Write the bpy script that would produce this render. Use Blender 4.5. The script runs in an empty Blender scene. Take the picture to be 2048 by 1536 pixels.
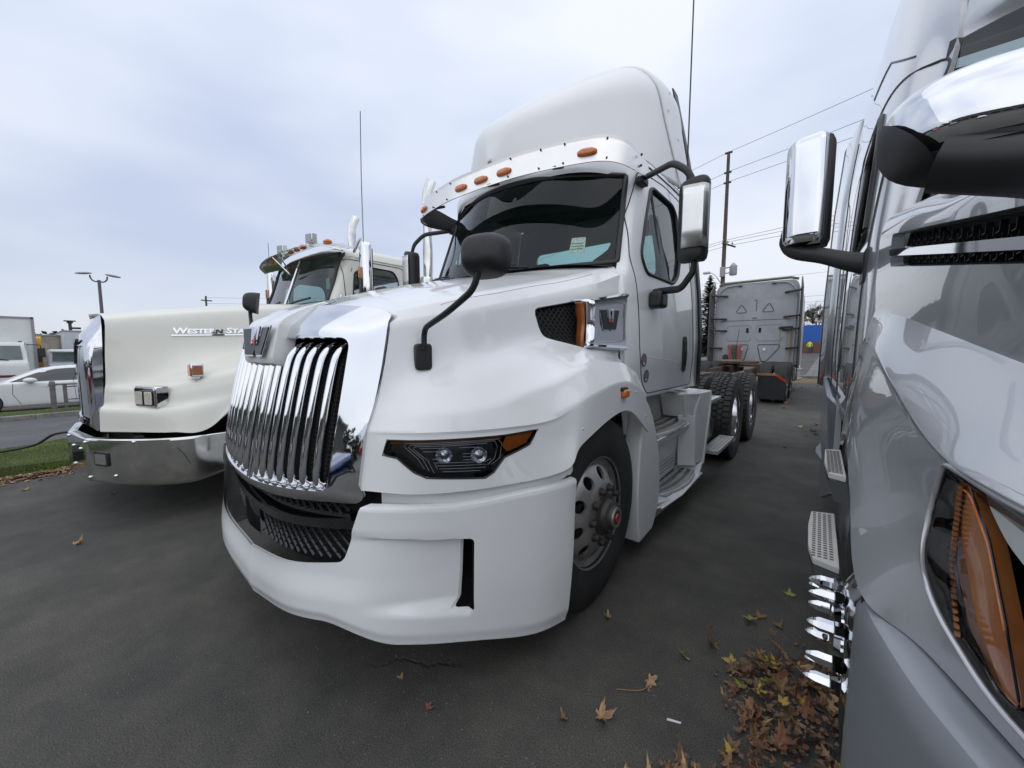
import bpy, bmesh, math, random
from mathutils import Vector, Matrix, noise
from mathutils.bvhtree import BVHTree
R = math.radians
sc = bpy.context.scene
COL = sc.collection
# ------------------------------------------------------------------ camera
cam = bpy.data.cameras.new('camera'); camo = bpy.data.objects.new('camera', cam); COL.objects.link(camo)
camo.location = (0, 0, 1.39)
camo.rotation_euler = (R(90 - 5.1), 0, R(39.02))
cam.sensor_fit = 'HORIZONTAL'; cam.sensor_width = 36.0
cam.lens = 36.0 * 781.0 / 2048.0
cam.clip_start = 0.02; cam.clip_end = 3000
sc.camera = camo
# ------------------------------------------------------------------ sky (overcast) and a very soft sun
W = bpy.data.worlds.new('World'); sc.world = W; W.use_nodes = True
nt = W.node_tree; nt.nodes.clear()
def N(nt, t, **kw):
    n = nt.nodes.new(t)
    for k, v in kw.items():
        if k.startswith('i_'):
            key = k[2:].replace('_', ' ')
            n.inputs[key].default_value = v
        else: setattr(n, k, v)
    return n
SUN_EL, SUN_AZ = 46, 140
out = N(nt, 'ShaderNodeOutputWorld')
sky = N(nt, 'ShaderNodeTexSky', sky_type='NISHITA'); sky.sun_disc = False
sky.sun_elevation = R(SUN_EL); sky.sun_rotation = R(SUN_AZ)
b1 = N(nt, 'ShaderNodeBackground'); b1.inputs[1].default_value = 0.12
nt.links.new(sky.outputs[0], b1.inputs[0])
tc = N(nt, 'ShaderNodeTexCoord')
mp = N(nt, 'ShaderNodeMapping'); mp.inputs['Scale'].default_value = (1.0, 1.0, 2.6)
nt.links.new(tc.outputs['Generated'], mp.inputs[0])
nz = N(nt, 'ShaderNodeTexNoise'); nz.inputs['Scale'].default_value = 1.35; nz.inputs['Detail'].default_value = 4; nz.inputs['Roughness'].default_value = 0.42
nt.links.new(mp.outputs[0], nz.inputs['Vector'])
cr_ = N(nt, 'ShaderNodeValToRGB')
e = cr_.color_ramp.elements
e[0].position = 0.37; e[0].color = (0.47, 0.53, 0.69, 1)
e[1].position = 0.64; e[1].color = (0.72, 0.755, 0.84, 1)
m_ = cr_.color_ramp.elements.new(0.5); m_.color = (0.60, 0.655, 0.78, 1)
nt.links.new(nz.outputs[0], cr_.inputs[0])
# overcast vertical falloff: greyer near the horizon, brighter overhead
sx = N(nt, 'ShaderNodeSeparateXYZ'); nt.links.new(tc.outputs['Generated'], sx.inputs[0])
vr = N(nt, 'ShaderNodeValToRGB'); ve = vr.color_ramp.elements
ve[0].position = 0.0; ve[0].color = (0.86, 0.845, 0.80, 1)
ve[1].position = 0.95; ve[1].color = (1.06, 1.04, 1.01, 1)
v2 = vr.color_ramp.elements.new(0.22); v2.color = (0.93, 0.92, 0.90, 1)
v3 = vr.color_ramp.elements.new(0.52); v3.color = (1.0, 1.0, 0.99, 1)
nt.links.new(sx.outputs[2], vr.inputs[0])
mu = N(nt, 'ShaderNodeMix', data_type='RGBA', blend_type='MULTIPLY'); mu.inputs[0].default_value = 1
nt.links.new(cr_.outputs[0], mu.inputs[6]); nt.links.new(vr.outputs[0], mu.inputs[7])
b2 = N(nt, 'ShaderNodeBackground'); b2.inputs[1].default_value = 1.0
nt.links.new(mu.outputs[2], b2.inputs[0])
mx = N(nt, 'ShaderNodeMixShader'); mx.inputs[0].default_value = 0.92
nt.links.new(b1.outputs[0], mx.inputs[1]); nt.links.new(b2.outputs[0], mx.inputs[2]); nt.links.new(mx.outputs[0], out.inputs[0])
sl = bpy.data.lights.new('sun', 'SUN'); sl.energy = 0.9; sl.angle = R(150); sl.color = (1.0, 0.985, 0.92)
so = bpy.data.objects.new('sun', sl); COL.objects.link(so)
# direction the sun light comes from
_a = R(SUN_AZ); _d = Vector((math.sin(_a) * math.cos(R(SUN_EL)), math.cos(_a) * math.cos(R(SUN_EL)), math.sin(R(SUN_EL))))
so.rotation_euler = _d.to_track_quat('Z', 'Y').to_euler()
so.location = (0, -20, 30)
sc.view_settings.view_transform = 'Standard'; sc.view_settings.look = 'None'
sc.view_settings.exposure = 0.42; sc.view_settings.gamma = 1.0; sc.view_settings.use_curve_mapping = False
sc.cycles.max_bounces = 8; sc.cycles.glossy_bounces = 5; sc.cycles.transparent_max_bounces = 14
sc.cycles.use_denoising = True

# ------------------------------------------------------------------ materials
MATS = {}
def mat(name, col=(.5, .5, .5), rough=.5, metal=0., coat=0., spec=.5, emit=None, trans=0., noise_amt=0., nscale=8., bump=0., bscale=200., col2=None, crough=.03, bdist=.002, contrast=(.35, .65)):
    if name in MATS: return MATS[name]
    m = bpy.data.materials.new(name); m.use_nodes = True; t = m.node_tree
    p = t.nodes['Principled BSDF']
    p.inputs['Base Color'].default_value = (*col, 1); p.inputs['Roughness'].default_value = rough
    p.inputs['Metallic'].default_value = metal; p.inputs['Coat Weight'].default_value = coat
    p.inputs['Coat Roughness'].default_value = crough
    p.inputs['Specular IOR Level'].default_value = spec
    p.inputs['Transmission Weight'].default_value = trans
    if emit:
        p.inputs['Emission Color'].default_value = (*emit[:3], 1); p.inputs['Emission Strength'].default_value = emit[3]
    co = N(t, 'ShaderNodeTexCoord')
    if col2 is not None or noise_amt:
        n = N(t, 'ShaderNodeTexNoise'); n.inputs['Scale'].default_value = nscale; n.inputs['Detail'].default_value = 6; n.inputs['Roughness'].default_value = .6
        t.links.new(co.outputs['Object'], n.inputs['Vector'])
        r = N(t, 'ShaderNodeValToRGB'); r.color_ramp.elements[0].position = contrast[0]; r.color_ramp.elements[1].position = contrast[1]
        c2 = col2 if col2 is not None else tuple(c * (1 - noise_amt) for c in col)
        r.color_ramp.elements[0].color = (*col, 1); r.color_ramp.elements[1].color = (*c2, 1)
        t.links.new(n.outputs[0], r.inputs[0]); t.links.new(r.outputs[0], p.inputs['Base Color'])
        rm = N(t, 'ShaderNodeMapRange'); rm.inputs[3].default_value = max(0, rough - .05); rm.inputs[4].default_value = min(1, rough + .1)
        t.links.new(n.outputs[0], rm.inputs[0]); t.links.new(rm.outputs[0], p.inputs['Roughness'])
    if bump:
        n = N(t, 'ShaderNodeTexNoise'); n.inputs['Scale'].default_value = bscale; n.inputs['Detail'].default_value = 4
        t.links.new(co.outputs['Object'], n.inputs['Vector'])
        b = N(t, 'ShaderNodeBump'); b.inputs['Strength'].default_value = bump; b.inputs['Distance'].default_value = bdist
        t.links.new(n.outputs[0], b.inputs['Height']); t.links.new(b.outputs[0], p.inputs['Normal'])
    MATS[name] = m; return m
def glassmat(name, tint=(.5, .6, .58), rough=0.0, ior=1.5, gloss=(1, 1, 1)):
    """window glass: a tinted transparent pane with fresnel reflection"""
    if name in MATS: return MATS[name]
    m = bpy.data.materials.new(name); m.use_nodes = True; t = m.node_tree; t.nodes.clear()
    o = N(t, 'ShaderNodeOutputMaterial'); mx = N(t, 'ShaderNodeMixShader'); f = N(t, 'ShaderNodeFresnel'); f.inputs[0].default_value = ior
    tr = N(t, 'ShaderNodeBsdfTransparent'); tr.inputs[0].default_value = (*tint, 1)
    g = N(t, 'ShaderNodeBsdfGlossy'); g.inputs['Roughness'].default_value = rough; g.inputs[0].default_value = (*gloss, 1)
    t.links.new(f.outputs[0], mx.inputs[0]); t.links.new(tr.outputs[0], mx.inputs[1]); t.links.new(g.outputs[0], mx.inputs[2]); t.links.new(mx.outputs[0], o.inputs[0])
    MATS[name] = m; return m
WHITE = mat('white_paint', (.79, .80, .80), .32, coat=.85, spec=.5, noise_amt=.03, nscale=3)
WHITE2 = mat('white_moulded_fairing', (.76, .77, .77), .42, coat=.25)
CREAM = mat('cream_paint', (.74, .73, .655), .35, coat=.55, noise_amt=.04, nscale=3)
GREY = mat('silver_grey_paint', (.46, .475, .495), .34, metal=.65, coat=1.0, crough=.01, noise_amt=.03, nscale=600)
GREYFAR = mat('dusty_grey_paint', (.36, .37, .40), .5, coat=.1, col2=(.30, .31, .33), nscale=2.5)
CHROME = mat('chrome', (.70, .71, .73), .04, metal=1.0, bump=.03, bscale=6, bdist=.004)
CHROME2 = mat('worn_chrome', (.72, .72, .70), .10, metal=1.0, col2=(.55, .54, .52), nscale=5, bump=.05, bscale=5, bdist=.006)
STEEL = mat('brushed_stainless', (.72, .72, .70), .30, metal=1.0, col2=(.62, .62, .60), nscale=4)
ALU = mat('tread_aluminium', (.62, .62, .61), .45, metal=.55, col2=(.46, .46, .45), nscale=14)
ALURIM = mat('forged_alloy', (.58, .58, .57), .32, metal=.75, col2=(.36, .35, .33), nscale=7)
ALUPOL = mat('polished_alloy', (.85, .85, .86), .13, metal=1.0)
BLACK = mat('black_plastic', (.014, .014, .015), .48, bump=.25, bscale=900, bdist=.0005)
BLACKG = mat('gloss_black', (.008, .008, .009), .10, coat=.4)
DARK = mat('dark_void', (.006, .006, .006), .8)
RUBBER = mat('tyre_rubber', (.018, .018, .018), .78, col2=(.035, .034, .033), nscale=5, bump=.35, bscale=60, bdist=.001)
RUBBER2 = mat('dusty_tyre_rubber', (.035, .034, .033), .85, col2=(.065, .062, .058), nscale=6, bump=.3, bscale=60, bdist=.001)
SEAL = mat('rubber_seal', (.02, .02, .021), .45)
FRAME = mat('chassis_paint', (.02, .02, .02), .5, col2=(.05, .045, .04), nscale=6)
RUST = mat('rusty_steel', (.045, .032, .024), .85, col2=(.11, .068, .042), nscale=12, bump=.5, bscale=40)
AMBER = mat('amber_lens', (.62, .17, .02), .12, coat=.6, noise_amt=.25, nscale=60)
AMBERD = mat('deep_amber_lens', (.36, .115, .03), .2, coat=.5, noise_amt=.3, nscale=25)
RED = mat('red_lens', (.45, .02, .02), .2, coat=.5)
REDP = mat('red_enamel', (.40, .04, .04), .35)
HEADL = mat('clear_reflector', (.75, .77, .80), .08, metal=1.0, bump=.9, bscale=45, bdist=.01)
GLASS = glassmat('windscreen_glass', (.50, .66, .64), ior=1.38)
GLASSS = glassmat('side_glass', (.38, .47, .47))
LENS = glassmat('lamp_lens', (.82, .84, .86))
INTERIOR = mat('cab_trim', (.10, .10, .105), .8, noise_amt=.2)
INTLIGHT = mat('cab_trim_grey', (.22, .23, .23), .8, noise_amt=.15)

# ------------------------------------------------------------------ object helpers
def link(name, me, m=None, parent=None, **tags):
    o = bpy.data.objects.new(name, me); COL.objects.link(o)
    if m is not None and hasattr(me, 'materials') and not me.materials:
        for mm in (m if isinstance(m, (list, tuple)) else [m]): me.materials.append(mm)
    if parent is not None: o.parent = parent
    for k, v in tags.items(): o[k] = v
    return o
def root(name, label, cat, loc=(0, 0, 0), rz=0, group=None, kind=None):
    o = bpy.data.objects.new(name, None); COL.objects.link(o); o.empty_display_size = .2
    o.location = loc; o.rotation_euler = (0, 0, rz); o['label'] = label; o['category'] = cat
    if group: o['group'] = group
    if kind: o['kind'] = kind
    return o
def tag(o, label=None, cat=None, group=None, kind=None):
    if label: o['label'] = label
    if cat: o['category'] = cat
    if group: o['group'] = group
    if kind: o['kind'] = kind
    return o
def smooth(me, ang=32):
    me.polygons.foreach_set('use_smooth', [True] * len(me.polygons))
    if ang is not None: me.set_sharp_from_angle(angle=R(ang))
    me.update(); return me
def mk(bm, name='m', ang=32, recalc=True):
    if recalc: bmesh.ops.recalc_face_normals(bm, faces=bm.faces)
    me = bpy.data.meshes.new(name); bm.to_mesh(me); bm.free()
    if ang is None:
        return me
    return smooth(me, ang)
def crs(P, n, closed=False):
    """catmull-rom through P, n samples evenly over the index"""
    P = [Vector(p) for p in P]; L = len(P)
    if L == 1: return [P[0].copy() for _ in range(n)]
    res = []
    for i in range(n):
        if closed:
            t = i / n * L; k = int(t) % L; u = t - int(t); a, b, c, d = P[(k - 1) % L], P[k], P[(k + 1) % L], P[(k + 2) % L]
        else:
            t = i / (n - 1) * (L - 1); k = min(int(t), L - 2); u = t - k
            b, c = P[k], P[k + 1]; a = P[k - 1] if k > 0 else b * 2 - c; d = P[k + 2] if k + 2 < L else c * 2 - b
        res.append(.5 * ((2 * b) + (c - a) * u + (2 * a - 5 * b + 4 * c - d) * u * u + (-a + 3 * b - 3 * c + d) * u ** 3))
    return res
def loft(rows, nu=24, nv=6, sharp=(), linu=False, closed_v=False):
    """surface through row curves; returns a 2-D list of points"""
    S = [crs(r, nu) if not linu else lin(r, nu) for r in rows]
    out_ = []
    segs = []; cur = [0]
    for i in range(1, len(S)):
        cur.append(i)
        if i in sharp or i == len(S) - 1: segs.append(cur); cur = [i]
    cols = [[] for _ in range(nu)]
    for j in range(nu):
        for si, s in enumerate(segs):
            pts = crs([S[i][j] for i in s], nv * (len(s) - 1) + 1)
            cols[j] += pts if si == 0 else pts[1:]
    return [[cols[j][i] for j in range(nu)] for i in range(len(cols[0]))]
def lin(P, n):
    P = [Vector(p) for p in P]; L = len(P); r = []
    for i in range(n):
        t = i / (n - 1) * (L - 1); k = min(int(t), L - 2); r.append(P[k].lerp(P[k + 1], t - k))
    return r
def gridbm(G, bm=None, mirror=False, closed_u=False, closed_v=False):
    bm = bm or bmesh.new()
    for sgn in ((1, -1) if mirror else (1,)):
        V = [[bm.verts.new((p[0] * sgn, p[1], p[2])) for p in row] for row in G]
        n, m = len(V), len(V[0])
        for i in range(n if closed_v else n - 1):
            for j in range(m if closed_u else m - 1):
                a, b, c, d = V[i][j], V[i][(j + 1) % m], V[(i + 1) % n][(j + 1) % m], V[(i + 1) % n][j]
                try: bm.faces.new((a, b, c, d) if sgn == 1 else (d, c, b, a))
                except ValueError: pass
    bmesh.ops.remove_doubles(bm, verts=bm.verts, dist=1e-5)
    return bm
def shell(G, vec, bm=None):
    """solid from a grid and its copy moved by vec"""
    bm = bm or bmesh.new(); vec = Vector(vec); n, m = len(G), len(G[0])
    A = [[bm.verts.new(p) for p in r] for r in G]; B = [[bm.verts.new(Vector(p) + vec) for p in r] for r in G]
    for i in range(n - 1):
        for j in range(m - 1):
            bm.faces.new((A[i][j], A[i][j + 1], A[i + 1][j + 1], A[i + 1][j])); bm.faces.new((B[i][j], B[i + 1][j], B[i + 1][j + 1], B[i][j + 1]))
    for i in range(n - 1):
        for j in (0, m - 1): bm.faces.new((A[i][j], A[i + 1][j], B[i + 1][j], B[i][j]))
    for j in range(m - 1):
        for i in (0, n - 1): bm.faces.new((A[i][j], B[i][j], B[i][j + 1], A[i][j + 1]))
    return bm
def thick(o, t, off=-1):
    m = o.modifiers.new('t', 'SOLIDIFY'); m.thickness = t; m.offset = off; m.use_even_offset = False; return o
def bevel(o, w, seg=2, ang=40):
    m = o.modifiers.new('b', 'BEVEL'); m.width = w; m.segments = seg; m.limit_method = 'ANGLE'; m.angle_limit = R(ang); m.harden_normals = False; return o
def bake(o, ang=32):
    dg = bpy.context.evaluated_depsgraph_get(); dg.update()
    me = bpy.data.meshes.new_from_object(o.evaluated_get(dg)); o.modifiers.clear(); o.data = me
    if ang: smooth(me, ang)
    return o
def cut(o, cutters, ang=32):
    """boolean difference by a list of meshes, one after the other"""
    for me in cutters:
        c = bpy.data.objects.new('cutter', me); COL.objects.link(c); c.parent = o.parent
        n0 = len(o.data.vertices)
        for solver in ('EXACT', 'FAST'):
            m = o.modifiers.new('c', 'BOOLEAN'); m.operation = 'DIFFERENCE'; m.solver = solver; m.object = c
            bpy.context.view_layer.update()
            dg = bpy.context.evaluated_depsgraph_get(); dg.update()
            r = bpy.data.meshes.new_from_object(o.evaluated_get(dg)); o.modifiers.clear()
            if len(r.vertices) > .4 * n0: o.data = r; break
        else: print('CUT FAILED', o.name)
        bpy.data.objects.remove(c)
    if ang: smooth(o.data, ang)
    return o
def prism_bm(pts, vec, bm=None):
    """extrude a closed 3-D outline by vec"""
    bm = bm or bmesh.new(); vec = Vector(vec)
    a = [bm.verts.new(p) for p in pts]; b = [bm.verts.new(Vector(p) + vec) for p in pts]
    n = len(a)
    bm.faces.new(a); bm.faces.new(b[::-1])
    for i in range(n): bm.faces.new((a[(i + 1) % n], a[i], b[i], b[(i + 1) % n]))
    return bm
def prism(pts, vec, ang=32): return mk(prism_bm(pts, vec), ang=ang)
def box_bm(x0, x1, y0, y1, z0, z1, bm=None, M=None):
    bm = bm or bmesh.new()
    v = [Vector((x, y, z)) for x in (x0, x1) for y in (y0, y1) for z in (z0, z1)]
    if M is not None: v = [M @ p for p in v]
    v = [bm.verts.new(p) for p in v]
    for f in ((0, 1, 3, 2), (4, 6, 7, 5), (0, 4, 5, 1), (2, 3, 7, 6), (0, 2, 6, 4), (1, 5, 7, 3)): bm.faces.new([v[i] for i in f])
    return bm
def box(name, x0, x1, y0, y1, z0, z1, m, parent=None, bw=0, M=None, **t):
    o = link(name, mk(box_bm(x0, x1, y0, y1, z0, z1, M=M)), m, parent, **t)
    if bw: bevel(o, bw)
    return o
def tube_bm(P, r, seg=10, bm=None, caps=True, ry=None, up=(0, 0, 1), rads=None, closed=False):
    bm = bm or bmesh.new(); P = [Vector(p) for p in P]; rings = []; n = len(P)
    ref = Vector(up)
    for i, p in enumerate(P):
        if closed: t = P[(i + 1) % n] - P[i - 1]
        else: t = (P[min(i + 1, n - 1)] - P[max(i - 1, 0)])
        t = t.normalized()
        s = t.cross(ref)
        if s.length < 1e-3: s = t.cross(Vector((1, 0, .01)))
        s.normalize(); q = s.cross(t).normalized()
        rr = rads[i] if rads else r
        ra, rb = rr, (rr * (ry / r) if ry else rr)
        rings.append([bm.verts.new(p + s * (ra * math.cos(2 * math.pi * k / seg)) + q * (rb * math.sin(2 * math.pi * k / seg))) for k in range(seg)])
    for i in range(n if closed else n - 1):
        A, B = rings[i], rings[(i + 1) % n]
        for k in range(seg): bm.faces.new((A[k], A[(k + 1) % seg], B[(k + 1) % seg], B[k]))
    if caps and not closed: bm.faces.new(rings[0][::-1]); bm.faces.new(rings[-1])
    return bm
def tube(name, P, r, m, parent=None, seg=12, n=0, ry=None, up=(0, 0, 1), rads=None, closed=False, **t):
    if n:
        if rads: rads = [v[0] for v in crs([(q, 0, 0) for q in rads], n)]
        P = crs(P, n, closed)
    return link(name, mk(tube_bm(P, r, seg, ry=ry, up=up, rads=rads, closed=closed), ang=50), m, parent, **t)
def fillet(P, r, k=5):
    """round the corners of a polyline"""
    P = [Vector(p) for p in P]; o = [P[0]]
    for i in range(1, len(P) - 1):
        a, b, c = P[i - 1], P[i], P[i + 1]; d1 = (a - b); d2 = (c - b)
        rr = min(r, d1.length * .49, d2.length * .49); p, q = b + d1.normalized() * rr, b + d2.normalized() * rr
        for j in range(k + 1):
            u = j / k; o.append(p.lerp(b, u).lerp(b.lerp(q, u), u))
    o.append(P[-1]); return o
def filletc(P, r, k=5):
    P = [Vector(p) for p in P]; n = len(P); o = []
    rs = r if isinstance(r, (list, tuple)) else [r] * n
    for i in range(n):
        a, b, c = P[i - 1], P[i], P[(i + 1) % n]; d1 = a - b; d2 = c - b; rr = min(rs[i], d1.length * .48, d2.length * .48)
        p, q = b + d1.normalized() * rr, b + d2.normalized() * rr
        for j in range(k + 1):
            u = j / k; o.append(p.lerp(b, u).lerp(b.lerp(q, u), u))
    return o
def lathe_bm(prof, seg=48, bm=None, axis='X', M=None, closed=False):
    """prof: (axial, radius) list"""
    bm = bm or bmesh.new(); rings = []
    for a, r in prof:
        ring = []
        for k in range(seg):
            th = 2 * math.pi * k / seg; c, s = r * math.cos(th), r * math.sin(th)
            p = Vector((a, c, s)) if axis == 'X' else (Vector((c, a, s)) if axis == 'Y' else Vector((c, s, a)))
            if M is not None: p = M @ p
            ring.append(bm.verts.new(p))
        rings.append(ring)
    for i in range(len(rings) - 1):
        for k in range(seg): bm.faces.new((rings[i][k], rings[i][(k + 1) % seg], rings[i + 1][(k + 1) % seg], rings[i + 1][k]))
    if closed:
        for k in range(seg): bm.faces.new((rings[-1][k], rings[-1][(k + 1) % seg], rings[0][(k + 1) % seg], rings[0][k]))
    else:
        for ring in (rings[0], rings[-1]):
            try: bm.faces.new(ring)
            except ValueError: pass
    return bm
def lathe(name, prof, m, parent=None, seg=48, axis='X', M=None, closed=False, ang=32, **t):
    return link(name, mk(lathe_bm(prof, seg, axis=axis, M=M, closed=closed), ang=ang), m, parent, **t)
def bvh(o):
    return BVHTree.FromObject(o, bpy.context.evaluated_depsgraph_get())
def drape_pts(P, d, tree, off=0.002, back=1.5):
    """drop points along direction d onto a surface"""
    d = Vector(d).normalized(); res = []
    for p in P:
        p = Vector(p); h = tree.ray_cast(p - d * back, d)
        if h[0] is None:
            h = tree.find_nearest(p)
        nn = h[1] if h[1].dot(d) < 0 else -h[1]
        res.append(h[0] + nn * off)
    return res
def resample(P, step, closed=False):
    P = [Vector(p) for p in P]; o = []
    n = len(P); rng = range(n if closed else n - 1)
    for i in rng:
        a, b = P[i], P[(i + 1) % n]; k = max(1, int((b - a).length / step))
        for j in range(k): o.append(a.lerp(b, j / k))
    if not closed: o.append(P[-1])
    return o
def seam(name, P, d, tree, parent, r=.0028, m=None, closed=False, step=.03):
    Q = drape_pts(resample(P, step, closed), d, tree, off=-.0004)
    return link(name, mk(tube_bm(Q, r, 6, closed=closed), ang=60), m or SEAL, parent)
def text(name, s, size, m, parent=None, M=None, depth=.003, shear=0, xs=1., bevel_=0., space=1.0, small=None, bold=0., **t):
    c = bpy.data.curves.new(name, 'FONT'); c.body = s; c.size = size; c.extrude = depth; c.shear = shear; c.bevel_depth = bevel_
    c.space_character = space; c.offset = bold; c.resolution_u = 3
    if small:
        c.small_caps_scale = small
        for q in c.body_format: q.use_small_caps = True
    o = bpy.data.objects.new(name, c); COL.objects.link(o); bpy.context.view_layer.update()
    me = bpy.data.meshes.new_from_object(o.evaluated_get(bpy.context.evaluated_depsgraph_get())); bpy.data.objects.remove(o)
    for v in me.vertices: v.co.x *= xs
    if M is not None: me.transform(M)
    me.materials.clear()
    return link(name, me, m, parent, **t)
def frameM(o, x, y):
    """matrix with given origin, x axis and approximate y axis"""
    o = Vector(o); x = Vector(x).normalized(); z = x.cross(Vector(y)).normalized(); y = z.cross(x)
    return Matrix(((x.x, y.x, z.x, o.x), (x.y, y.y, z.y, o.y), (x.z, y.z, z.z, o.z), (0, 0, 0, 1)))
def star_pts(r, r2=.42, rot=0):
    return [(math.sin(rot + k * math.pi / 5) * (r if k % 2 == 0 else r * r2), math.cos(rot + k * math.pi / 5) * (r if k % 2 == 0 else r * r2)) for k in range(10)]
def plate(name, pts, t, m, parent, M, z0=0., bw=0, **tg):
    me = prism([Vector((p[0], p[1], z0)) for p in pts], (0, 0, t), ang=20); me.transform(M)
    o = link(name, me, m, parent, **tg)
    if bw: bevel(o, bw, 2, 30)
    return o
def ss(a, b, x):
    u = min(1, max(0, (x - a) / (b - a))); return u * u * (3 - 2 * u)
# emblem: a dark W with a bright rim and a small red star
def emblem(parent, M, w, h):
    o = root_part = None
    W_ = [(-.5, .5), (-.27, .5), (-.2, .5), (-.14, .0), (0, .32), (.14, .0), (.2, .5), (.5, .5), (.32, -.5), (.08, -.5), (0, -.3), (-.08, -.5), (-.32, -.5)]
    W_ = [(-.5, .5), (-.19, .5), (-.13, .02), (-.05, .24), (.05, .24), (.13, .02), (.19, .5), (.5, .5), (.31, -.5), (.06, -.5), (0, -.3), (-.06, -.5), (-.31, -.5)]
    P = [(x * w, y * h) for x, y in W_]
    o = plate('emblem', [(x * 1.06, y * 1.07) for x, y in P], .006, CHROME, parent, M, bw=.001)
    plate('emblem_face', [(x * .95, y * .93) for x, y in P], .004, mat('emblem_grey', (.035, .036, .04), .35), o, M, z0=.0062)
    for s in (-1, 1): plate('emblem_rib', [(s * .16 * w, .5 * h), (s * .06 * w, .5 * h), (s * .03 * w, -.05 * h), (s * .11 * w, -.1 * h)], .006, CHROME, o, M, z0=.0105)
    plate('star', [(x * 1., y * 1. - .02 * h) for x, y in star_pts(.17 * h)], .004, REDP, o, M, z0=.0165)
    return o
# ------------------------------------------------------------------ wheels
def tyre_mesh(w=.28, r=.515, ri=.29, lugs=False, seg=72):
    h = w / 2; bm = bmesh.new()
    H = [(-h + .025, ri), (-h + .01, ri + .03), (-h, ri + .10), (-h + .006, r - .07)]
    if lugs: prof = H + [(-h + .012, r - .03), (-h + .02, r - .022), (h - .02, r - .022), (h - .012, r - .03)]
    else:
        H += [(-h + .02, r - .026), (-h + .034, r - .006)]; prof = list(H)
        for g in (-.07, -.024, .024, .07): prof += [(g - .007, r), (g - .005, r - .012), (g + .005, r - .012), (g + .007, r)]
        prof += [(h - .034, r - .006), (h - .02, r - .026)]
    prof += [(-a, q) for a, q in H[:4]][::-1]
    lathe_bm(prof, seg, bm, closed=True)
    if lugs:
        nb = 46
        rowsx = [-.088, -.030, .030, .088]
        for ri_, x0 in enumerate(rowsx):
            outer = ri_ in (0, 3)
            for k in range(nb):
                th = 2 * math.pi * (k + (.5 if ri_ % 2 else 0)) / nb; da = 2 * math.pi / nb * .40
                wx = .030 if outer else .024
                base = [(-1, 0), (-.6, 1), (.6, 1), (1, 0), (.6, -1), (-.6, -1)] if not outer else [(-1, .6), (-.7, 1), (1.35 if ri_ == 3 else .7, 1), (1.35 if ri_ == 3 else 1, 0), (1.35 if ri_ == 3 else .7, -1), (-.7, -1)]
                if ri_ == 0: base = [(-1.35, 1), (.7, 1), (1, 0), (.7, -1), (-1.35, -1)]
                vs = []
                for rr, sc_ in ((r - .03, 1.08), (r, .94)):
                    if outer and rr == r: rr = r - .003
                    vs.append([bm.verts.new((x0 + bx * wx * sc_, rr * math.cos(th + by * da * sc_), rr * math.sin(th + by * da * sc_))) for bx, by in base])
                m_ = len(base)
                bm.faces.new(vs[1])
                for i in range(m_): bm.faces.new((vs[0][i], vs[0][(i + 1) % m_], vs[1][(i + 1) % m_], vs[1][i]))
    return mk(bm, 'tyre', 35)
TYRE = tyre_mesh(); TYREL = tyre_mesh(lugs=True)
def rim_mesh(kind):
    bm = bmesh.new()
    if kind == 'steer':
        prof = [(.118, .292), (.122, .300), (.112, .303), (.10, .292), (.095, .278), (.085, .262), (.10, .250), (.125, .215), (.150, .170), (.158, .155), (.160, .10), (.150, .085), (.145, .085), (.150, .150), (.110, .21), (.08, .24), (.07, .255), (-.10, .262), (-.12, .295), (-.10, .29)]
    else:
        prof = [(.118, .292), (.122, .300), (.112, .303), (.10, .288), (.09, .275), (-.02, .268), (-.06, .255), (-.085, .22), (-.095, .17), (-.095, .09), (-.11, .09), (-.11, .22), (-.09, .262), (-.11, .30), (-.09, .29)]
    lathe_bm(prof, 64, bm, closed=True)
    me = mk(bm, 'rim', 30)
    o = link('rim', me, ALURIM)
    cs = []
    for k in range(10):
        th = 2 * math.pi * k / 10 + .2; r0 = .213 if kind == 'steer' else .215
        b = bmesh.new(); M = Matrix.Translation((.05 if kind == 'steer' else -.09, r0 * math.cos(th), r0 * math.sin(th)))
        lathe_bm([(-.09, .034), (.12, .034)], 16, b, M=M); cs.append(mk(b))
    # joined cutter
    b = bmesh.new()
    for c in cs: b.from_mesh(c)
    me2 = mk(b)
    cut(o, [me2], 30); me = o.data; bpy.data.objects.remove(o); return me
RIMS = rim_mesh('steer'); RIMD = rim_mesh('drive')
def nut_mesh(rn, ln, pointed=False):
    if pointed: prof = [(0, rn * 1.25), (.022, rn * 1.25), (.024, rn * 1.05), (.03, rn), (ln * .66, rn), (ln * .92, rn * .5), (ln, rn * .12)]
    else: prof = [(0, rn * 1.35), (.008, rn * 1.35), (.0085, rn * 1.1), (ln * .7, rn), (ln, rn * .9)]
    return mk(lathe_bm(prof, 6 if pointed else 12), 'lug_nut', 25)
NUT = {k: nut_mesh(*v) for k, v in dict(steer=(.016, .032), cover=(.0185, .085, True)).items()}
def nuts(parent, x0, r0, m, kind='steer', n=10, name='lug_nut'):
    for k in range(n):
        th = 2 * math.pi * k / n + .314; me = NUT[kind]
        o = link(name, me, None, parent); o.location = (x0, -r0 * math.sin(th), r0 * math.cos(th)); o.rotation_euler = (-th, 0, 0)
        if not me.materials: me.materials.append(m)
        o.material_slots[0].link = 'OBJECT'; o.material_slots[0].material = m
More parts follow.
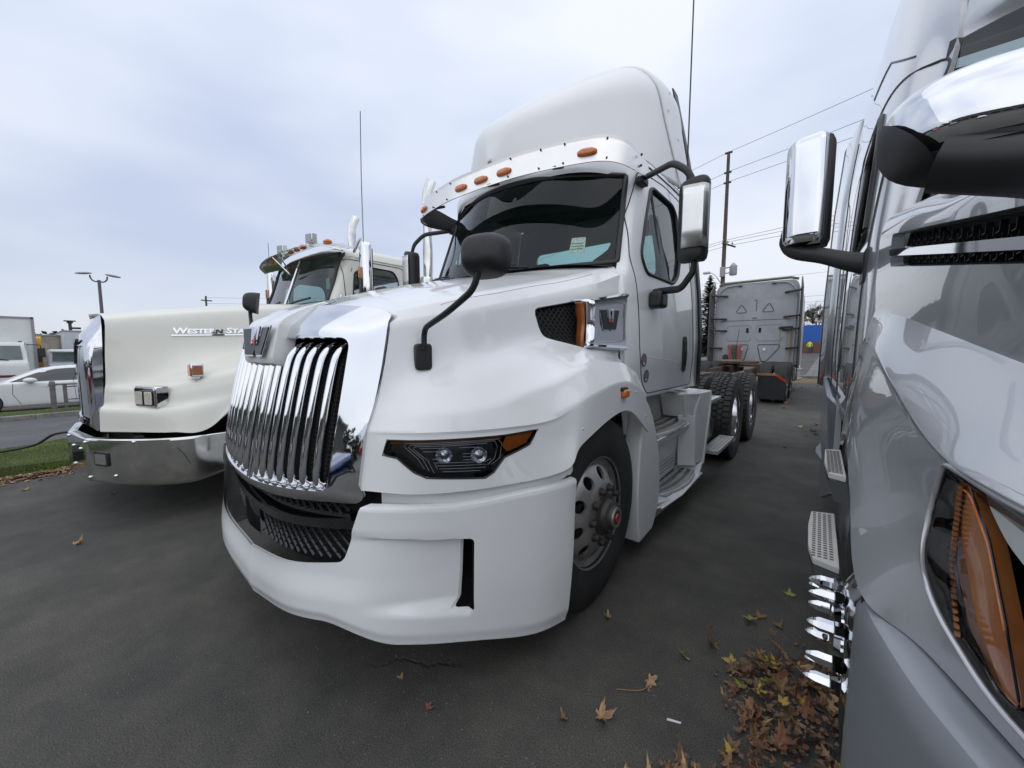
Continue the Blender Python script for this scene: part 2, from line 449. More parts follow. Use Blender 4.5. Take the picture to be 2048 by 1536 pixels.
def wheel(parent, x, y, r=.515, side=1, kind='steer', steer=0, tyremat=None, tymesh=None, rimmat=None, nutm=None, cover=False):
    t = bpy.data.objects.new('wheel', None); COL.objects.link(t); t.parent = parent; t.location = (x, y, r)
    t.rotation_euler = (0, 0, (0 if side == 1 else math.pi) + steer)
    link('tyre', tymesh or TYRE, tyremat or RUBBER, t)
    rm = link('rim', (RIMS if kind == 'steer' else RIMD).copy(), None, t)
    rm.data.materials.clear(); rm.data.materials.append(rimmat or ALURIM)
    if kind == 'steer':
        if cover:
            nuts(t, .16, .1425, CHROME, 'cover', name='lug_nut_cover')
        else:
            nuts(t, .16, .1425, nutm or FRAME)
        if cover: lathe('hub', [(.10, .11), (.165, .105), (.18, .09), (.188, .05), (.19, .001)], CHROME, t, 32); return t
        lathe('hub', [(.10, .11), (.17, .108), (.178, .085), (.20, .075), (.210, .058), (.228, .052), (.234, .044), (.234, .02), (.230, 0.001)], FRAME, t, 32)
        lathe('hub_cap', [(.235, .022), (.239, .020), (.240, .001)], RED, t, 20)
        lathe('hub_ring', [(.215, .054), (.235, .052), (.237, .045), (.235, .038), (.22, .036)], ALURIM, t, 28)
    else:
        nuts(t, -.095, .1425, nutm or ALUPOL)
        lathe('hub', [(-.10, .10), (.02, .09), (.05, .075), (.055, .001)], FRAME, t, 28)
    return t
# ================================================================== GROUND
def zg(x, y):
    """ground height: the lot falls away gently to the left and rises beyond the far kerb"""
    return -.045 * max(0, -7 - x) * (1 if x > -60 else 0) - (0 if x > -60 else 2.385) + .0186 * max(0, min(y, 90) - 22)
def asphalt(name, base, dark, light, wet=.0, sc_=1.0):
    m = bpy.data.materials.new(name); m.use_nodes = True; t = m.node_tree; p = t.nodes['Principled BSDF']
    co = N(t, 'ShaderNodeTexCoord')
    def noi(s, d=5, r=.6):
        n = N(t, 'ShaderNodeTexNoise'); n.inputs['Scale'].default_value = s; n.inputs['Detail'].default_value = d; n.inputs['Roughness'].default_value = r
        t.links.new(co.outputs['Object'], n.inputs['Vector']); return n
    def ramp(a, b, c1, c2, src):
        r = N(t, 'ShaderNodeValToRGB'); r.color_ramp.elements[0].position = a; r.color_ramp.elements[1].position = b
        r.color_ramp.elements[0].color = (*c1, 1); r.color_ramp.elements[1].color = (*c2, 1); t.links.new(src, r.inputs[0]); return r
    def mixc(f, a, b, blend='MIX'):
        m_ = N(t, 'ShaderNodeMix', data_type='RGBA', blend_type=blend)
        if isinstance(f, float): m_.inputs[0].default_value = f
        else: t.links.new(f, m_.inputs[0])
        t.links.new(a, m_.inputs[6]); t.links.new(b, m_.inputs[7]); return m_.outputs[2]
    big = ramp(.35, .68, base, dark, noi(.55 * sc_, 7, .65).outputs[0])
    fine = ramp(.38, .64, (.50, .50, .50), (1.5, 1.49, 1.44), noi(190, 3, .7).outputs[0])
    c = mixc(1.0, big.outputs[0], fine.outputs[0], 'MULTIPLY')
    mid = ramp(.38, .66, (.80, .80, .81), (1.18, 1.17, 1.14), noi(3.1 * sc_, 6, .7).outputs[0]); c = mixc(1.0, c, mid.outputs[0], 'MULTIPLY')
    st = ramp(.66, .74, (1, 1, 1), (.62, .62, .63), noi(1.15 * sc_, 5, .55).outputs[0]); c = mixc(.8, c, mixc(1.0, c, st.outputs[0], 'MULTIPLY'))
    # pale aggregate flecks
    v = N(t, 'ShaderNodeTexVoronoi'); v.inputs['Scale'].default_value = 75; t.links.new(co.outputs['Object'], v.inputs['Vector'])
    fl = ramp(.10, .16, (1, 1, 1), (0, 0, 0), v.outputs['Distance'])
    pick = ramp(.54, .60, (0, 0, 0), (1, 1, 1), noi(23, 2, .5).outputs[0])
    f = N(t, 'ShaderNodeMath', operation='MULTIPLY'); t.links.new(fl.outputs[0], f.inputs[0]); t.links.new(pick.outputs[0], f.inputs[1])
    lc = N(t, 'ShaderNodeRGB'); lc.outputs[0].default_value = (*light, 1)
    c = mixc(f.outputs[0], c, lc.outputs[0])
    # cracks: warped voronoi cell borders, only here and there
    w = noi(3.5, 5, .7); add = N(t, 'ShaderNodeMix', data_type='VECTOR'); add.inputs[0].default_value = .16
    t.links.new(co.outputs['Object'], add.inputs[4]); t.links.new(w.outputs['Color'], add.inputs[5])
    vc = N(t, 'ShaderNodeTexVoronoi', feature='DISTANCE_TO_EDGE'); vc.inputs['Scale'].default_value = .36 * sc_; t.links.new(add.outputs[1], vc.inputs['Vector'])
    crk = ramp(.0006, .0026, (1, 1, 1), (0, 0, 0), vc.outputs['Distance'])
    msk = ramp(.57, .63, (0, 0, 0), (1, 1, 1), noi(.8, 2, .5).outputs[0])
    f2 = N(t, 'ShaderNodeMath', operation='MULTIPLY'); t.links.new(crk.outputs[0], f2.inputs[0]); t.links.new(msk.outputs[0], f2.inputs[1])
    dc = N(t, 'ShaderNodeRGB'); dc.outputs[0].default_value = (.030, .029, .027, 1)
    c = mixc(f2.outputs[0], c, dc.outputs[0])
    t.links.new(c, p.inputs['Base Color'])
    rr = N(t, 'ShaderNodeMapRange'); rr.inputs[3].default_value = .60; rr.inputs[4].default_value = .95
    t.links.new(noi(1.4, 4).outputs[0], rr.inputs[0]); t.links.new(rr.outputs[0], p.inputs['Roughness'])
    p.inputs['Specular IOR Level'].default_value = .35
    b = N(t, 'ShaderNodeBump'); b.inputs['Strength'].default_value = .5; b.inputs['Distance'].default_value = .0025
    t.links.new(noi(260, 2, .6).outputs[0], b.inputs['Height']); 
    b2_ = N(t, 'ShaderNodeBump'); b2_.inputs['Strength'].default_value = 1; b2_.inputs['Distance'].default_value = .006; b2_.invert = True
    t.links.new(f2.outputs[0], b2_.inputs['Height']); t.links.new(b.outputs[0], b2_.inputs['Normal']); t.links.new(b2_.outputs[0], p.inputs['Normal'])
    MATS[name] = m; return m
ASPH = asphalt('lot_asphalt', (.086, .081, .071), (.052, .051, .048), (.16, .15, .14))
ASPH2 = asphalt('lane_asphalt', (.105, .105, .112), (.085, .085, .09), (.2, .2, .2), sc_=.5)
ROADM = asphalt('street_asphalt', (.17, .165, .16), (.14, .137, .135), (.25, .24, .23), sc_=.3)
def ground_sheet(name, xs, ys, m, dz=0., **t):
    G_ = [[Vector((x, y, zg(x, y) + dz)) for x in xs] for y in ys]
    return link(name, mk(gridbm(G_), ang=None), m, None, kind='structure', **t)
XS = [-900, -400, -200, -100, -60, -50, -40, -30, -22, -15.6, -12, -9.6, -8, -7, 0, 20, 60, 200, 900]
YS = [-600, -200, -60, -20, 0, 10, 22, 30, 45, 60, 90, 91, 200, 500, 900]
ground_sheet('ground', XS, YS, ASPH)
# pavement pieces on the left: access lane seen past the cream truck, and the far lot
def strip_pts(L, dz): return [Vector((x, y, zg(x, y) + dz)) for x, y in L]
# grass island with a kerb edge
GRASSM = mat('grass_soil', (.045, .075, .018), .95, col2=(.025, .035, .012), nscale=4, bump=.6, bscale=50, bdist=.02)
def island(name, near, far, y0, y1, h=.11, n=60, seed=1):
    rnd = random.Random(seed)
    G_ = []
    for i in range(n + 1):
        y = y0 + (y1 - y0) * i / n; a, b = near(y), far(y)
        row = []
        for f, zz in ((-.02, -.02), (0, .05), (.035, .95), (.3, 1.1), (.6, 1.1), (.965, .95), (1, .05), (1.02, -.02)):
            x = a + (b - a) * f + noise.noise((y * 3, f * 9, seed)) * .05; row.append(Vector((x, y, zg(x, y) + h * zz + (noise.noise((x * 1.5, y * 1.5, seed)) * .03 if .03 < f < .97 else 0))))
        G_.append(row)
    return G_
nearL = lambda y: -6.78; farL = lambda y: -9.0 - .75 * (y / 1.0 if abs(y) < 1.5 else math.copysign(1.5, y)) * .9
GI = island('g', nearL, farL, -7, 9, seed=3)
link('grass_verge', mk(gridbm(GI), ang=None), GRASSM, None, kind='structure')
ground_sheet('access_lane', [-15.6, -13, -11, -9.3, -8.4], [-30, -10, 0, 10, 30, 60], ASPH2, .006)
GI2 = island('g', lambda y: -15.75, lambda y: -18.2, -12, 14, h=.10, seed=5)
link('grass_verge', mk(gridbm(GI2), ang=None), GRASSM, None, kind='structure')
KERB = mat('kerb_concrete', (.26, .25, .23), .9, col2=(.13, .125, .11), nscale=5, bump=.5, bscale=30, bdist=.004)
kr = root('kerb', 'weathered concrete kerb along the grass strip behind the metal railing', 'kerb', (0, 0, 0)); kr['kind'] = 'structure'
for k in range(16):
    y0 = -12 + k * 1.5; b = bmesh.new(); P = [(-15.58, 0), (-15.58, .115), (-15.61, .13), (-15.73, .13), (-15.73, 0)]
    a = prism_bm([Vector((x, y0 + .006, zg(x, 0) + z)) for x, z in P], (0, 1.488, 0), b); link('kerb_stone', mk(b), KERB, kr)
# far side on the right: kerb, street, verge
ground_sheet('street', [-60, -30, -10, 0, 10, 40], [23.2, 30, 40, 50, 60, 67.5], ROADM, .012)
kr2 = root('kerb', 'low concrete kerb between the truck lot and the street beyond', 'kerb', (0, 0, 0)); kr2['kind'] = 'structure'
for k in range(16):
    x0 = -14 + k * 1.5; b = bmesh.new(); prism_bm([Vector((x0 + .008, y, zg(0, 23) + z)) for y, z in ((22.9, 0), (22.9, .12), (22.94, .14), (23.18, .14), (23.18, 0))], (1.484, 0, 0), b); link('kerb_stone', mk(b), KERB, kr2)
PAINT = mat('road_paint', (.42, .41, .38), .8, noise_amt=.4, nscale=20)
link('road_marking', prism([Vector((-40, 44, zg(0, 44) + .018)), Vector((20, 44, zg(0, 44) + .018)), Vector((20, 44.25, zg(0, 44.25) + .018)), Vector((-40, 44.25, zg(0, 44.25) + .018))], (0, 0, .002)), PAINT, None, kind='structure')
DIRT = mat('leafy_dirt', (.20, .13, .05), .95, col2=(.10, .08, .045), nscale=3)
link('leaf_strewn_gutter', mk(gridbm([[Vector((x, y, zg(x, y) + .004 + .03 * (y == 21.6) )) for x in range(-14, 12)] for y in (19.9, 21.6, 22.88)])), DIRT, None, kind='structure')
# grass blades
def blades(name, GI_, n, hmin, hmax, seed, mats):
    rnd = random.Random(seed); bm = bmesh.new(); ny, nx = len(GI_), len(GI_[0])
    vs = []; fs = []; mi = []
    for _ in range(n):
        i = rnd.uniform(0, ny - 1.001); j = rnd.uniform(.9, nx - 2.2); a, b = int(i), int(j); u, v = i - a, j - b
        p = GI_[a][b].lerp(GI_[a][b + 1], v).lerp(GI_[a + 1][b].lerp(GI_[a + 1][b + 1], v), u)
        h = rnd.uniform(hmin, hmax) * (.6 + .8 * abs(noise.noise((p.x * 2, p.y * 2, 0)))); th = rnd.uniform(0, 6.28); w = rnd.uniform(.003, .007)
        dx, dy = math.cos(th) * w, math.sin(th) * w; lx, ly = rnd.gauss(0, .5) * h, rnd.gauss(0, .5) * h
        k = len(vs); vs += [(p.x - dx, p.y - dy, p.z - .01), (p.x + dx, p.y + dy, p.z - .01), (p.x + lx, p.y + ly, p.z + h)]; fs.append((k, k + 1, k + 2)); mi.append(0 if rnd.random() < .8 else 1)
    me = bpy.data.meshes.new(name); me.from_pydata(vs, [], fs); me.materials.append(mats[0]); me.materials.append(mats[1]); me.polygons.foreach_set('material_index', mi); me.update()
    return link(name, me, None, None, kind='stuff')
GB1 = mat('grass_blade', (.19, .27, .045), .7, col2=(.10, .15, .028), nscale=1.5); GB2 = mat('grass_blade_dry', (.16, .15, .06), .8)
sub_ = [r for r in GI if -1.6 < r[0].y < 2.4]
blades('grass', sub_, 60000, .010, .028, 1, (GB1, GB2))
sub2 = [r for r in GI2 if -2.5 < r[0].y < 3.]
blades('grass', sub2, 24000, .015, .04, 2, (GB1, GB2))

# loose grit on the near asphalt
rg = random.Random(9); vs, fs = [], []
for _ in range(3800):
    r_ = 1.0 + 5.0 * rg.random() ** 1.4; a_ = R(90 + 39 + rg.uniform(-62, 62)); x, y = r_ * math.cos(a_), r_ * math.sin(a_)
    h_ = rg.uniform(.0010, .0032) * (1.6 if rg.random() < .05 else 1); k = len(vs); z = zg(x, y)
    for q in range(5):
        t_ = q * 1.2566 + rg.random(); vs.append((x + math.cos(t_) * h_ * rg.uniform(.7, 1.2), y + math.sin(t_) * h_ * rg.uniform(.7, 1.2), z))
    vs.append((x, y, z + h_ * 1.1)); fs += [(k + q, k + (q + 1) % 5, k + 5) for q in range(5)]
me = bpy.data.meshes.new('grit'); me.from_pydata(vs, [], fs); me.update(); link('grit', me, mat('grit_stone', (.20, .19, .17), .8, col2=(.07, .065, .06), nscale=40), None, kind='stuff')
# ================================================================== MAIN WHITE TRACTOR
mt = root('tractor_truck', 'white day cab semi tractor with tall chrome bar grille, centre of the row', 'truck', (-2.075, 1.72, 0), group='trucks parked in the front row')
# ---- hood and fenders (one moulded panel)
def hood_rows(s=1):
    return [
     [(0, -.83, 1.603), (0, -.65, 1.665), (0, -.38, 1.745), (0, -.1, 1.815), (0, .12, 1.865), (0, .30, 1.905), (0, .42, 1.925)],
     [(.33, -.785, 1.592), (.36, -.62, 1.643), (.40, -.36, 1.718), (.45, -.06, 1.792), (.49, .18, 1.845), (.52, .37, 1.885), (.54, .50, 1.925)],
     [(.575, -.715, 1.553), (.62, -.58, 1.592), (.68, -.40, 1.637), (.74, -.15, 1.70), (.80, .12, 1.765), (.855, .45, 1.845), (.918, .79, 1.945)],
     [(.605, -.735, 1.50), (.66, -.58, 1.535), (.735, -.38, 1.575), (.80, -.13, 1.635), (.86, .13, 1.695), (.925, .45, 1.775), (.985, .74, 1.872)],
     [(.605, -.775, 1.30), (.69, -.60, 1.32), (.775, -.40, 1.38), (.85, -.13, 1.44), (.91, .13, 1.46), (.965, .42, 1.455), (1.022, .70, 1.45)],
     [(.600, -.80, 1.19), (.75, -.66, 1.205), (.87, -.46, 1.26), (.955, -.18, 1.335), (1.02, .10, 1.365), (1.045, .40, 1.36), (1.035, .64, 1.335)],
     [(.598, -.825, 1.115), (.80, -.712, 1.12), (.965, -.53, 1.145), (1.065, -.28, 1.215), (1.14, .02, 1.305), (1.155, .38, 1.315), (1.14, .66, 1.25)],
     [(.592, -.852, 1.045), (.825, -.742, 1.055), (1.035, -.518, 1.065), (1.15, -.26, 1.085), (1.200, -.04, 1.185), (1.208, .34, 1.225), (1.192, .68, 1.13)],
     [(.592, -.853, 1.034), (.826, -.739, 1.043), (1.031, -.513, 1.052), (1.148, -.26, 1.074), (1.205, -.045, 1.174), (1.214, .34, 1.215), (1.20, .68, 1.12)],
     [(.588, -.862, .97), (.825, -.752, .975), (1.035, -.528, .985), (1.160, -.255, .975), (1.205, -.09, 1.055), (1.216, .34, 1.13), (1.208, .70, 1.01)],
     [(.580, -.885, .80), (.82, -.765, .805), (1.035, -.55, .825), (1.195, -.255, .855), (1.210, -.12, .955), (1.220, .34, 1.052), (1.218, .71, .87)]]
G = loft(hood_rows(), 72, 6, sharp=(2, 3, 6, 7, 8))
hood = link('hood', mk(gridbm(G, mirror=True), ang=38), WHITE, mt)
thick(hood, .014); bake(hood, 38)
# outline helpers: headlamp recess and side vent, cut through the shell
def proj_out(pts, origin, xa, ya): return [Vector(origin) + Vector(xa) * p[0] + Vector(ya) * p[1] for p in pts]
dv = Vector((.62, -.78, 0)).normalized(); ax = Vector((.78, .62, 0)).normalized()
# headlamp outline in (along ax, z)
def hl_dir(px): return px
HLP = [(.686, -.82, 1.018), (.90, -.671, 1.026), (1.049, -.50, 1.034), (1.116, -.359, 1.045), (1.099, -.396, .985), (1.048, -.502, .943), (1.024, -.542, .885), (1.0, -.566, .865), (.839, -.74, .872), (.795, -.767, .893), (.727, -.80, .948), (.665, -.827, .955)]
HLP = [Vector(p) for p in HLP]
hoodtree = None
cutters = []
for s in (1, -1):
    d = Vector((dv.x * s, dv.y, 0))
    P = [Vector((p.x * s, p.y, p.z)) for p in HLP]; P = filletc(P, .014, 3)
    cutters.append(prism([p + d * .12 for p in P], -d * .26))
    V = [(s * .80, y, z) for y, z in ((-.01, 1.603), (.27, 1.66), (.76, 1.755), (.76, 1.38), (.30, 1.395), (.015, 1.455))]
    V = filletc(V, [.03, .02, .02, .02, .02, .035], 4)
    cutters.append(prism([Vector(p) for p in V], (s * .40, 0, 0)))
tree0 = bvh(hood)
HLS = {}
for s in (1, -1):
    d = Vector((dv.x * s, dv.y, 0))
    HLS[s] = drape_pts(resample([Vector((p.x * s, p.y, p.z)) for p in HLP], .03, True), -d, tree0, off=0)
cut(hood, cutters, 38)
# ---- headlamps
def headlamp(s):
    d = Vector((dv.x * s, dv.y, 0)); P = HLS[s]
    c = sum(P, Vector()) / len(P)
    h = bpy.data.objects.new('headlight', None); COL.objects.link(h); h.parent = mt
    # housing tray
    bm = bmesh.new(); inner = [p - d * .055 + (c - p) * .04 for p in P]; outer = [p - d * .004 for p in P]
    a = [bm.verts.new(p) for p in outer]; b = [bm.verts.new(p) for p in inner]; n = len(a)
    for i in range(n): bm.faces.new((a[i], a[(i + 1) % n], b[(i + 1) % n], b[i]))
    bm.faces.new(b)
    link('housing', mk(bm), BLACKG, h)
    tz = sorted(P, key=lambda p: -p.z)
    top = lambda t: None
    # lens
    def gridpatch(off, shrink, rows=6):
        # strips between top and bottom boundary at equal horizontal parameter
        U = [(p.dot(Vector((ax.x * s, ax.y, 0))), p) for p in P]; lo, hi = min(u for u, _ in U), max(u for u, _ in U)
        g = []
        m = 40
        for i in range(m + 1):
            u = lo + (hi - lo) * (i / m) * .998 + .0002
            zs = []
            for k in range(len(U)):
                (u0, p0), (u1, p1) = U[k], U[(k + 1) % len(U)]
                if (u0 - u) * (u1 - u) <= 0 and u0 != u1:
                    f = (u - u0) / (u1 - u0); zs.append(p0.lerp(p1, f))
            if len(zs) < 2: continue
            zs.sort(key=lambda p: p.z); a_, b_ = zs[0], zs[-1]
            g.append([a_.lerp(b_, shrink + (1 - 2 * shrink) * j / rows) + d * off for j in range(rows + 1)])
        return g
    g = gridpatch(-.003, 0.0)
    link('lens', mk(gridbm(g), ang=60), LENS, h)
    tree = BVHTree.FromPolygons([v for r_ in g for v in r_], [(i * 7 + j, i * 7 + j + 1, (i + 1) * 7 + j + 1, (i + 1) * 7 + j) for i in range(len(g) - 1) for j in range(6)])
    # amber corner indicator and amber top strip
    am = [Vector((x * s, y, z)) for x, y, z in ((1.052, -.49, 1.026), (1.108, -.37, 1.037), (1.094, -.405, .99), (1.055, -.485, .962), (1.045, -.51, .99))]
    Q = drape_pts(am, -d, tree, off=-.016)
    link('turn_indicator', prism(Q, -d * .03), AMBER, h)
    am = [Vector((x * s, y, z)) for x, y, z in ((.69, -.82, 1.012), (.80, -.74, 1.016), (.95, -.62, 1.022), (1.04, -.51, 1.028), (1.04, -.51, 1.018), (.80, -.74, 1.004), (.69, -.82, 1.0))]
    link('marker_strip', prism(drape_pts(am, -d, tree, off=-.010), -d * .02), AMBERD, h)
    for x, y, z in ((.885, -.69, .958), (.985, -.582, .955)):
        q = drape_pts([Vector((x * s, y, z))], -d, tree, off=-.03)[0]
        M = Matrix.Translation(q) @ d.to_track_quat('X', 'Z').to_matrix().to_4x4()
        lathe('reflector', [(-.03, .002), (-.012, .018), (.004, .032), (.008, .034), (.008, .031), (-.002, .02), (.004, .012), (.008, .001)], HEADL, h, 24, M=M)
    # light-guide lines
    L = [[(.745, 1.005), (.735, .997), (.785, .945), (.805, .905)], [(.76, 1.0), (.752, .992), (.80, .945), (.82, .897)], [(.775, .995), (.768, .986), (.815, .94), (.835, .889)],
         [(.745, 1.007), (1.02, 1.018), (1.03, 1.0), (1.025, .94), (1.0, .915)], [(.76, 1.001), (1.01, 1.012), (1.018, .99), (1.01, .94), (.99, .915)], [(.775, .995), (.99, 1.004)], [(.79, .988), (.86, .990)], [(.91, .99), (.965, .99)],
         [(.80, .975), (.86, .976)], [(.92, .965), (.95, .965)], [(.92, .953), (.95, .953)], [(.83, .945), (.86, .945)], [(.92, .940), (.955, .940)],
         [(.84, .930), (.985, .930), (1.0, .94)], [(.845, .918), (.985, .918)], [(.85, .906), (.985, .906)], [(.835, .934), (.845, .906)], [(.86, .894), (.97, .894)]]
    bm = bmesh.new()
    for l in L:
        pts = []
        for x, z in l:
            yy = -.885 + .62 * (x - .58) + .55 * (x - .58) ** 2
            pts.append(Vector((x * s, yy, z)))
        tube_bm(drape_pts(resample(pts, .02), -d, tree, off=-.010), .0013, 4, bm)
    link('light_guide', mk(bm, ang=60), mat('light_guide', (.6, .6, .6), .3), h)
    link('gasket', mk(tube_bm(P, .0035, 6, closed=True), ang=60), SEAL, h)
for s in (1, -1): headlamp(s)
# ---- side vents with chrome scoop
for s in (1, -1):
    v = bpy.data.objects.new('side_vent', None); COL.objects.link(v); v.parent = mt
    # dark recess
    V = drape_pts([Vector((s * 1.5, y, z)) for y, z in ((-.03, 1.61), (.18, 1.65), (.36, 1.69), (.36, 1.385), (.18, 1.41), (.0, 1.44))], (-s, 0, 0), tree0, off=-.07)
    link('vent_recess', prism(V, (s * -.01, 0, 0)), DARK, v)
    bm = bmesh.new()
    for k in range(-3, 16):
        y0 = -.05 + k * .036
        for sg in (1, -1):
            a = Vector((0, y0, 1.37 if sg == 1 else 1.68)); b = Vector((0, y0 + .30, 1.68 if sg == 1 else 1.37))
            # clip to the vent outline
            ts = [t / 40 for t in range(41)]
            seg_ = [a.lerp(b, t) for t in ts if -.006 < a.lerp(b, t).y < .33]
            seg_ = [p for p in seg_ if 1.462 - .20 * max(0, p.y) + .0 < p.z < 1.600 + .215 * p.y]
            if len(seg_) > 1:
                P = drape_pts([Vector((s * 1.5, p.y, p.z)) for p in seg_[::4] + [seg_[-1]]], (-s, 0, 0), tree0, off=-.028)
                tube_bm(P, .0030, 5, bm, ry=.006)
    link('mesh_grille', mk(bm), BLACK, v)
    fr = drape_pts(resample(filletc([(s * 1.5, y, z) for y, z in ((-.01, 1.603), (.31, 1.668), (.31, 1.395), (.015, 1.455))], [.03, .02, .02, .035], 4), .03, True), (-s, 0, 0), tree0, off=-.003)
    link('vent_frame', mk(tube_bm(fr, .005, 6, closed=True), ang=60), BLACKG, v)
    # amber strip then chrome scoop panel, standing proud like a fish gill
    def gill(off, rows): return rows
    am = [[(s * (.955 + a), .262 + b, z) for z in (1.655, 1.625, 1.53, 1.45, 1.405)] for a, b in ((-.025, .022), (.014, .006), (.026, .016))]
    for r_, dy in zip(am, (0, 0, 0)):
        r_[0] = (r_[0][0], r_[0][1] - .018, r_[0][2]); r_[-1] = (r_[-1][0], r_[-1][1] + .0, r_[-1][2]); r_[2] = (r_[2][0], r_[2][1] + .012, r_[2][2])
    ob = link('amber_strip', mk(gridbm(loft(am, 14, 3, sharp=(1,)))), AMBERD, v); thick(ob, .006)
    rows = []
    zt = lambda y: 1.672 + .185 * (y - .27); zb = lambda y: 1.395 - .02 * (y - .27) / .4
    def xs_(y): return .985 + .075 * (y - .27) / .46
    prof = [(0, -.05), (.012, .0), (.05, .024), (.10, .030), (.5, .022), (.9, .030), (.95, .024), (.99, 0), (1., -.05)]
    for y in (.27, .285, .305, .33, .45, .58, .685, .70):
        edge = -.04 if y == .27 else (0 if y == .285 else .012 if y == .305 else .0)
        row = []
        for t, o_ in prof:
            if y > .31: o2 = o_ if t in (0, 1.) or not .09 < t < .91 else o_ - .018 * ss(.31, .34, y)
            else: o2 = o_
            z = zt(y) * (1 - t) + zb(y) * t
            yy = y + (.02 * math.sin(math.pi * t) if y < .32 else 0)
            row.append((s * (xs_(y) + o2 + edge - (0.03 if y == .70 else 0)), yy, z))
        rows.append(row)
    G2 = [[Vector(p) for p in lin(r_, 33)] for r_ in rows]
    ob = link('chrome_scoop', mk(gridbm(G2), ang=35), CHROME, v); thick(ob, .005); 
    Mx = frameM((s * 1.030, .50, 1.565), (.163 * 1, 1 * s, .04) if s == 1 else (.163, -1, -.04), (0, 0, 1))
    emblem(v, Mx, .20, .125)
# ---- chrome grille surround
def yg(x, z): return -1.10 + .62 * x * x + (z - .8) * .20
def rrect(x0, x1, x0t, x1t, z0, z1, r, n=6):
    return filletc([(x0, 0, z0), (x1, 0, z0), (x1t, 0, z1), (x0t, 0, z1)], r, n)
gr = bpy.data.objects.new('grille', None); COL.objects.link(gr); gr.parent = mt
def ringpts(P, m=160):
    # even resampling of a closed outline by length
    P = [Vector(p) for p in P]; L = [0]
    for i in range(len(P)): L.append(L[-1] + (P[(i + 1) % len(P)] - P[i]).length)
    o = []
    for k in range(m):
        t = L[-1] * k / m; i = max(j for j in range(len(P)) if L[j] <= t); f = (t - L[i]) / max(1e-9, L[i + 1] - L[i]); o.append(P[i].lerp(P[(i + 1) % len(P)], f))
    return o
inn = rrect(-.46, .46, -.465, .465, .80, 1.435, [.03, .03, .05, .05])
outr = rrect(-.585, .585, -.605, .605, .742, 1.545, [.035, .035, .07, .07])
inn2 = rrect(-.475, .475, -.48, .48, .788, 1.448, [.035, .035, .055, .055])
# match parameter by angle: sample both by the same corner structure
A = [p for p in inn]; B = [p for p in inn2]; C_ = [p for p in outr]
def sub(P, k=5):
    o = []
    for i in range(len(P)):
        a, b = Vector(P[i]), Vector(P[(i + 1) % len(P)])
        kk = k if (a - b).length > .15 else 1
        for j in range(kk): o.append(a.lerp(b, j / kk))
    return o
def topbend(p):
    # the top strip sweeps back onto the hood
    x, z = p.x, p.z; y = yg(x, z)
    t = ss(1.45, 1.56, z)
    return Vector((x, y, z))
rows = []
A, B, C_ = sub(A, 14), sub(B, 14), sub(C_, 14)
def W3(P, dy, f=None):
    o = []
    for p in P:
        z = p.z; o.append(Vector((p.x, yg(p.x, z) + dy, z)))
    return o
rows.append(W3(A, .10)); rows.append(W3(A, .0)); rows.append(W3([a.lerp(b, .5) for a, b in zip(A, B)], -.012)); rows.append(W3(B, -.012))
mid = [b.lerp(c, .5) for b, c in zip(B, C_)]
rows.append(W3(mid, -.004))
HT = [(0, -.83, 1.603), (.33, -.785, 1.592), (.575, -.715, 1.553), (.606, -.735, 1.50)]
HS = [(1.50, .606, -.735), (1.30, .606, -.775), (1.19, .601, -.80), (1.115, .599, -.825), (1.045, .593, -.852), (.97, .589, -.862), (.80, .581, -.885), (.70, .576, -.892)]
HTc = crs(HT, 61)
def hedge(c):
    sg = 1 if c.x >= 0 else -1; ax_ = abs(c.x)
    if c.z > 1.49:
        if ax_ > .575: i_ = min(60, int(40 + 20 * (1 - (c.z - 1.49) / .055) ** 1.0 * .999)) if c.z < 1.53 else 42
        else: i_ = min(range(61), key=lambda k: abs(HTc[k].x - ax_))
        p = HTc[i_]; return Vector((sg * p.x, p.y, p.z))
    for (z0, x0, y0), (z1, x1, y1) in zip(HS, HS[1:]):
        if z1 <= c.z <= z0: f = (z0 - c.z) / (z0 - z1); return Vector((sg * (x0 + (x1 - x0) * f), y0 + (y1 - y0) * f, c.z))
    return None
last = []
last2 = []
for b, c in zip(B, C_):
    h_ = hedge(c)
    if c.z < .80: h_ = Vector((c.x, yg(c.x, c.z) + .03, c.z))
    last.append(h_ + Vector((0, -.012, 0))); last2.append(h_ + Vector((0, .03, -.003)))
rows.append(last); rows.append(last2)
sur = link('chrome_surround', mk(gridbm(rows, closed_u=True), ang=40), CHROME, gr)
thick(sur, .004)
# centre divider and thin chrome inner frames
for x in (-.012, .012): link('divider', mk(tube_bm([(x, yg(x, z) + .005, z) for z in (.79, 1.0, 1.2, 1.44)], .006, 8, ry=.02, up=(0, 1, 0))), CHROME, gr)
# bars
bi = 0
for s in (1, -1):
    for k in range(7):
        x = s * (.052 + .0605 * k); P = []; Rr = []
        for z, dy, rr in ((.806, .055, .4), (.812, .03, .8), (.83, .008, 1), (.90, -.002, 1), (1.05, -.006, 1), (1.2, -.004, 1), (1.32, .002, 1), (1.365, .012, .95), (1.395, .035, .8), (1.415, .06, .55), (1.424, .08, .3)):
            P.append((x, yg(x, z) + dy, z)); Rr.append(rr)
        P = crs(P, 34); rd = [v[0] * .0125 for v in crs([(q, 0, 0) for q in Rr], 34)]
        b_ = link('grille_bar', mk(tube_bm(P, .0125, 12, ry=.024, up=(0, 1, 0), rads=rd), ang=60), CHROME, gr)
        box('bar_bracket', x - .020, x + .034, yg(x, .82) + .012, yg(x, .82) + .07, .802, .826, CHROME, gr, .004)
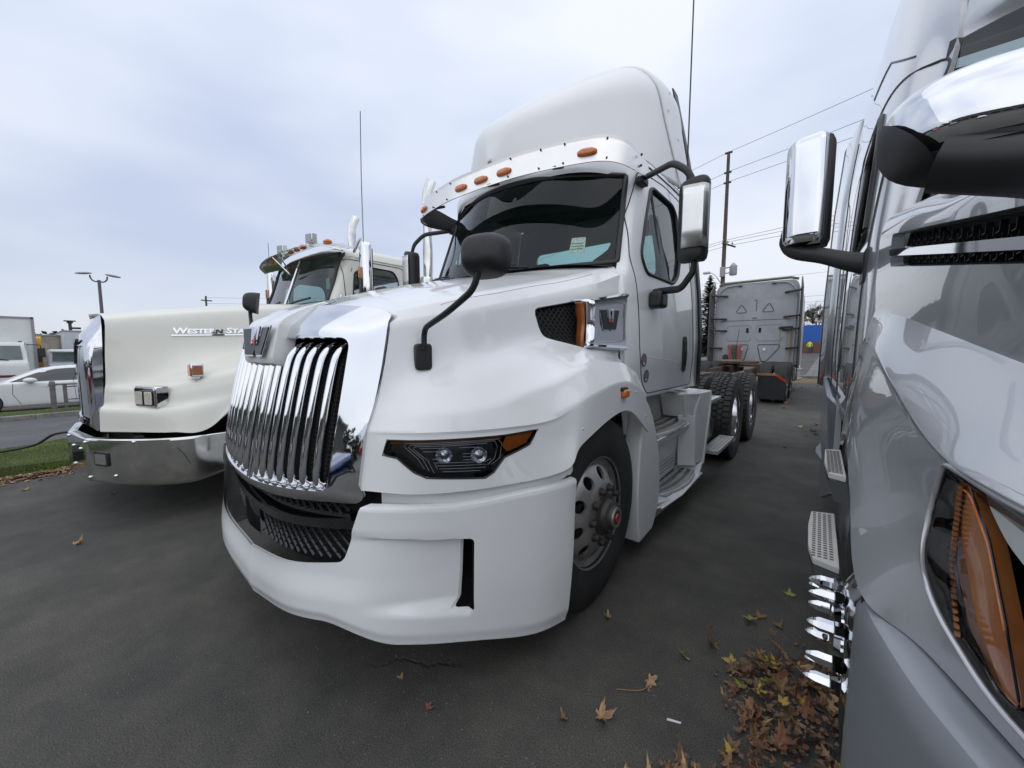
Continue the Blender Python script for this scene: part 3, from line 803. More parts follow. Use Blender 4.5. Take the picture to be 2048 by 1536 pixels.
# black mesh behind the bars
bm = bmesh.new()
for i in range(0, 47):
    x = -.46 + .02 * i; tube_bm([(x, yg(x, z) + .085, z) for z in (.80, 1.1, 1.43)], .0022, 4, bm)
for j in range(0, 33):
    z = .80 + .02 * j; tube_bm([(-.46 + .092 * q, yg(-.46 + .092 * q, z) + .085, z) for q in range(11)], .0022, 4, bm)
link('radiator_screen', mk(bm, ang=60), BLACK, gr, kind='stuff')
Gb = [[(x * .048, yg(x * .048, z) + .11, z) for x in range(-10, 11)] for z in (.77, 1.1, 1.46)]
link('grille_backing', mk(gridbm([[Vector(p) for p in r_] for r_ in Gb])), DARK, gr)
# ---- nose tongue with emblem (part of the hood centre)
def tng(dy):
    return [[(x * w_, y_ + dy + abs(x) ** 3 * (.010), z_) for x in (-1, -.8, -.4, 0, .4, .8, 1)] for w_, y_, z_ in
      ((.115, -1.018, 1.315), (.128, -1.040, 1.325), (.134, -1.042, 1.36), (.142, -1.022, 1.47), (.146, -1.005, 1.515), (.142, -.965, 1.548), (.135, -.885, 1.590), (.14, -.80, 1.622))]
Gt = loft(tng(0), 15, 4, sharp=(1,), linu=False)
ob = link('nose_piece', mk(shell(Gt, (0, .085, -.03)), ang=40), WHITE, mt)
bevel(ob, .006)
emblem(mt, frameM((0, -1.040, 1.425), (1, 0, 0), (0, .19, 1)), .255, .135)
seam('hood_seam', [(.20, -.79, 1.7), (.165, -.84, 1.7), (.12, -.90, 1.7)], (0, 0, -1), tree0, mt)
seam('hood_seam', [(.165, -.80, 1.7), (.15, -.74, 1.7)], (0, 0, -1), tree0, mt)
# ---- bumper: moulded full-height cover
BP = crs([(0, -1.135, 0), (.3, -1.095, 0), (.52, -1.00, 0), (.68, -.905, 0), (.82, -.795, 0), (.94, -.68, 0), (1.065, -.545, 0), (1.16, -.40, 0), (1.208, -.25, 0), (1.216, -.165, 0)], 200)
def bottomz(x):
    return .235 - .075 * ss(.46, .76, x) if x < .9 else .16 - .02 * ss(1.0, 1.2, x)
def topz(x): return .752 + .045 * ss(.9, 1.2, x) ** 1.0
rows = []
nz_ = 90
nrm = []
for i, p in enumerate(BP):
    t = (BP[min(i + 1, 199)] - BP[max(i - 1, 0)]).normalized(); nrm.append(Vector((-t.y * -1 if False else t.y * -1, t.x, 0)))
nrm = [Vector((-n.x, -n.y, 0)) if n.y > 0 else n for n in nrm]
nrm = [Vector((abs(n.x), -abs(n.y), 0)) for n in nrm]
for k in range(nz_ + 1):
    f = k / nz_; row = []
    for i_ in range(200):
        q_ = i_ * (1 - .115 * (1 - f) ** .9); k_ = min(198, int(q_)); p = BP[k_].lerp(BP[k_ + 1], q_ - k_); n = nrm[k_]
        x = p.x; zb_, zt_ = bottomz(x), topz(x)
        # parametric profile: underside lip, lower band, body, top ledge
        if f < .05: z = zb_ - .012 + .02 * f / .05; off = -.05 * (1 - f / .05) - .008
        elif f > .95: g_ = (f - .95) / .05; z = zt_ - .004 + .004 * math.sin(g_ * 1.57); off = -.012 * 1 - .045 * g_
        else:
            g_ = (f - .05) / .90; z = zb_ + .008 + (zt_ - .012 - zb_ - .008) * g_
            off = -.012 * (1 - ss(.0, .10, g_)) - .012 * ss(.35, 1, g_)
            # body above the chin is set back a little
            off -= .016 * ss(.335, .46, z) * (1 - ss(.93, 1.04, x)) * (1 - ss(.60, .66, z) * ss(.55, .62, x)) * (1 - .6 * ss(.50, .72, x))
        # scoop towards the slot
        if .60 < x < .985 and .27 < z < .66:
            tz_ = .635 - .02 * (x - .6) / .37
            d_ = .060 * ss(.60, .955, x) * (1 - ss(.970, .984, x)) * ss(.285, .345, z) * (1 - ss(tz_ - .02, tz_ - .004, z))
            off -= d_
        row.append(Vector((p.x + n.x * off, p.y + n.y * off, z)))
    rows.append(row)
bump = link('bumper', mk(gridbm(rows, mirror=True), ang=35), WHITE, mt)
thick(bump, .012); bake(bump, 35)
op = filletc([(-.56, -1.4, .505), (-.35, -1.4, .475), (0, -1.4, .462), (.35, -1.4, .475), (.56, -1.4, .505), (.632, -1.4, .745), (.632, -1.4, .98), (-.632, -1.4, .98), (-.632, -1.4, .745)], [.045, .2, .2, .2, .045, .01, .01, .01, .01], 4)
cs = [prism(op, (0, .8, 0))]
for s in (1, -1):
    sl_ = filletc([(s * .900, -.9, .305), (s * .990, -.9, .305), (s * .984, -.9, .615), (s * .900, -.9, .615)], .018, 4)
    cs.append(prism(sl_, (0, .5, 0)))
cut(bump, cs, 35)
# slot liner and dark core behind the front
for s in (1, -1): box('slot_liner', min(s * .90, s * 1.02), max(s * .90, s * 1.02), -.55, -.50, .28, .64, DARK, mt)
# ---- lower grilles
lg = bpy.data.objects.new('lower_grille', None); COL.objects.link(lg); lg.parent = mt
def yl(x): return -1.075 + .50 * x * x
def diamond(z0, z1, x0, x1, dy, zf=lambda x: 0, sp=.046, m=mat('mesh_plastic', (.035, .036, .038), .32), name='diamond_mesh', skip=None):
    bm = bmesh.new(); h = z1 - z0; k = int((x1 - x0 + h) / sp) + 3
    for sg in (1, -1):
        for i in range(-6, k):
            P = []
            for j in range(13):
                z = z0 + h * j / 12; x = x0 + i * sp + sg * (z - z0) * .95
                if sg == -1: x += h * .0
                if x0 <= x <= x1 and not (skip and skip[0] < x < skip[1]): P.append(Vector((x, yl(x) + dy + .10 * (z - z0), z + zf(x))))
                else:
                    if len(P) > 1: tube_bm(P, .0032, 4, bm, ry=.008, up=(0, 1, 0))
                    P = []
            if len(P) > 1: tube_bm(P, .0032, 4, bm, ry=.008, up=(0, 1, 0))
    return link(name, mk(bm, ang=40), m, lg, kind='stuff')
diamond(.675, .775, -.50, .50, .06)
diamond(.455, .600, -.60, .60, .055, zf=lambda x: .10 * x * x, skip=(-.30, -.10))
for (z0, z1, dy, x_, q) in ((.605, .640, .02, .60, .08), (.775, .80, .05, .50, 0), (.66, .678, .06, .5, 0)):
    G3 = [[(x_ * i / 10, yl(x_ * i / 10) + dd, z + q * (x_ * i / 10) ** 2) for i in range(-10, 11)] for z, dd in ((z0, dy + .05), (z0, dy), (z1, dy), (z1, dy + .05))]
    link('grille_rail', mk(gridbm([[Vector(p) for p in r_] for r_ in G3])), BLACKG if z0 == .605 else BLACK, lg)
G3 = [[(x, yl(x) + .045 - .012 * math.sin((x + .30) / .2 * math.pi), z) for x in [-.30 + .02 * i for i in range(11)]] for z in (.44, .50, .56, .607)]
link('radar_cover', mk(gridbm([[Vector(p) for p in r_] for r_ in G3])), BLACKG, lg)
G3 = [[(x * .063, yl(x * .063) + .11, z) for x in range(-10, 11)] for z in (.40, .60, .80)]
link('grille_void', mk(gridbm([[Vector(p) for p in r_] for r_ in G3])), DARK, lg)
for x in (.56, -.56): box('tow_bracket', x - .02, x + .02, -.86, -.80, .66, .70, FRAME, lg, .006)
# white inner panel between hood lower edge and bumper
for s in (1, -1):
    P = [(s * p.x * .960, p.y + .045 + .07 * (1 - ss(.60, .95, p.x)), 0) for p in BP[62:196:5]]
    G3 = [[Vector((p[0], p[1], z + .04 * ss(.9, 1.2, abs(p[0])))) for p in P] for z in (.70, .86)]
    link('bumper_bridge', mk(gridbm(G3)), WHITE2, mt)
# ---- wheel housing (dark inner liner)
for s in (1, -1):
    bm = bmesh.new(); prof = []
    for k in range(13):
        a = math.pi * (-.12 + 1.24 * k / 12); prof.append((math.cos(a) * .62 * -1, math.sin(a) * .60))
    G3 = [[Vector((s * x, .14 + a_, .50 + b_)) for a_, b_ in prof] for x in (.60, 1.06)]
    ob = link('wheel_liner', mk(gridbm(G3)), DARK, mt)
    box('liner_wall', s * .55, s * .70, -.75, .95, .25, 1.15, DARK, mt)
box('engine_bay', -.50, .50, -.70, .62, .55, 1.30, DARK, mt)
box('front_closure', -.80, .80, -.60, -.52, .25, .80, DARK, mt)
# fender marker lamp
mk_ = bpy.data.objects.new('marker_light', None); COL.objects.link(mk_); mk_.parent = mt
th = bvh(hood)
q = drape_pts([Vector((1.25, .30, 1.155))], (-1, 0, 0), th, off=0)[0]
box('lamp_base', q.x - .005, q.x + .018, q.y - .033, q.y + .033, q.z + .006, q.z + .03, BLACK, mk_, .006)
box('lamp_lens', q.x - .005, q.x + .030, q.y - .030, q.y + .030, q.z - .026, q.z + .018, AMBER, mk_, .010)
for s in (1, -1):
    seam('hood_crease', [(s * .66, -.50, 2.2), (s * .74, -.2, 2.2), (s * .83, .2, 2.2), (s * .885, .55, 2.2)], (0, 0, -1), tree0, mt, r=.0016, m=mat('shut_line_grey', (.25, .25, .25), .6))
    for y, z in ((.50, 1.14), (.66, .98), (-.12, 1.02)):
        q = drape_pts([Vector((s * 1.6, y, z))], (-s, 0, 0), tree0, off=0)[0]; bq = bmesh.new(); bmesh.ops.create_uvsphere(bq, u_segments=8, v_segments=5, radius=.006, matrix=Matrix.Translation(q)); link('fender_rivet', mk(bq), STEEL, mt)
# ---- cab shell
def cabrow(z, xs):
    """x,y points front to rear at height z"""
    return [(a, b, z + (c if len(t) > 2 else 0)) for t in xs for a, b, c in [(t + (0,))[:3]]]
cr_rows = [
 [(0, 1.0, 2.905), (0, 1.2, 2.925), (0, 1.7, 2.93), (0, 2.18, 2.93)],
 [(.55, 1.06, 2.89), (.57, 1.25, 2.91), (.6, 1.7, 2.915), (.6, 2.18, 2.915)],
 [(.78, 1.10, 2.83), (.83, 1.30, 2.86), (.85, 1.7, 2.865), (.86, 2.18, 2.865)],
 [(.865, 1.10, 2.76), (.925, 1.27, 2.79), (.94, 1.7, 2.795), (.945, 2.18, 2.80)],
 [(.872, 1.055, 2.64), (.945, 1.17, 2.65), (.965, 1.6, 2.66), (.975, 2.18, 2.66)],
 [(.885, .985, 2.45), (.965, 1.09, 2.45), (.998, 1.5, 2.45), (1.005, 2.18, 2.45)],
 [(.905, .90, 2.20), (.99, 1.0, 2.20), (1.025, 1.5, 2.20), (1.035, 2.18, 2.20)],
 [(.93, .815, 1.975), (1.015, .93, 1.975), (1.05, 1.5, 1.975), (1.06, 2.18, 1.975)],
 [(.97, .715, 1.86), (1.035, .85, 1.82), (1.068, 1.5, 1.82), (1.075, 2.18, 1.82)],
 [(.99, .70, 1.62), (1.055, .80, 1.60), (1.085, 1.5, 1.60), (1.09, 2.18, 1.60)],
 [(1.02, .70, 1.34), (1.07, .80, 1.34), (1.095, 1.5, 1.34), (1.10, 2.18, 1.34)],
 [(1.03, .70, 1.20), (1.065, .80, 1.20), (1.085, 1.5, 1.20), (1.09, 2.18, 1.20)],
 [(1.03, .70, 1.06), (1.06, .80, 1.055), (1.075, 1.5, 1.045), (1.08, 2.18, 1.045)]]
cab = link('cab', mk(gridbm(loft(cr_rows, 44, 5, sharp=()), mirror=True), ang=40), WHITE, mt)
thick(cab, .02); bake(cab, 40)
WO = filletc([(1.5, y, z) for y, z in ((1.07, 1.925), (1.01, 2.04), (1.13, 2.30), (1.275, 2.57), (1.34, 2.60), (1.76, 2.585), (1.83, 2.52), (1.835, 2.16), (1.74, 1.99), (1.60, 1.915))], .05, 4)
cut(cab, [prism([Vector((s * p.x, p.y, p.z)) for p in WO], (-s * .9, 0, 0)) for s in (1, -1)], 40)
ctree = bvh(cab)
# back wall with window
bw_ = link('back_wall', prism([(x, 2.17, z) for x, z in ((-1.06, 1.05), (1.06, 1.05), (1.04, 1.98), (.93, 2.78), (.6, 2.9), (-.6, 2.9), (-.93, 2.78), (-1.04, 1.98))], (0, .03, 0)), WHITE2, mt)
cut(bw_, [prism([Vector(p) for p in filletc([(-.72, 2.1, 2.10), (.72, 2.1, 2.10), (.70, 2.1, 2.50), (-.70, 2.1, 2.50)], .06)], (0, .2, 0))])
link('rear_window', prism([Vector(p) for p in filletc([(-.73, 2.18, 2.09), (.73, 2.18, 2.09), (.71, 2.18, 2.51), (-.71, 2.18, 2.51)], .06)], (0, .004, 0)), glassmat('rear_glass', (.75, .88, .86)), mt)
link('cab_floor', prism([(-1.0, .6, 1.08), (1.0, .6, 1.08), (1.0, 2.15, 1.08), (-1.0, 2.15, 1.08)], (0, 0, .03)), INTERIOR, mt)
for s in (1, -1):
    side = [p for p in drape_pts([Vector((s * 1.5, p.y, p.z)) for p in WO], (-s, 0, 0), BVHTree.FromPolygons(*(lambda G_: ([v for r_ in G_ for v in r_], [(i * 44 + j, i * 44 + j + 1, (i + 1) * 44 + j + 1, (i + 1) * 44 + j) for i in range(len(G_) - 1) for j in range(43)]))([[Vector((v.x * s, v.y, v.z)) for v in r_] for r_ in loft(cr_rows, 44, 5)])), off=0)]
    w_ = bpy.data.objects.new('door_window', None); COL.objects.link(w_); w_.parent = mt
    link('window_seal', mk(tube_bm(side, .014, 8, closed=True), ang=60), SEAL, w_)
    ins = [p - Vector((s * .012, 0, 0)) for p in side]
    bm = bmesh.new(); bm.faces.new([bm.verts.new(p) for p in ins]); bmesh.ops.triangulate(bm, faces=bm.faces)
    link('pane', mk(bm, ang=None), GLASSS, w_)
    link('window_bar', mk(tube_bm([(s * .945, 1.32, 2.61), (s * .985, 1.37, 2.25), (s * 1.02, 1.45, 1.90)], .02, 8)), BLACK, w_)
    # door outline, handle, seams
    D = filletc([(s * 1.5, y, z) for y, z in ((1.12, 2.66), (.955, 2.32), (.87, 1.98), (.89, 1.84), (.885, 1.35), (.95, 1.16), (1.05, 1.075), (2.12, 1.07), (2.12, 2.2), (2.12, 2.68), (1.6, 2.70))], [.04, .02, .1, .1, .2, .1, .04, .04, .0, .05, .02], 4)
    seam('door_seam', D, (-s, 0, 0), ctree, mt, closed=True, r=.0045)
    seam('roof_gutter', [(s * 1.5, 1.12, 2.72), (s * 1.5, 1.3, 2.745), (s * 1.5, 1.7, 2.75), (s * 1.5, 2.17, 2.75)], (-s, 0, 0), ctree, mt, r=.007)
    seam('roof_gutter', [(s * 1.5, 1.05, 2.70), (s * 1.5, 1.22, 2.80), (s * 1.5, 1.7, 2.82), (s * 1.5, 2.17, 2.82)], (-s, 0, 0), ctree, mt, r=.004)
    Q = drape_pts(resample([(s * 1.5, .90, 1.345), (s * 1.5, 1.5, 1.30), (s * 1.5, 1.72, 1.27), (s * 1.5, 1.80, 1.235)], .03), (-s, 0, 0), ctree, off=-.001)
    link('door_crease', mk(tube_bm(Q, .003, 6), ang=60), WHITE2, mt)
    hp = filletc([(s * 1.098, y, z) for y, z in ((1.80, 1.50), (1.90, 1.50), (1.925, 1.33), (1.89, 1.20), (1.82, 1.19), (1.785, 1.32))], .04, 4)
    dh = link('door_handle', prism([Vector(p) for p in hp], (s * .008, 0, 0)), BLACK, mt); bevel(dh, .003)
    box('grab_bar', s * 1.106 - .008, s * 1.106 + .008, 1.84, 1.86, 1.24, 1.46, BLACKG, dh, .006)
# round stickers on the door
for (y, z), nm in (((.955, 1.315), 'a'), ((1.02, 1.20), 'b')):
    h_ = ctree.ray_cast(Vector((1.5, y, z)), Vector((-1, 0, 0))); n_ = h_[1] if h_[1].x > 0 else -h_[1]; q = h_[0] + n_ * .0025
    tx = Vector((0, 1, 0)) - n_ * n_.y; M = frameM(q, tx, n_.cross(tx))
    st = plate('sticker', [(.046 * math.cos(k * math.pi / 16), .046 * math.sin(k * math.pi / 16)) for k in range(32)], .0012, mat('sticker_blue', (.13, .17, .30), .45, noise_amt=.4, nscale=120), mt, M)
    plate('sticker_print', [(x * .8, y_ * .8 + .006) for x, y_ in star_pts(.036, .55)] if nm == 'a' else [(-.03, -.006), (.03, -.006), (.026, .016), (0, .028), (-.026, .016)], .0006, mat('sticker_red', (.45, .13, .10), .5), st, M, z0=.0013)
    plate('sticker_white', [(-.008, -.032), (.008, -.032), (.008, -.016), (-.008, -.016)], .0006, mat('sticker_white', (.75, .75, .75), .5), st, M, z0=.0013)
# ---- windshield
wsr = [[(0, .465, 1.925), (.45, .535, 1.94), (.72, .655, 1.955), (.925, .825, 1.975)],
       [(0, .56, 2.16), (.45, .62, 2.17), (.70, .73, 2.18), (.905, .905, 2.20)],
       [(0, .66, 2.42), (.45, .715, 2.425), (.68, .815, 2.43), (.885, .995, 2.44)],
       [(0, .745, 2.665), (.45, .795, 2.66), (.67, .88, 2.65), (.872, 1.06, 2.625)]]
wg = bpy.data.objects.new('windshield', None); COL.objects.link(wg); wg.parent = mt
GW = []
for j_ in range(19):
    v_ = j_ / 18; row_ = []
    for i_ in range(26):
        u_ = i_ / 25; row_.append(Vector(((.925 + (.872 - .925) * v_) * u_, .465 + .28 * v_ + (.36 - .045 * v_) * u_ ** 2.1, 1.925 + .74 * v_ + (.05 - .09 * v_) * u_ ** 2)))
    GW.append(row_)
link('pane', mk(gridbm(GW, mirror=True), ang=60), GLASS, wg)
full = lambda row: [Vector((-p.x, p.y, p.z)) for p in row[::-1]] + [p for p in row[1:]]
bord = full(GW[0]) + [r_[-1] for r_ in GW[1:-1]] + full(GW[-1])[::-1] + [Vector((-r_[-1].x, r_[-1].y, r_[-1].z)) for r_ in GW[1:-1][::-1]]
bord = filletc(bord, .01, 1)
link('windshield_seal', mk(tube_bm(bord, .020, 8, closed=True), ang=60), SEAL, wg)
# black ceramic band around the glass edge
def wspt(u, v):
    i = min(max(v, 0), .9999) * (len(GW) - 1); j = min(abs(u), .9999) * 25; a, b = int(i), int(j)
    p = GW[a][b].lerp(GW[a][b + 1], j - b).lerp(GW[a + 1][b].lerp(GW[a + 1][b + 1], j - b), i - a)
    return Vector((p.x * (1 if u >= 0 else -1), p.y, p.z))
for sg in (1, -1):
    G3 = [[wspt(sg * (1 - .0 - w_ * (1 + 2.2 * ss(.25, 0, v) ** 2)), v) + Vector((0, .004, 0)) for w_ in (0, .05)] for v in [k / 20 for k in range(21)]]
    link('glass_band', mk(gridbm(G3)), DARK, wg)
# dark sheet behind the upper glass, standing in for the sun visor's reflection
G3 = [[wspt(-.97 + 1.94 * k / 40, v) + Vector((0, .02, 0)) for k in range(41)] for v in (.62, .80, .96)]
link('reflected_dark_band', mk(gridbm(G3)), DARK, wg)
G3 = [[wspt(-.98 + 1.96 * k / 40, v) + Vector((0, .02, .0)) for k in range(41)] for v in (-.02, .05)]
# cowl panel
CW = [[(x, y - .02, z - .0) for x, y, z in ((0, .36, 1.925), (.45, .44, 1.93), (.72, .56, 1.94), (.91, .72, 1.93))], [(x, y, z) for x, y, z in ((0, .48, 1.915), (.45, .55, 1.93), (.72, .67, 1.945), (.94, .84, 1.965))]]
link('cowl', mk(gridbm(loft(CW, 20, 2), mirror=True)), BLACK, mt)
# front header above the glass
HD = [[(0, .745, 2.66), (.45, .795, 2.655), (.68, .887, 2.645), (.873, 1.065, 2.62)],
      [(0, .735, 2.70), (.45, .78, 2.695), (.68, .88, 2.69), (.872, 1.07, 2.67)],
      [(0, .77, 2.79), (.45, .81, 2.785), (.70, .91, 2.77), (.868, 1.095, 2.74)],
      [(0, .90, 2.88), (.42, .94, 2.87), (.66, 1.01, 2.85), (.80, 1.10, 2.82)],
      [(0, 1.02, 2.905), (.40, 1.05, 2.90), (.60, 1.09, 2.89), (.76, 1.14, 2.84)]]
link('roof_header', mk(gridbm(loft(HD, 26, 4), mirror=True), ang=50), WHITE, mt)
# wipers
for P in ([(-.30, .47, 1.955), (-.52, .52, 1.975), (-.80, .66, 2.0)], [(.42, .50, 1.955), (.15, .46, 1.985), (-.08, .445, 1.985)]):
    w_ = tube('wiper_arm', P, .008, BLACK, mt, n=10)
    tube('wiper_blade', [Vector(p) + Vector((0, .01, .014)) for p in P[1:]] if False else [Vector(P[0]).lerp(Vector(P[1]), .4) + Vector((0, .012, .018)), Vector(P[1]) + Vector((0, .012, .02)), Vector(P[2]) + Vector((0, .012, .02))], .006, BLACK, w_, n=10)
# permit sticker inside the glass
p0 = wspt(.80, .14); p1 = wspt(.70, .14); p2 = wspt(.705, .30); p3 = wspt(.795, .30)
o_ = Vector((0, -.003, 0))
st = link('permit_sticker', prism([q + o_ for q in (p0, p1, p2, p3)], (0, .001, 0)), mat('permit_sticker', (.45, .60, .50), .6, noise_amt=.5, nscale=90), mt)
for k in (.18, .21, .24): 
    a, b = wspt(.785, k), wspt(.71, k); link('sticker_line', mk(tube_bm([a + o_ * 1.5, b + o_ * 1.5], .002, 4)), mat('print_green', (.12, .25, .18), .6), st)
# interior: dash, wheel, seats, rear trim
box('dashboard', -.86, .86, .62, 1.05, 1.45, 1.90, INTERIOR, mt, .06)
box('head_liner', -.82, .82, 1.10, 2.14, 2.76, 2.80, INTLIGHT, mt)
for x in (.42, -.42):
    st = bpy.data.objects.new('seat', None); COL.objects.link(st); st.parent = mt
    box('seat_cushion', x - .24, x + .24, 1.35, 1.80, 1.40, 1.56, INTERIOR, st, .05)
    box('seat_back', x - .23, x + .23, 1.76, 1.90, 1.50, 2.10, INTLIGHT, st, .05)
    box('headrest', x - .13, x + .13, 1.78, 1.88, 2.12, 2.30, INTLIGHT, st, .04)
M = Matrix.Translation((.42, 1.12, 1.93)) @ Matrix.Rotation(R(35), 4, 'X')
sw = link('steering_wheel', mk(tube_bm([M @ Vector((.225 * math.cos(k * math.pi / 16), .225 * math.sin(k * math.pi / 16), 0)) for k in range(32)], .016, 8, closed=True)), BLACK, mt)
for a in (0, 120, 240): link('spoke', mk(tube_bm([M @ Vector((0, 0, -.02)), M @ Vector((.22 * math.cos(R(a + 90)), .22 * math.sin(R(a + 90)), 0))], .018, 6)), BLACK, sw)
# ---- stainless sun visor with five amber lamps
VP = crs([(0, .46, 0), (.32, .472, 0), (.60, .52, 0), (.80, .575, 0), (.90, .62, 0), (.965, .69, 0), (1.0, .79, 0), (1.01, .95, 0), (1.015, 1.12, 0)], 60)
def visP(p, t, f):
    x = p.x; zlo = 2.558 + .012 * (1 - f); zhi = 2.748 - .005 * f
    zlo_ = zlo + .03 * ss(.75, 1.12, p.y); zhi_ = zhi - .03 * ss(.8, 1.12, p.y)
    return Vector((x - .02 * t * (x / 1.0), p.y + .045 * t, zlo_ + (zhi_ - zlo_) * t))
rows = [[visP(p, t, i / 59) + (Vector((0, .03, .012)) if k == 0 else Vector()) for i, p in enumerate(VP)] for k, t in enumerate((.02, 0, .25, .5, .75, 1.0))]
vis = link('sun_visor', mk(gridbm(rows, mirror=True), ang=40), mat('satin_stainless', (.80, .78, .75), .34, metal=1.0, noise_amt=.06, nscale=3), mt); thick(vis, .003)
link('visor_dark_backing', mk(gridbm([[v + Vector((-.004 * v.x, .008, 0)) for v in r_] for r_ in rows[1:]], mirror=True)), BLACK, vis)  # black backing added behind the visor so the windshield mirrors a dark band
def at_x(x, t=.36):
    i = min(range(60), key=lambda k: abs(VP[k].x - abs(x)) if VP[k].y < .72 else 9)
    p = visP(VP[i], t, i / 59); q = visP(VP[min(i + 1, 59)], t, i / 59); d = (q - p).normalized()
    if x < 0: p.x *= -1; d = Vector((d.x, -d.y, d.z))
    return p, d
for x in (-.81, -.20, 0, .20, .81):
    p, d = at_x(x); up = Vector((0, .25, 1)).normalized(); n = d.cross(up).normalized()
    M = Matrix(((d.x, n.x, up.x, p.x), (d.y, n.y, up.y, p.y), (d.z, n.z, up.z, p.z), (0, 0, 0, 1)))
    if n.y > 0: M = M @ Matrix.Rotation(math.pi, 4, 'Z')
    lg_ = bpy.data.objects.new('visor_light', None); COL.objects.link(lg_); lg_.parent = mt
    pts = [(.062 * math.cos(a), .020 * math.sin(a)) for a in [k * math.pi / 12 for k in range(24)]]
    pts = [(math.copysign(abs(math.cos(a)) ** .7, math.cos(a)) * .060, math.copysign(abs(math.sin(a)) ** .7, math.sin(a)) * .021) for a in [k * math.pi / 12 for k in range(24)]]
    b = bmesh.new(); rr = []
    for s_, dy in ((1, 0), (1, .012), (.82, .022), (.4, .026)):
        rr.append([b.verts.new(M @ Vector((x_ * s_, dy, z_ * s_))) for x_, z_ in pts])
    for i in range(3):
        for k in range(24): b.faces.new((rr[i][k], rr[i][(k + 1) % 24], rr[i + 1][(k + 1) % 24], rr[i + 1][k]))
    b.faces.new(rr[-1])
    link('amber_lens', mk(b, ang=40), AMBER, lg_)
    b = bmesh.new(); prism_bm([M @ Vector((x_ * 1.06, -.002, z_ * 1.12)) for x_, z_ in pts], M.to_3x3() @ Vector((0, .008, 0)), b)
    link('lamp_base', mk(b), mat('lamp_base_red', (.35, .07, .02), .4), lg_)
for x in (-.93, -.62, -.40, .25, .50, .66, .93):
    for t in (.12, .86):
        p, d = at_x(x, t)
        b = bmesh.new(); bmesh.ops.create_uvsphere(b, u_segments=8, v_segments=5, radius=.007, matrix=Matrix.Translation(p + Vector((0, -.003, 0))))
        link('screw', mk(b), FRAME, mt)
for p in ((1.014, .98, 2.70), (1.012, .98, 2.63)):
    b = bmesh.new(); bmesh.ops.create_uvsphere(b, u_segments=8, v_segments=5, radius=.009, matrix=Matrix.Translation(p)); link('screw', mk(b), FRAME, mt)
for x in (-.80, -.58, .07, .62): 
    p, d = at_x(x, .02)
    b = bmesh.new(); prism_bm([p + Vector((-.014, .0, .01)), p + Vector((.014, .0, .01)), p + Vector((.012, .10, .05)), p + Vector((-.012, .10, .05))], (0, .01, -.018), b)
    link('visor_bracket', mk(b), BLACK, mt)
# ---- roof fairing
def fst(yb, yt, zt, hw, ht, sh, zb=2.80):
    """one cross section, base at yb leaning back to yt at the top"""
    P = []
    prof = [(0, 0.0), (.35, .004), (.62, .02), (.80, .06), (.92, .13), (1.0, .26), (1.0, .5), (1.0, .78), (1.0, 1.0)]
    for a, b in prof:
        w_ = ht + (hw - ht) * b
        P.append((a * w_, yt + (yb - yt) * b, zt + (zb - zt) * b))
    return P
secs = [fst(.57, .57, 2.80, .03, .02, 0, 2.74), fst(.60, .60, 2.93, .13, .07, 0, 2.74), fst(.66, .65, 3.09, .27, .16, 0), fst(.80, .80, 3.24, .46, .34, 0), fst(1.05, 1.06, 3.45, .66, .53, 0), fst(1.35, 1.32, 3.63, .83, .67, 0), fst(1.60, 1.48, 3.735, .91, .75, 0), fst(1.85, 1.58, 3.79, .955, .785, 0), fst(2.0, 1.66, 3.825, .972, .795, 0)]
GF = loft(secs, 40, 5)
fair = link('roof_fairing', mk(gridbm(GF, mirror=True), ang=50), WHITE2, mt); thick(fair, .008)
secs2 = [fst(1.985, 1.62, 3.80, .982, .80, 0), fst(2.0, 1.66, 3.84, .988, .81, 0), fst(2.12, 1.9, 3.90, .99, .82, 0), fst(2.30, 2.10, 3.90, .995, .825, 0), fst(2.36, 2.18, 3.86, .99, .82, 0)]
GF2 = loft(secs2, 40, 4)
ext = link('fairing_extender', mk(gridbm(GF2, mirror=True), ang=40), WHITE2, mt); thick(ext, .008)
link('fairing_gap', mk(gridbm([[Vector((p[0] * .995, p[1], p[2] - .01)) for p in crs(fst(1.97, 1.61, 3.775, .965, .785, 0), 40)], [Vector(p) for p in crs(fst(2.0, 1.64, 3.80, .97, .79, 0), 40)]], mirror=True)), SEAL, mt)
for s in (1, -1):
    for y, z in ((1.80, 3.42), (2.0, 3.25), (2.0, 3.0), (1.9, 3.62)):
        b = bmesh.new(); x = (.825 + (.99 - .825) * (3.9 - z) / 1.1); lathe_bm([(0, .012), (.004, .011), (.004, .001)], 10, b, M=Matrix.Translation((s * x, y + .06, z)) @ (Matrix.Rotation(math.pi, 4, 'Z') if s < 0 else Matrix()))
        link('fastener', mk(b), STEEL, mt)
    # side extenders behind the cab with black rubber trailing edge
    G3 = [[(s * xx, yy, z) for yy in (2.16, 2.20, 2.28)] for xx, z in ((1.095, 1.045), (1.10, 1.5), (1.075, 1.9), (1.03, 2.3), (1.0, 2.7), (.99, 2.86))]
    e_ = link('side_extender', mk(gridbm([[Vector(p) for p in r_] for r_ in G3])), WHITE, mt); thick(e_, .02)
    G3 = [[(s * xx, yy + dy, z) for yy in (2.285, 2.42)] for xx, z, dy in ((1.10, 1.045, 0), (1.105, 1.5, 0), (1.08, 1.9, 0), (1.035, 2.3, 0), (1.0, 2.7, 0), (.992, 2.86, .03), (.92, 3.3, -.06), (.84, 3.75, -.16))]
    e_ = link('extender_edge', mk(gridbm([[Vector(p) for p in r_] for r_ in G3])), BLACK, mt); thick(e_, .012)
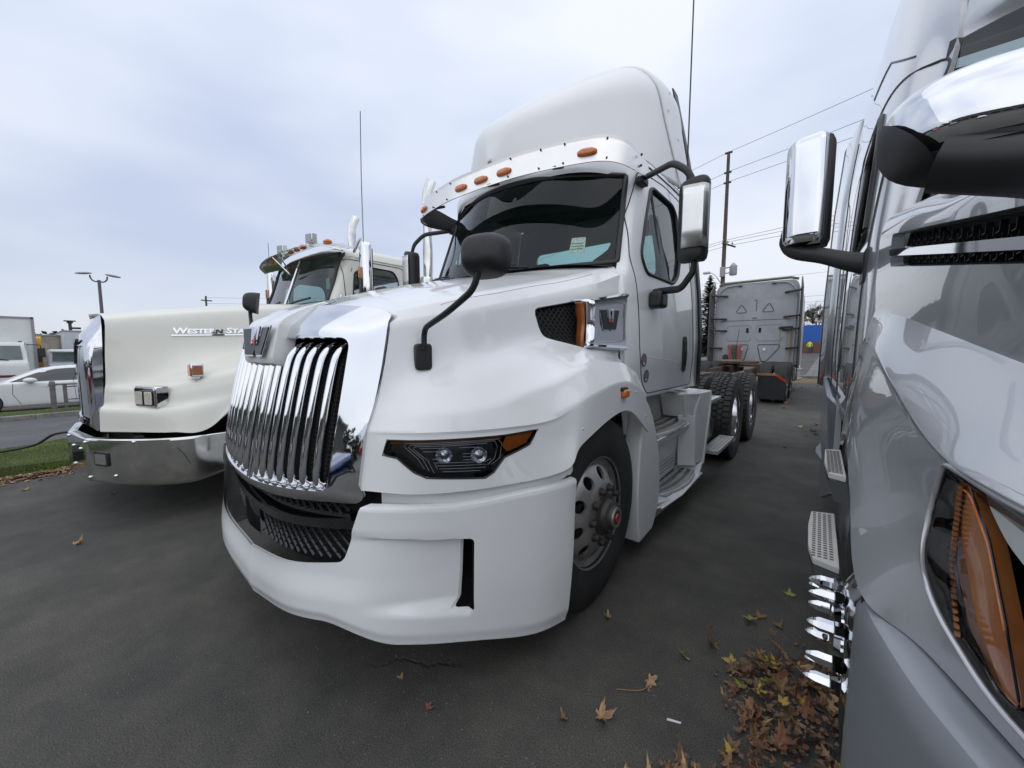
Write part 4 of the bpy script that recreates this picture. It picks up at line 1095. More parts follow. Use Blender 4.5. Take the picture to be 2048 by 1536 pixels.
# ---- mirrors
for s in (1, -1):
    dm = bpy.data.objects.new('door_mirror', None); COL.objects.link(dm); dm.parent = mt
    hp = filletc([(1.30, -.0, 0), (1.31, -.045, 0), (1.36, -.075, 0), (1.45, -.06, 0), (1.475, 0, 0), (1.47, .05, 0), (1.31, .05, 0)], .03, 3)
    lv = []
    for z, sc_ in ((1.925, .80), (1.94, .94), (1.97, 1), (2.36, 1), (2.385, .96), (2.40, .84)):
        lv.append([Vector((s * (1.385 + (p.x - 1.385) * sc_), .88 + p.y * sc_, z + .015 * (p.x - 1.385) / .1 * (1 if z > 2 else 0))) for p in hp])
    b = bmesh.new(); gridbm(lv, b, closed_u=True); b.faces.new([b.verts.new(p) for p in lv[0]]); b.faces.new([b.verts.new(p) for p in lv[-1]])
    link('mirror_housing', mk(b, ang=40), BLACK, dm)
    ins = [[Vector((s * x, y, z)) for x, y in ((1.343, .800), (1.37, .799), (1.42, .806), (1.457, .817), (1.478, .868))] for z in (1.995, 2.1, 2.2, 2.3, 2.355)]
    i_ = link('mirror_back_trim', mk(gridbm([crs(r_, 12) for r_ in ins], ), ang=30), STEEL, dm); thick(i_, .006, 0)
    link('mirror_glass', prism([Vector((s * x, .932, z)) for x, z in ((1.325, 1.97), (1.46, 1.97), (1.46, 2.36), (1.325, 2.36))], (0, .003, 0)), CHROME, dm)
    A_ = fillet([(s * .955, 1.10, 2.585), (s * 1.02, 1.10, 2.60), (s * 1.24, .93, 2.565), (s * 1.345, .88, 2.47), (s * 1.38, .88, 2.39)], .05)
    tube('upper_arm', A_, .015, BLACK, dm, ry=.021)
    box('arm_foot', min(s * .94, s * 1.0), max(s * .94, s * 1.0), 1.05, 1.17, 2.55, 2.60, BLACK, dm, .012)
    A_ = fillet([(s * 1.40, .88, 1.94), (s * 1.40, .885, 1.87), (s * 1.30, .98, 1.78), (s * 1.10, 1.14, 1.80), (s * 1.06, 1.17, 1.80)], .05)
    tube('lower_arm', A_, .017, BLACK, dm, ry=.024)
    box('arm_base', min(s * 1.06, s * 1.16), max(s * 1.06, s * 1.16), 1.05, 1.19, 1.68, 1.795, BLACK, dm, .022)
    # hood mirror
    hm = bpy.data.objects.new('hood_mirror', None); COL.objects.link(hm); hm.parent = mt
    q = drape_pts([Vector((s * 1.4, -.62, 1.355))], (-s, 0, 0), tree0, off=0)[0]
    nrm_ = Vector((s * .92, -.36, .12)).normalized()
    M = frameM(q + nrm_ * .012, Vector((s * .36, .92, 0)), (0, 0, 1))
    if (M.to_3x3() @ Vector((0, 0, 1))).dot(nrm_) < 0: M = M @ Matrix.Rotation(math.pi, 4, 'Y')
    pts = [(p.x, p.y) for p in filletc([(-.037, -.058, 0), (.037, -.058, 0), (.037, .058, 0), (-.037, .058, 0)], .018, 3)]
    bevel(plate('mount_pad', pts, .04, BLACK, hm, M, z0=-.02), .006)
    A_ = fillet([q + nrm_ * .03 + Vector((0, 0, .03)), q + nrm_ * .035 + Vector((0, 0, .12)), (s * .93, -.70, 1.53), (s * 1.08, -.71, 1.60), (s * 1.11, -.71, 1.67)], .05)
    tube('mirror_arm', A_, .0125, BLACK, hm, seg=12)
    b = bmesh.new(); rr = []
    C0 = Vector((s * 1.11, -.68, 1.725)); M = Matrix.Translation(C0) @ Matrix.Rotation(R(12 * s), 4, 'Z') @ Matrix.Rotation(R(-6), 4, 'X')
    for f in range(10):
        u = f / 9 * math.pi / 2; ring = []
        for k in range(36):
            a = 2 * math.pi * k / 36; ca, sa = math.cos(a), math.sin(a)
            xx = math.copysign(abs(ca) ** .62, ca) * .090; zz = math.copysign(abs(sa) ** .62, sa) * (.070 if sa > 0 else .082)
            sc_ = math.cos(u * .98) ** .55 if f < 9 else .05
            ring.append(b.verts.new(M @ Vector((xx * sc_, .03 - math.sin(u) * .10, zz * sc_ - .0))))
        rr.append(ring)
    for i in range(9):
        for k in range(36): b.faces.new((rr[i][k], rr[i][(k + 1) % 36], rr[i + 1][(k + 1) % 36], rr[i + 1][k]))
    b.faces.new(rr[0]); b.faces.new(rr[-1])
    link('mirror_head', mk(b, ang=50), BLACK, hm)
# ---- side steps and tank fairing
for s in (1, -1):
    P = lambda L: [Vector((s * a, b_, c)) for a, b_, c in L]
    # arch strip behind the front wheel
    arc = []
    for k in range(15):
        z = 1.04 - .92 * k / 14; arc.append((.675 + .09 * (max(0, z - .5) / .54) ** 2 + .05 * (max(0, .5 - z) / .4) ** 2, z))
    out_ = [(.775, 1.06), (.85, 1.0), (.945, .88), (1.02, .74), (1.075, .58), (1.09, .42), (1.07, .30), (1.02, .20), (.96, .135)]
    out_ = [(p.x, p.y) for p in crs([(a, b_, 0) for a, b_ in out_], 26)]
    poly = [(y, z) for y, z in arc] + out_[::-1]
    st = bpy.data.objects.new('step_fairing', None); COL.objects.link(st); st.parent = mt
    link('wheel_side_panel', prism(P([(1.175, y, z) for y, z in poly]), (-s * .11, 0, 0)), WHITE2, st)
    bevel(bpy.data.objects[st.children[0].name], .01)
    # upper trough
    L = [
     ('fairing_top', [(.80, 1.88, 1.01), (1.06, 1.86, 1.0), (1.19, 2.02, 1.0), (1.235, 2.30, 1.005), (.80, 2.34, 1.02)], (0, 0, -.02), WHITE2),
     ('riser_plate', [(.905, 1.0, 1.03), (.87, 1.92, 1.03), (.90, 1.92, .755), (.93, 1.0, .755)], (-s * .01, 0, 0), ALU),
     ('upper_well_end', [(.88, 1.90, 1.0), (1.10, 1.90, 1.0), (1.10, 2.02, .77), (.88, 2.02, .77)], (0, .02, 0), WHITE2),
     ('fairing_corner', [(1.10, 1.90, 1.0), (1.20, 2.05, 1.0), (1.19, 2.12, .80), (1.12, 2.10, .78), (1.08, 1.98, .78)], (-.01 * s, .02, 0), WHITE2),
     ('rear_panel', [(1.235, 2.28, 1.0), (1.235, 2.28, .80), (1.20, 2.26, .30), (1.14, 2.24, .26), (.70, 2.24, .26), (.70, 2.28, 1.0)], (0, .03, 0), WHITE2),
     ('rear_flank', [(1.20, 2.05, 1.0), (1.235, 2.30, 1.0), (1.235, 2.30, .80), (1.20, 2.30, .32), (1.15, 2.16, .32), (1.16, 2.04, .80)], (-s * .02, 0, 0), WHITE2),
     ('flank_inner', [(1.165, 2.04, .79), (1.155, 2.15, .30), (1.02, 2.05, .30), (1.03, 1.98, .79)], (0, .02, 0), WHITE2),
     ('fascia', [(1.125, 1.10, .715), (1.125, 2.06, .715), (1.10, 2.06, .655), (1.10, 1.10, .655)], (-s * .02, 0, 0), WHITE2),
     ('fascia_lower', [(1.10, 1.08, .655), (1.10, 2.06, .655), (1.03, 2.06, .60), (1.03, 1.08, .60)], (-s * .02, 0, 0), WHITE2),
     ('inner_wall', [(1.03, 1.05, .62), (1.03, 2.06, .62), (.985, 2.10, .26), (.985, 1.05, .26)], (-s * .02, 0, 0), WHITE2),
     ('toe_plate', [(.995, 1.12, .52), (.985, 1.95, .46), (.995, 2.05, .27), (1.02, 1.10, .27)], (-s * .012, 0, 0), mat('white_perforated', (.70, .71, .71), .5)),
     ('lower_well_floor', [(.98, 1.08, .235), (1.19, 1.12, .235), (1.225, 1.5, .235), (1.21, 2.2, .235), (.98, 2.24, .235)], (0, 0, -.015), WHITE2),
     ('lower_skirt', [(1.17, 1.02, .245), (1.21, 1.40, .24), (1.215, 2.0, .24), (1.19, 2.28, .30), (1.16, 2.26, .22), (1.16, 1.9, .15), (1.12, 1.1, .12)], (-s * .05, 0, 0), WHITE2),
     ('lower_front_ramp', [(.98, 1.0, .34), (1.16, 1.02, .29), (1.19, 1.30, .245), (.98, 1.30, .245)], (0, 0, -.02), WHITE2),
     ('lower_rear_ramp', [(.98, 2.26, .33), (1.19, 2.28, .33), (1.19, 2.12, .245), (.98, 2.08, .245)], (0, 0, -.02), WHITE2)]
    for nm, pts, v_, m_ in L:
        q = link(nm, prism(P(pts), v_), m_, st); bevel(q, .006)
    # treads: curved outer edge, pressed rib rows with holes
    for z, x0, y0, y1, xo, nm in ((.745, .905, 1.10, 2.04, 1.125, 'upper_tread'), (.262, 1.005, 1.32, 2.16, 1.195, 'lower_tread')):
        edge = [(xo - .075 * (2 * t - 1) ** 2 * (1.0 if t < .5 else .55), y0 + (y1 - y0) * t) for t in [k / 10 for k in range(11)]]
        tr = link(nm, prism(P([(x0, y0, z), *[(a, b_, z) for a, b_ in edge], (x0, y1, z)]), (0, 0, -.045)), STEEL, st); bevel(tr, .004)
        b = bmesh.new()
        nrow = 5
        for r_ in range(nrow):
            for k in range(24):
                y = y0 + .04 + (y1 - y0 - .08) * k / 23; t = (y - y0) / (y1 - y0); xe = xo - .075 * (2 * t - 1) ** 2 * (1. if t < .5 else .55) - .02
                x = x0 + .022 + (xe - x0 - .03) * r_ / (nrow - 1)
                if r_ % 2: box_bm(s * x - .007, s * x + .007, y - .010, y + .010, z + .0005, z + .003, b)
                else: box_bm(s * x - .010, s * x + .010, y - .004, y + .004, z, z + .008, b)
        link('grip_ridges', mk(b), ALU, tr, kind='stuff')
        b = bmesh.new()
        for r_ in (1, 3):
            for k in range(24):
                y = y0 + .05 + (y1 - y0 - .10) * k / 23; t = (y - y0) / (y1 - y0); xe = xo - .075 * (2 * t - 1) ** 2 * (1. if t < .5 else .55) - .02
                x = x0 + .022 + (xe - x0 - .03) * r_ / (nrow - 1); box_bm(s * x - .009, s * x + .009, y - .006, y + .006, z + .003, z + .0042, b)
        link('grip_holes', mk(b), DARK, tr, kind='stuff')
        b = bmesh.new(); tube_bm(P([(a + .002, b_, z - .02) for a, b_ in edge]), .010, 6, b, ry=.016); link('tread_nose', mk(b), ALU, tr)
    b = bmesh.new()
    for j in range(6):
        for k in range(14):
            t = k / 13; y = 1.16 + .78 * t; z = .30 + .03 * j
            if z > .50 - .05 * t: continue
            x = 1.02 - (z - .27) * .13 + .003; box_bm(s * x - .002, s * x + .004, y, y + .030, z, z + .006, b)
    link('toe_slots', mk(b), mat('slot_grey', (.25, .25, .25), .6), st, kind='stuff')
# air lines on top of the tank fairing
for k in range(2): tube('air_line', [(1.0 + .03 * k, 1.86, 1.03), (1.06, 1.98, 1.04 + .01 * k), (1.05, 2.15, 1.03), (.9, 2.3, 1.05)], .008, BLACK, mt, n=14)
box('valve_block', .92, .98, 1.95, 2.05, 1.02, 1.05, BLACK, mt, .006)
# ---- frame, fuel tank, platforms
for x in (.43, -.43): box('frame_rail', x - .04, x + .04, .3, 6.05, .72, .98, FRAME, mt)
for y in (2.6, 3.2, 4.6, 5.7): box('cross_member', -.42, .42, y - .06, y + .06, .76, .94, FRAME, mt)
for s in (1, -1):
    lathe('fuel_tank', [(2.30, .001), (2.30, .24), (2.32, .275), (2.35, .285), (2.86, .285), (2.90, .27), (2.92, .24), (2.92, .001)], ALURIM, mt, 40, axis='Y', M=Matrix.Translation((s * .86, 0, .56)))
    for y in (2.45, 2.80): lathe('tank_strap', [(y - .03, .29), (y + .03, .29), (y + .03, .295), (y - .03, .295)], FRAME, mt, 40, axis='Y', M=Matrix.Translation((s * .86, 0, .56)), closed=True)
    for nm, q in (('deck_plate', (.70, 1.19, 2.33, 2.98, .85, .885)), ('tank_step', (1.12, 1.275, 2.50, 3.35, .345, .385))):
        x0, x1, y0, y1, z0, z1 = q
        pl_ = box(nm, min(s * x0, s * x1), max(s * x0, s * x1), y0, y1, z0, z1, ALU, mt, .004)
        b = bmesh.new()
        for i in range(4):
            for k in range(int((y1 - y0) / .035)):
                x = x0 + (x1 - x0) * (i + .5) / 4; y = y0 + .02 + k * .035; box_bm(s * x - .012, s * x + .012, y - .004, y + .004, z1, z1 + .004, b)
        link('grip_ridges', mk(b), STEEL, pl_, kind='stuff')
for x0 in (.45, -.45): box('deck_bracket', x0 - .5 if x0 < 0 else x0, x0 if x0 < 0 else x0 + .5, 2.4, 2.9, .78, .84, FRAME, mt)
# ---- wheels
wheel(mt, 1.03, .15, side=1); wheel(mt, -1.03, .15, side=-1)
for y in (3.90, 5.22):
    for s in (1, -1):
        wheel(mt, s * 1.07, y, side=s, kind='drive', tymesh=TYREL, rimmat=ALUPOL, tyremat=RUBBER2)
        w_ = bpy.data.objects.new('wheel', None); COL.objects.link(w_); w_.parent = mt; w_.location = (s * .745, y, .515); link('tyre', TYREL, RUBBER2, w_)
    lathe('axle', [(-.75, .08), (-.3, .09), (-.2, .2), (.2, .2), (.3, .09), (.75, .08)], FRAME, mt, 20, M=Matrix.Translation((0, y, .515)))
# fifth wheel
fw = prism([Vector((x, y, 1.06)) for x, y in filletc([(-.42, 4.1, 0), (.42, 4.1, 0), (.42, 4.7, 0), (.25, 5.1, 0), (.08, 4.75, 0), (-.08, 4.75, 0), (-.25, 5.1, 0), (-.42, 4.7, 0)], .06)] if False else [Vector((p.x, p.y, 1.06)) for p in filletc([(-.42, 4.1, 0), (.42, 4.1, 0), (.42, 4.7, 0), (.25, 5.1, 0), (.08, 4.75, 0), (-.08, 4.75, 0), (-.25, 5.1, 0), (-.42, 4.7, 0)], .06)], (0, 0, .04))
link('fifth_wheel', fw, FRAME, mt)
# whip aerials
tube('aerial', [(1.03, 1.98, 2.93 - .3), (1.03, 1.98, 5.6)], .006, BLACK, mt, seg=6)

# ---- widen the nose: the grille and bumper are flatter across than the first lofts
def widen_nose(root_, A=.15):
    done = set()
    def rec(o):
        for c in o.children:
            if c.location.length > 1e-6: continue
            if c.type == 'MESH' and c.data.name not in done:
                done.add(c.data.name)
                for v in c.data.vertices:
                    x, y, z = v.co
                    if y > .2: continue
                    a = abs(x); k = (A * (a / .62) * (1.25 - .25 * (a / .62) ** 4) if a < .62 else A * (1 - ss(.62, 1.18, a))) * (1 - ss(-.5, .2, y))
                    if k <= 0: continue
                    d = max(.8, 2.075 - a)
                    v.co = (math.copysign(a + k, x), y - (y + 1.72) / d * k, z + (1.39 - z) * k / d)
            rec(c)
    rec(root_)
bpy.context.view_layer.update()
widen_nose(mt)
# ================================================================== CREAM TRUCK (left)
ct = root('tractor_truck', 'cream white conventional semi tractor with square headlamps and wide steel bumper, at the left', 'truck', (-5.25, 1.5, 0), group='trucks parked in the front row')
Rw = [
 [(0, -1.135, 1.705), (0, -.8, 1.765), (0, -.45, 1.82), (0, -.1, 1.865), (0, .2, 1.89), (0, .5, 1.90)],
 [(0.36, -1.105, 1.69), (.40, -.8, 1.745), (.44, -.45, 1.80), (.50, -.1, 1.845), (.56, .2, 1.875), (.62, .52, 1.89)],
 [(0.5, -1.090, 1.66), (.545, -.8, 1.705), (.60, -.45, 1.76), (.66, -.1, 1.805), (.72, .2, 1.84), (.80, .54, 1.865)],
 [(0.555, -1.085, 1.59), (.60, -.8, 1.63), (.66, -.45, 1.685), (.72, -.1, 1.73), (.78, .2, 1.765), (.86, .55, 1.79)],
 [(0.565, -1.101, 1.35), (.62, -.82, 1.37), (.69, -.45, 1.40), (.755, -.1, 1.42), (.82, .2, 1.44), (.90, .55, 1.45)],
 [(0.57, -1.111, 1.13), (.66, -.86, 1.13), (.80, -.62, 1.19), (.88, -.28, 1.29), (.94, .1, 1.35), (.98, .55, 1.35)],
 [(0.572, -1.121, 1.06), (.74, -.92, 1.07), (.95, -.70, 1.11), (1.06, -.40, 1.19), (1.13, .05, 1.27), (1.15, .55, 1.25)],
 [(0.574, -1.129, 0.99), (.76, -.93, 1.0), (1.0, -.71, 1.03), (1.12, -.40, 1.11), (1.18, .05, 1.19), (1.19, .55, 1.14)],
 [(0.576, -1.137, 0.925), (.78, -.945, .93), (1.02, -.725, .935), (1.155, -.40, 1.0), (1.20, .05, 1.13), (1.21, .55, 1.04)],
 [(0.6, -1.163, 0.885), (.84, -.985, .885), (1.06, -.79, .885), (1.165, -.50, .90), (1.205, .0, 1.08), (1.215, .6, .95)],
 [(0.6, -1.172, 0.71), (.86, -.985, .71), (1.09, -.80, .71), (1.185, -.58, .72), (1.21, -.18, 1.02), (1.22, .62, .90)]]
ch = link('hood', mk(gridbm(loft(Rw, 50, 6), mirror=True), ang=45), CREAM, ct); thick(ch, .015); bake(ch, 45)
chT = bvh(ch)
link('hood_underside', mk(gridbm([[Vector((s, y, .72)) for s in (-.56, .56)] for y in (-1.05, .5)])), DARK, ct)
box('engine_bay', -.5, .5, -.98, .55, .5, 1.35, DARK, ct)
# grille: chrome shell, two bright winter-front panels
cg = bpy.data.objects.new('grille', None); COL.objects.link(cg); cg.parent = ct
def yc(x, z): return -1.245 + .16 * x * x + (.16 * max(0, z - 1.30)) * (1 + max(0, z - 1.35) * 3)
o1 = sub(rrect(-.46, .46, -.40, .40, .79, 1.42, [.02, .02, .12, .12]), 10); o2 = sub(rrect(-.55, .55, -.535, .535, .71, 1.62, [.02, .02, .16, .16]), 10)
rows = [[Vector((p.x, yc(p.x, p.z) + .03, p.z)) for p in o1], [Vector((p.x, yc(p.x, p.z), p.z)) for p in o1], [Vector((a.x * .5 + b.x * .5, yc(a.x * .5 + b.x * .5, (a.z + b.z) / 2) - .012, (a.z + b.z) / 2)) for a, b in zip(o1, o2)],
        [Vector((b.x, yc(b.x, b.z) + .02, b.z)) for b in o2], [Vector((b.x * 1.0, -1.10 - .05 * (1.6 - b.z), b.z + (.088 - .10 * b.x * b.x) * ss(1.3, 1.6, b.z))) for b in o2]]
link('chrome_shell', mk(gridbm(rows, closed_u=True), ang=50), CHROME, cg)
for s in (-1, 1):
    G3 = [[Vector((s * x, yc(x, z) + .022 - .008 * math.sin(math.pi * (x - .01) / .45), z)) for x in (.006, .05, .15, .25, .35, .44, .455)] for z in (.80, 1.0, 1.2, 1.38, 1.42)]
    link('winter_front', mk(gridbm(G3)), mat('bright_panel', (.62, .66, .70), .28, metal=.85, noise_amt=.08, nscale=2), cg)
link('panel_gap', mk(tube_bm([(0, yc(0, z) + .02, z) for z in (.8, 1.1, 1.42)], .006, 6)), DARK, cg)
tube('shell_trim', [(-.41, yc(.41, 1.25) - .004, 1.25), (-.39, yc(.39, 1.38) - .008, 1.38), (-.30, yc(.3, 1.43) - .010, 1.43), (-.12, yc(.1, 1.44) - .010, 1.44), (.02, yc(0, 1.445) - .012, 1.445), (.12, yc(.1, 1.47) - .02, 1.47)], .011, BLACK, cg, n=20)
# bumper
bp = crs([(0, -1.33, 0), (.50, -1.265, 0), (.58, -1.235, 0), (.85, -1.11, 0), (1.05, -.985, 0), (1.17, -.86, 0), (1.24, -.72, 0), (1.255, -.55, 0), (1.25, -.42, 0)], 60)
rows = []
for f, off in ((0, .05), (0, .006), (.03, 0), (.06, -.002), (.5, -.004), (.94, -.002), (.975, -.001), (1, .008), (1, .06)):
    row = []
    for p in bp:
        zb = .30 + .0 * p.x + .06 * ss(.98, 1.25, p.x) ** 2 * ss(-.75, -.4, p.y); zt = .66 + .02 * ss(.5, 1.2, p.x)
        row.append(Vector((p.x - off * .6 * ss(.4, 1.1, p.x), p.y + off, zb + (zt - zb) * f)))
    rows.append(row)
cb = link('bumper', mk(gridbm(rows, mirror=True), ang=40), CHROME2, ct); thick(cb, .006)
cb2 = bvh(cb)
fg = bpy.data.objects.new('fog_lamp', None); COL.objects.link(fg); fg.parent = ct
for s in (1, -1):
    M = frameM((s * .70, -1.178, .50), (1, s * .40, 0), (0, 0, 1))
    plate('lamp_bezel', [(p.x, p.y) for p in filletc([(-.085, -.058, 0), (.085, -.058, 0), (.085, .058, 0), (-.085, .058, 0)], .02, 3)], .014, BLACK, fg, M)
    plate('lamp_glass', [(p.x, p.y) for p in filletc([(-.068, -.042, 0), (.068, -.042, 0), (.068, .042, 0), (-.068, .042, 0)], .012, 3)], .004, mat('fog_glass', (.20, .19, .17), .12, coat=1., noise_amt=.3, nscale=40), fg, M, z0=.0145)
for x, z in ((.55, .63), (.56, .335), (.83, .37), (.20, .56), (.42, .56), (.20, .40), (.05, .63), (1.0, .655)):
    q = drape_pts([Vector((x, -2, z))], (0, 1, 0), cb2, off=0)[0]
    bl = bmesh.new(); bmesh.ops.create_uvsphere(bl, u_segments=10, v_segments=6, radius=.014, matrix=Matrix.Translation(q)); link('bumper_bolt', mk(bl), CHROME, ct)
link('tow_slot', prism([Vector((x, -1.325, z)) for x, z in ((.26, .565), (.36, .53), (.36, .45), (.28, .48))], (0, .05, 0)), DARK, ct)
q = drape_pts([Vector((2, -.80, .60)), Vector((2, -.76, .54)), Vector((2, -.73, .46))], (-1, 0, 0), cb2, off=.0008)
link('scratch', mk(tube_bm(q, .003, 5)), FRAME, ct)
# headlamps
for s in (1, -1):
    q = drape_pts([Vector((s * .90, -2, 1.0))], (0, 1, 0), chT, off=0)[0]
    h = bpy.data.objects.new('headlight', None); COL.objects.link(h); h.parent = ct
    M = frameM((s * .865, q.y - .005 - .06, .995), (1, s * .42, 0), (0, 0, 1)) @ Matrix.Diagonal((.86, .86, .62, 1))
    rr = lambda a, b_, r_: [(p.x, p.y) for p in filletc([(-a, -b_, 0), (a, -b_, 0), (a, b_, 0), (-a, b_, 0)], r_, 3)]
    plate('housing', rr(.145, .105, .03), .16, CHROME, h, M, z0=-.10, bw=.008)
    plate('bezel', rr(.135, .092, .025), .012, CHROME, h, M, z0=.061, bw=.004)
    for k in (-1, 1):
        Mk = M @ Matrix.Translation((k * .064, -.008, 0))
        plate('lamp_surround', rr(.058, .070, .015), .006, BLACKG, h, Mk, z0=.074)
        plate('lamp_glass', rr(.050, .062, .013), .010, mat('sealed_beam', (.80, .78, .66), .15, metal=.2, coat=1, noise_amt=.3, nscale=60), h, Mk, z0=.081, bw=.003)
    tf = bpy.data.objects.new('turn_signal', None); COL.objects.link(tf); tf.parent = ct
    q = drape_pts([Vector((s * 1.01, -.60, 2))], (0, 0, -1), chT, off=0)[0]
    x0, y0, z0 = q.x, q.y, q.z + .02
    if s * x0 < 0: x0 = -x0
    box('lamp_case', x0 - .045, x0 + .045, y0 - .045, y0 + .045, z0, z0 + .115, CHROME, tf, .008)
    box('front_lens', x0 - .038, x0 + .038, y0 - .052, y0 - .044, z0 + .010, z0 + .105, AMBER, tf, .003)
    box('side_lens', min(s * .044 + x0, s * .052 + x0), max(s * .044 + x0, s * .052 + x0), y0 - .035, y0 + .035, z0 + .018, z0 + .098, RED if False else AMBERD, tf, .003)
    box('lamp_stem', x0 - .02, x0 + .02, y0 - .02, y0 + .02, z0 - .03, z0, CHROME, tf)
# lettering on the hood side
q0 = drape_pts([Vector((3, -.67, 1.53))], (-1, 0, 0), chT, off=.002)[0]; q1 = drape_pts([Vector((3, -.11, 1.55))], (-1, 0, 0), chT, off=.002)[0]; q2 = drape_pts([Vector((3, -.5, 1.60))], (-1, 0, 0), chT, off=.002)[0]
M = frameM(q0, q1 - q0, q2 - q0)
lt = text('name_lettering', 'Western Star', .097, CHROME, ct, M @ Matrix.Diagonal((1, .74, 1, 1)), depth=.004, shear=.12, xs=1.0, bevel_=.0012, small=.80, space=1.0, bold=.0032)
link('lettering_bar', prism([M @ Vector(p) for p in ((-.01, -.022, 0), (.66, -.022, 0), (.66, -.010, 0), (-.01, -.010, 0))], M.to_3x3() @ Vector((0, 0, .006))), CHROME, ct)
# cab
cc = [
 [(0, .86, 2.60), (0, 1.1, 2.63), (0, 1.4, 2.63), (0, 1.80, 2.63)],
 [(.6, .88, 2.58), (.62, 1.1, 2.61), (.64, 1.4, 2.61), (.64, 1.80, 2.61)],
 [(.82, .88, 2.52), (.86, 1.1, 2.55), (.88, 1.4, 2.55), (.88, 1.80, 2.55)],
 [(.865, .86, 2.46), (.925, .98, 2.475), (.94, 1.4, 2.475), (.94, 1.80, 2.475)],
 [(.87, .82, 2.40), (.94, .93, 2.40), (.955, 1.4, 2.40), (.955, 1.80, 2.40)],
 [(.885, .72, 2.15), (.965, .83, 2.15), (.985, 1.4, 2.15), (.985, 1.80, 2.15)],
 [(.90, .63, 1.92), (.99, .76, 1.92), (1.01, 1.4, 1.92), (1.01, 1.80, 1.92)],
 [(.93, .60, 1.60), (1.02, .70, 1.60), (1.04, 1.4, 1.6), (1.04, 1.80, 1.6)],
 [(.95, .60, 1.0), (1.04, .70, 1.0), (1.06, 1.4, 1.0), (1.06, 1.80, 1.0)]]
cab2 = link('cab', mk(gridbm(loft(cc, 36, 5), mirror=True), ang=45), CREAM, ct); thick(cab2, .02); bake(cab2, 45)
DW = filletc([(1.4, y, z) for y, z in ((1.02, 1.90), (1.02, 2.28), (1.10, 2.36), (1.44, 2.36), (1.50, 2.28), (1.54, 1.90))], .06, 4)
VW = filletc([(1.4, y, z) for y, z in ((.86, 1.90), (.92, 2.26), (.97, 2.30), (.985, 1.90))], .02, 4)
RWn = filletc([(1.4, y, z) for y, z in ((1.72, 2.0), (1.72, 2.30), (2.05, 2.30), (2.05, 2.0))], .05, 4)
cut(cab2, [prism([Vector((s * p.x, p.y, p.z)) for p in w], (-s * .8, 0, 0)) for s in (1, -1) for w in (DW, VW)], 45)
T2 = bvh(cab2)
for s in (1, -1):
    for w in (DW, VW):
        Q = [Vector((s * (.945 + (2.4 - p.z) * .10), p.y, p.z)) for p in w]
        link('window_seal', mk(tube_bm(Q, .010, 6, closed=True), ang=60), SEAL, ct)
        bm = bmesh.new(); bm.faces.new([bm.verts.new(p - Vector((s * .01, 0, 0))) for p in Q]); link('side_window', mk(bm, ang=None), GLASSS, ct)
    seam('door_seam', filletc([(s * 1.5, y, z) for y, z in ((.80, 2.41), (.79, 2.0), (.78, 1.1), (1.64, 1.1), (1.62, 2.1), (1.58, 2.41))], .05, 4), (-s, 0, 0), T2, ct, closed=True, r=.005)
    seam('roof_gutter', [(s * 1.5, .95, 2.445), (s * 1.5, 1.4, 2.445), (s * 1.5, 1.78, 2.445)], (-s, 0, 0), T2, ct, r=.010, m=CREAM)
    tube('grab_handle', fillet([(s * 1.0, .70, 1.80), (s * 1.06, .68, 1.82), (s * 1.06, .70, 1.99), (s * .98, .74, 2.0)], .03), .010, CHROME, ct)
cbk = link('back_wall', prism([Vector((x, 1.79, z)) for x, z in ((-1.04, 1.0), (1.04, 1.0), (.99, 2.0), (.94, 2.46), (.6, 2.6), (-.6, 2.6), (-.94, 2.46), (-.99, 2.0))], (0, .02, 0)), CREAM, ct)
cut(cbk, [prism([Vector(p) for p in filletc([(-.70, 1.7, 1.98), (.70, 1.7, 1.98), (.68, 1.7, 2.32), (-.68, 1.7, 2.32)], .08)], (0, .2, 0))])
link('cab_floor', prism([(-1.0, .62, 1.02), (1.0, .62, 1.02), (1.0, 1.75, 1.02), (-1.0, 1.75, 1.02)], (0, 0, .03)), INTERIOR, ct)
box('dashboard', -.86, .86, .68, 1.0, 1.4, 1.88, INTERIOR, ct, .05)
for x in (.42, -.42):
    st = bpy.data.objects.new('seat', None); COL.objects.link(st); st.parent = ct
    box('seat_back', x - .23, x + .23, 1.55, 1.66, 1.50, 2.06, INTLIGHT, st, .05); box('headrest', x - .12, x + .12, 1.56, 1.65, 2.08, 2.24, INTLIGHT, st, .04)
M = Matrix.Translation((.42, 1.08, 1.92)) @ Matrix.Rotation(R(35), 4, 'X')
link('steering_wheel', mk(tube_bm([M @ Vector((.22 * math.cos(k * math.pi / 16), .22 * math.sin(k * math.pi / 16), 0)) for k in range(32)], .015, 8, closed=True)), BLACK, ct)
WS = [[(0, .53, 1.90), (.45, .56, 1.905), (.895, .62, 1.91)], [(0, .62, 2.15), (.44, .65, 2.15), (.88, .715, 2.155)], [(0, .745, 2.50), (.43, .765, 2.50), (.855, .815, 2.48)]]
GW2 = loft(WS, 20, 6)
w2 = bpy.data.objects.new('windshield', None); COL.objects.link(w2); w2.parent = ct
link('pane', mk(gridbm(GW2, mirror=True), ang=60), GLASS, w2)
bd = full(GW2[0]) + [r_[-1] for r_ in GW2[1:-1]] + full(GW2[-1])[::-1] + [Vector((-r_[-1].x, r_[-1].y, r_[-1].z)) for r_ in GW2[1:-1][::-1]]
link('windshield_seal', mk(tube_bm(bd, .018, 8, closed=True), ang=60), SEAL, w2)
tube('centre_bar', [Vector((0, .52, 1.90)), Vector((0, .61, 2.15)), Vector((0, .735, 2.49))], .016, CHROME, w2, seg=8)
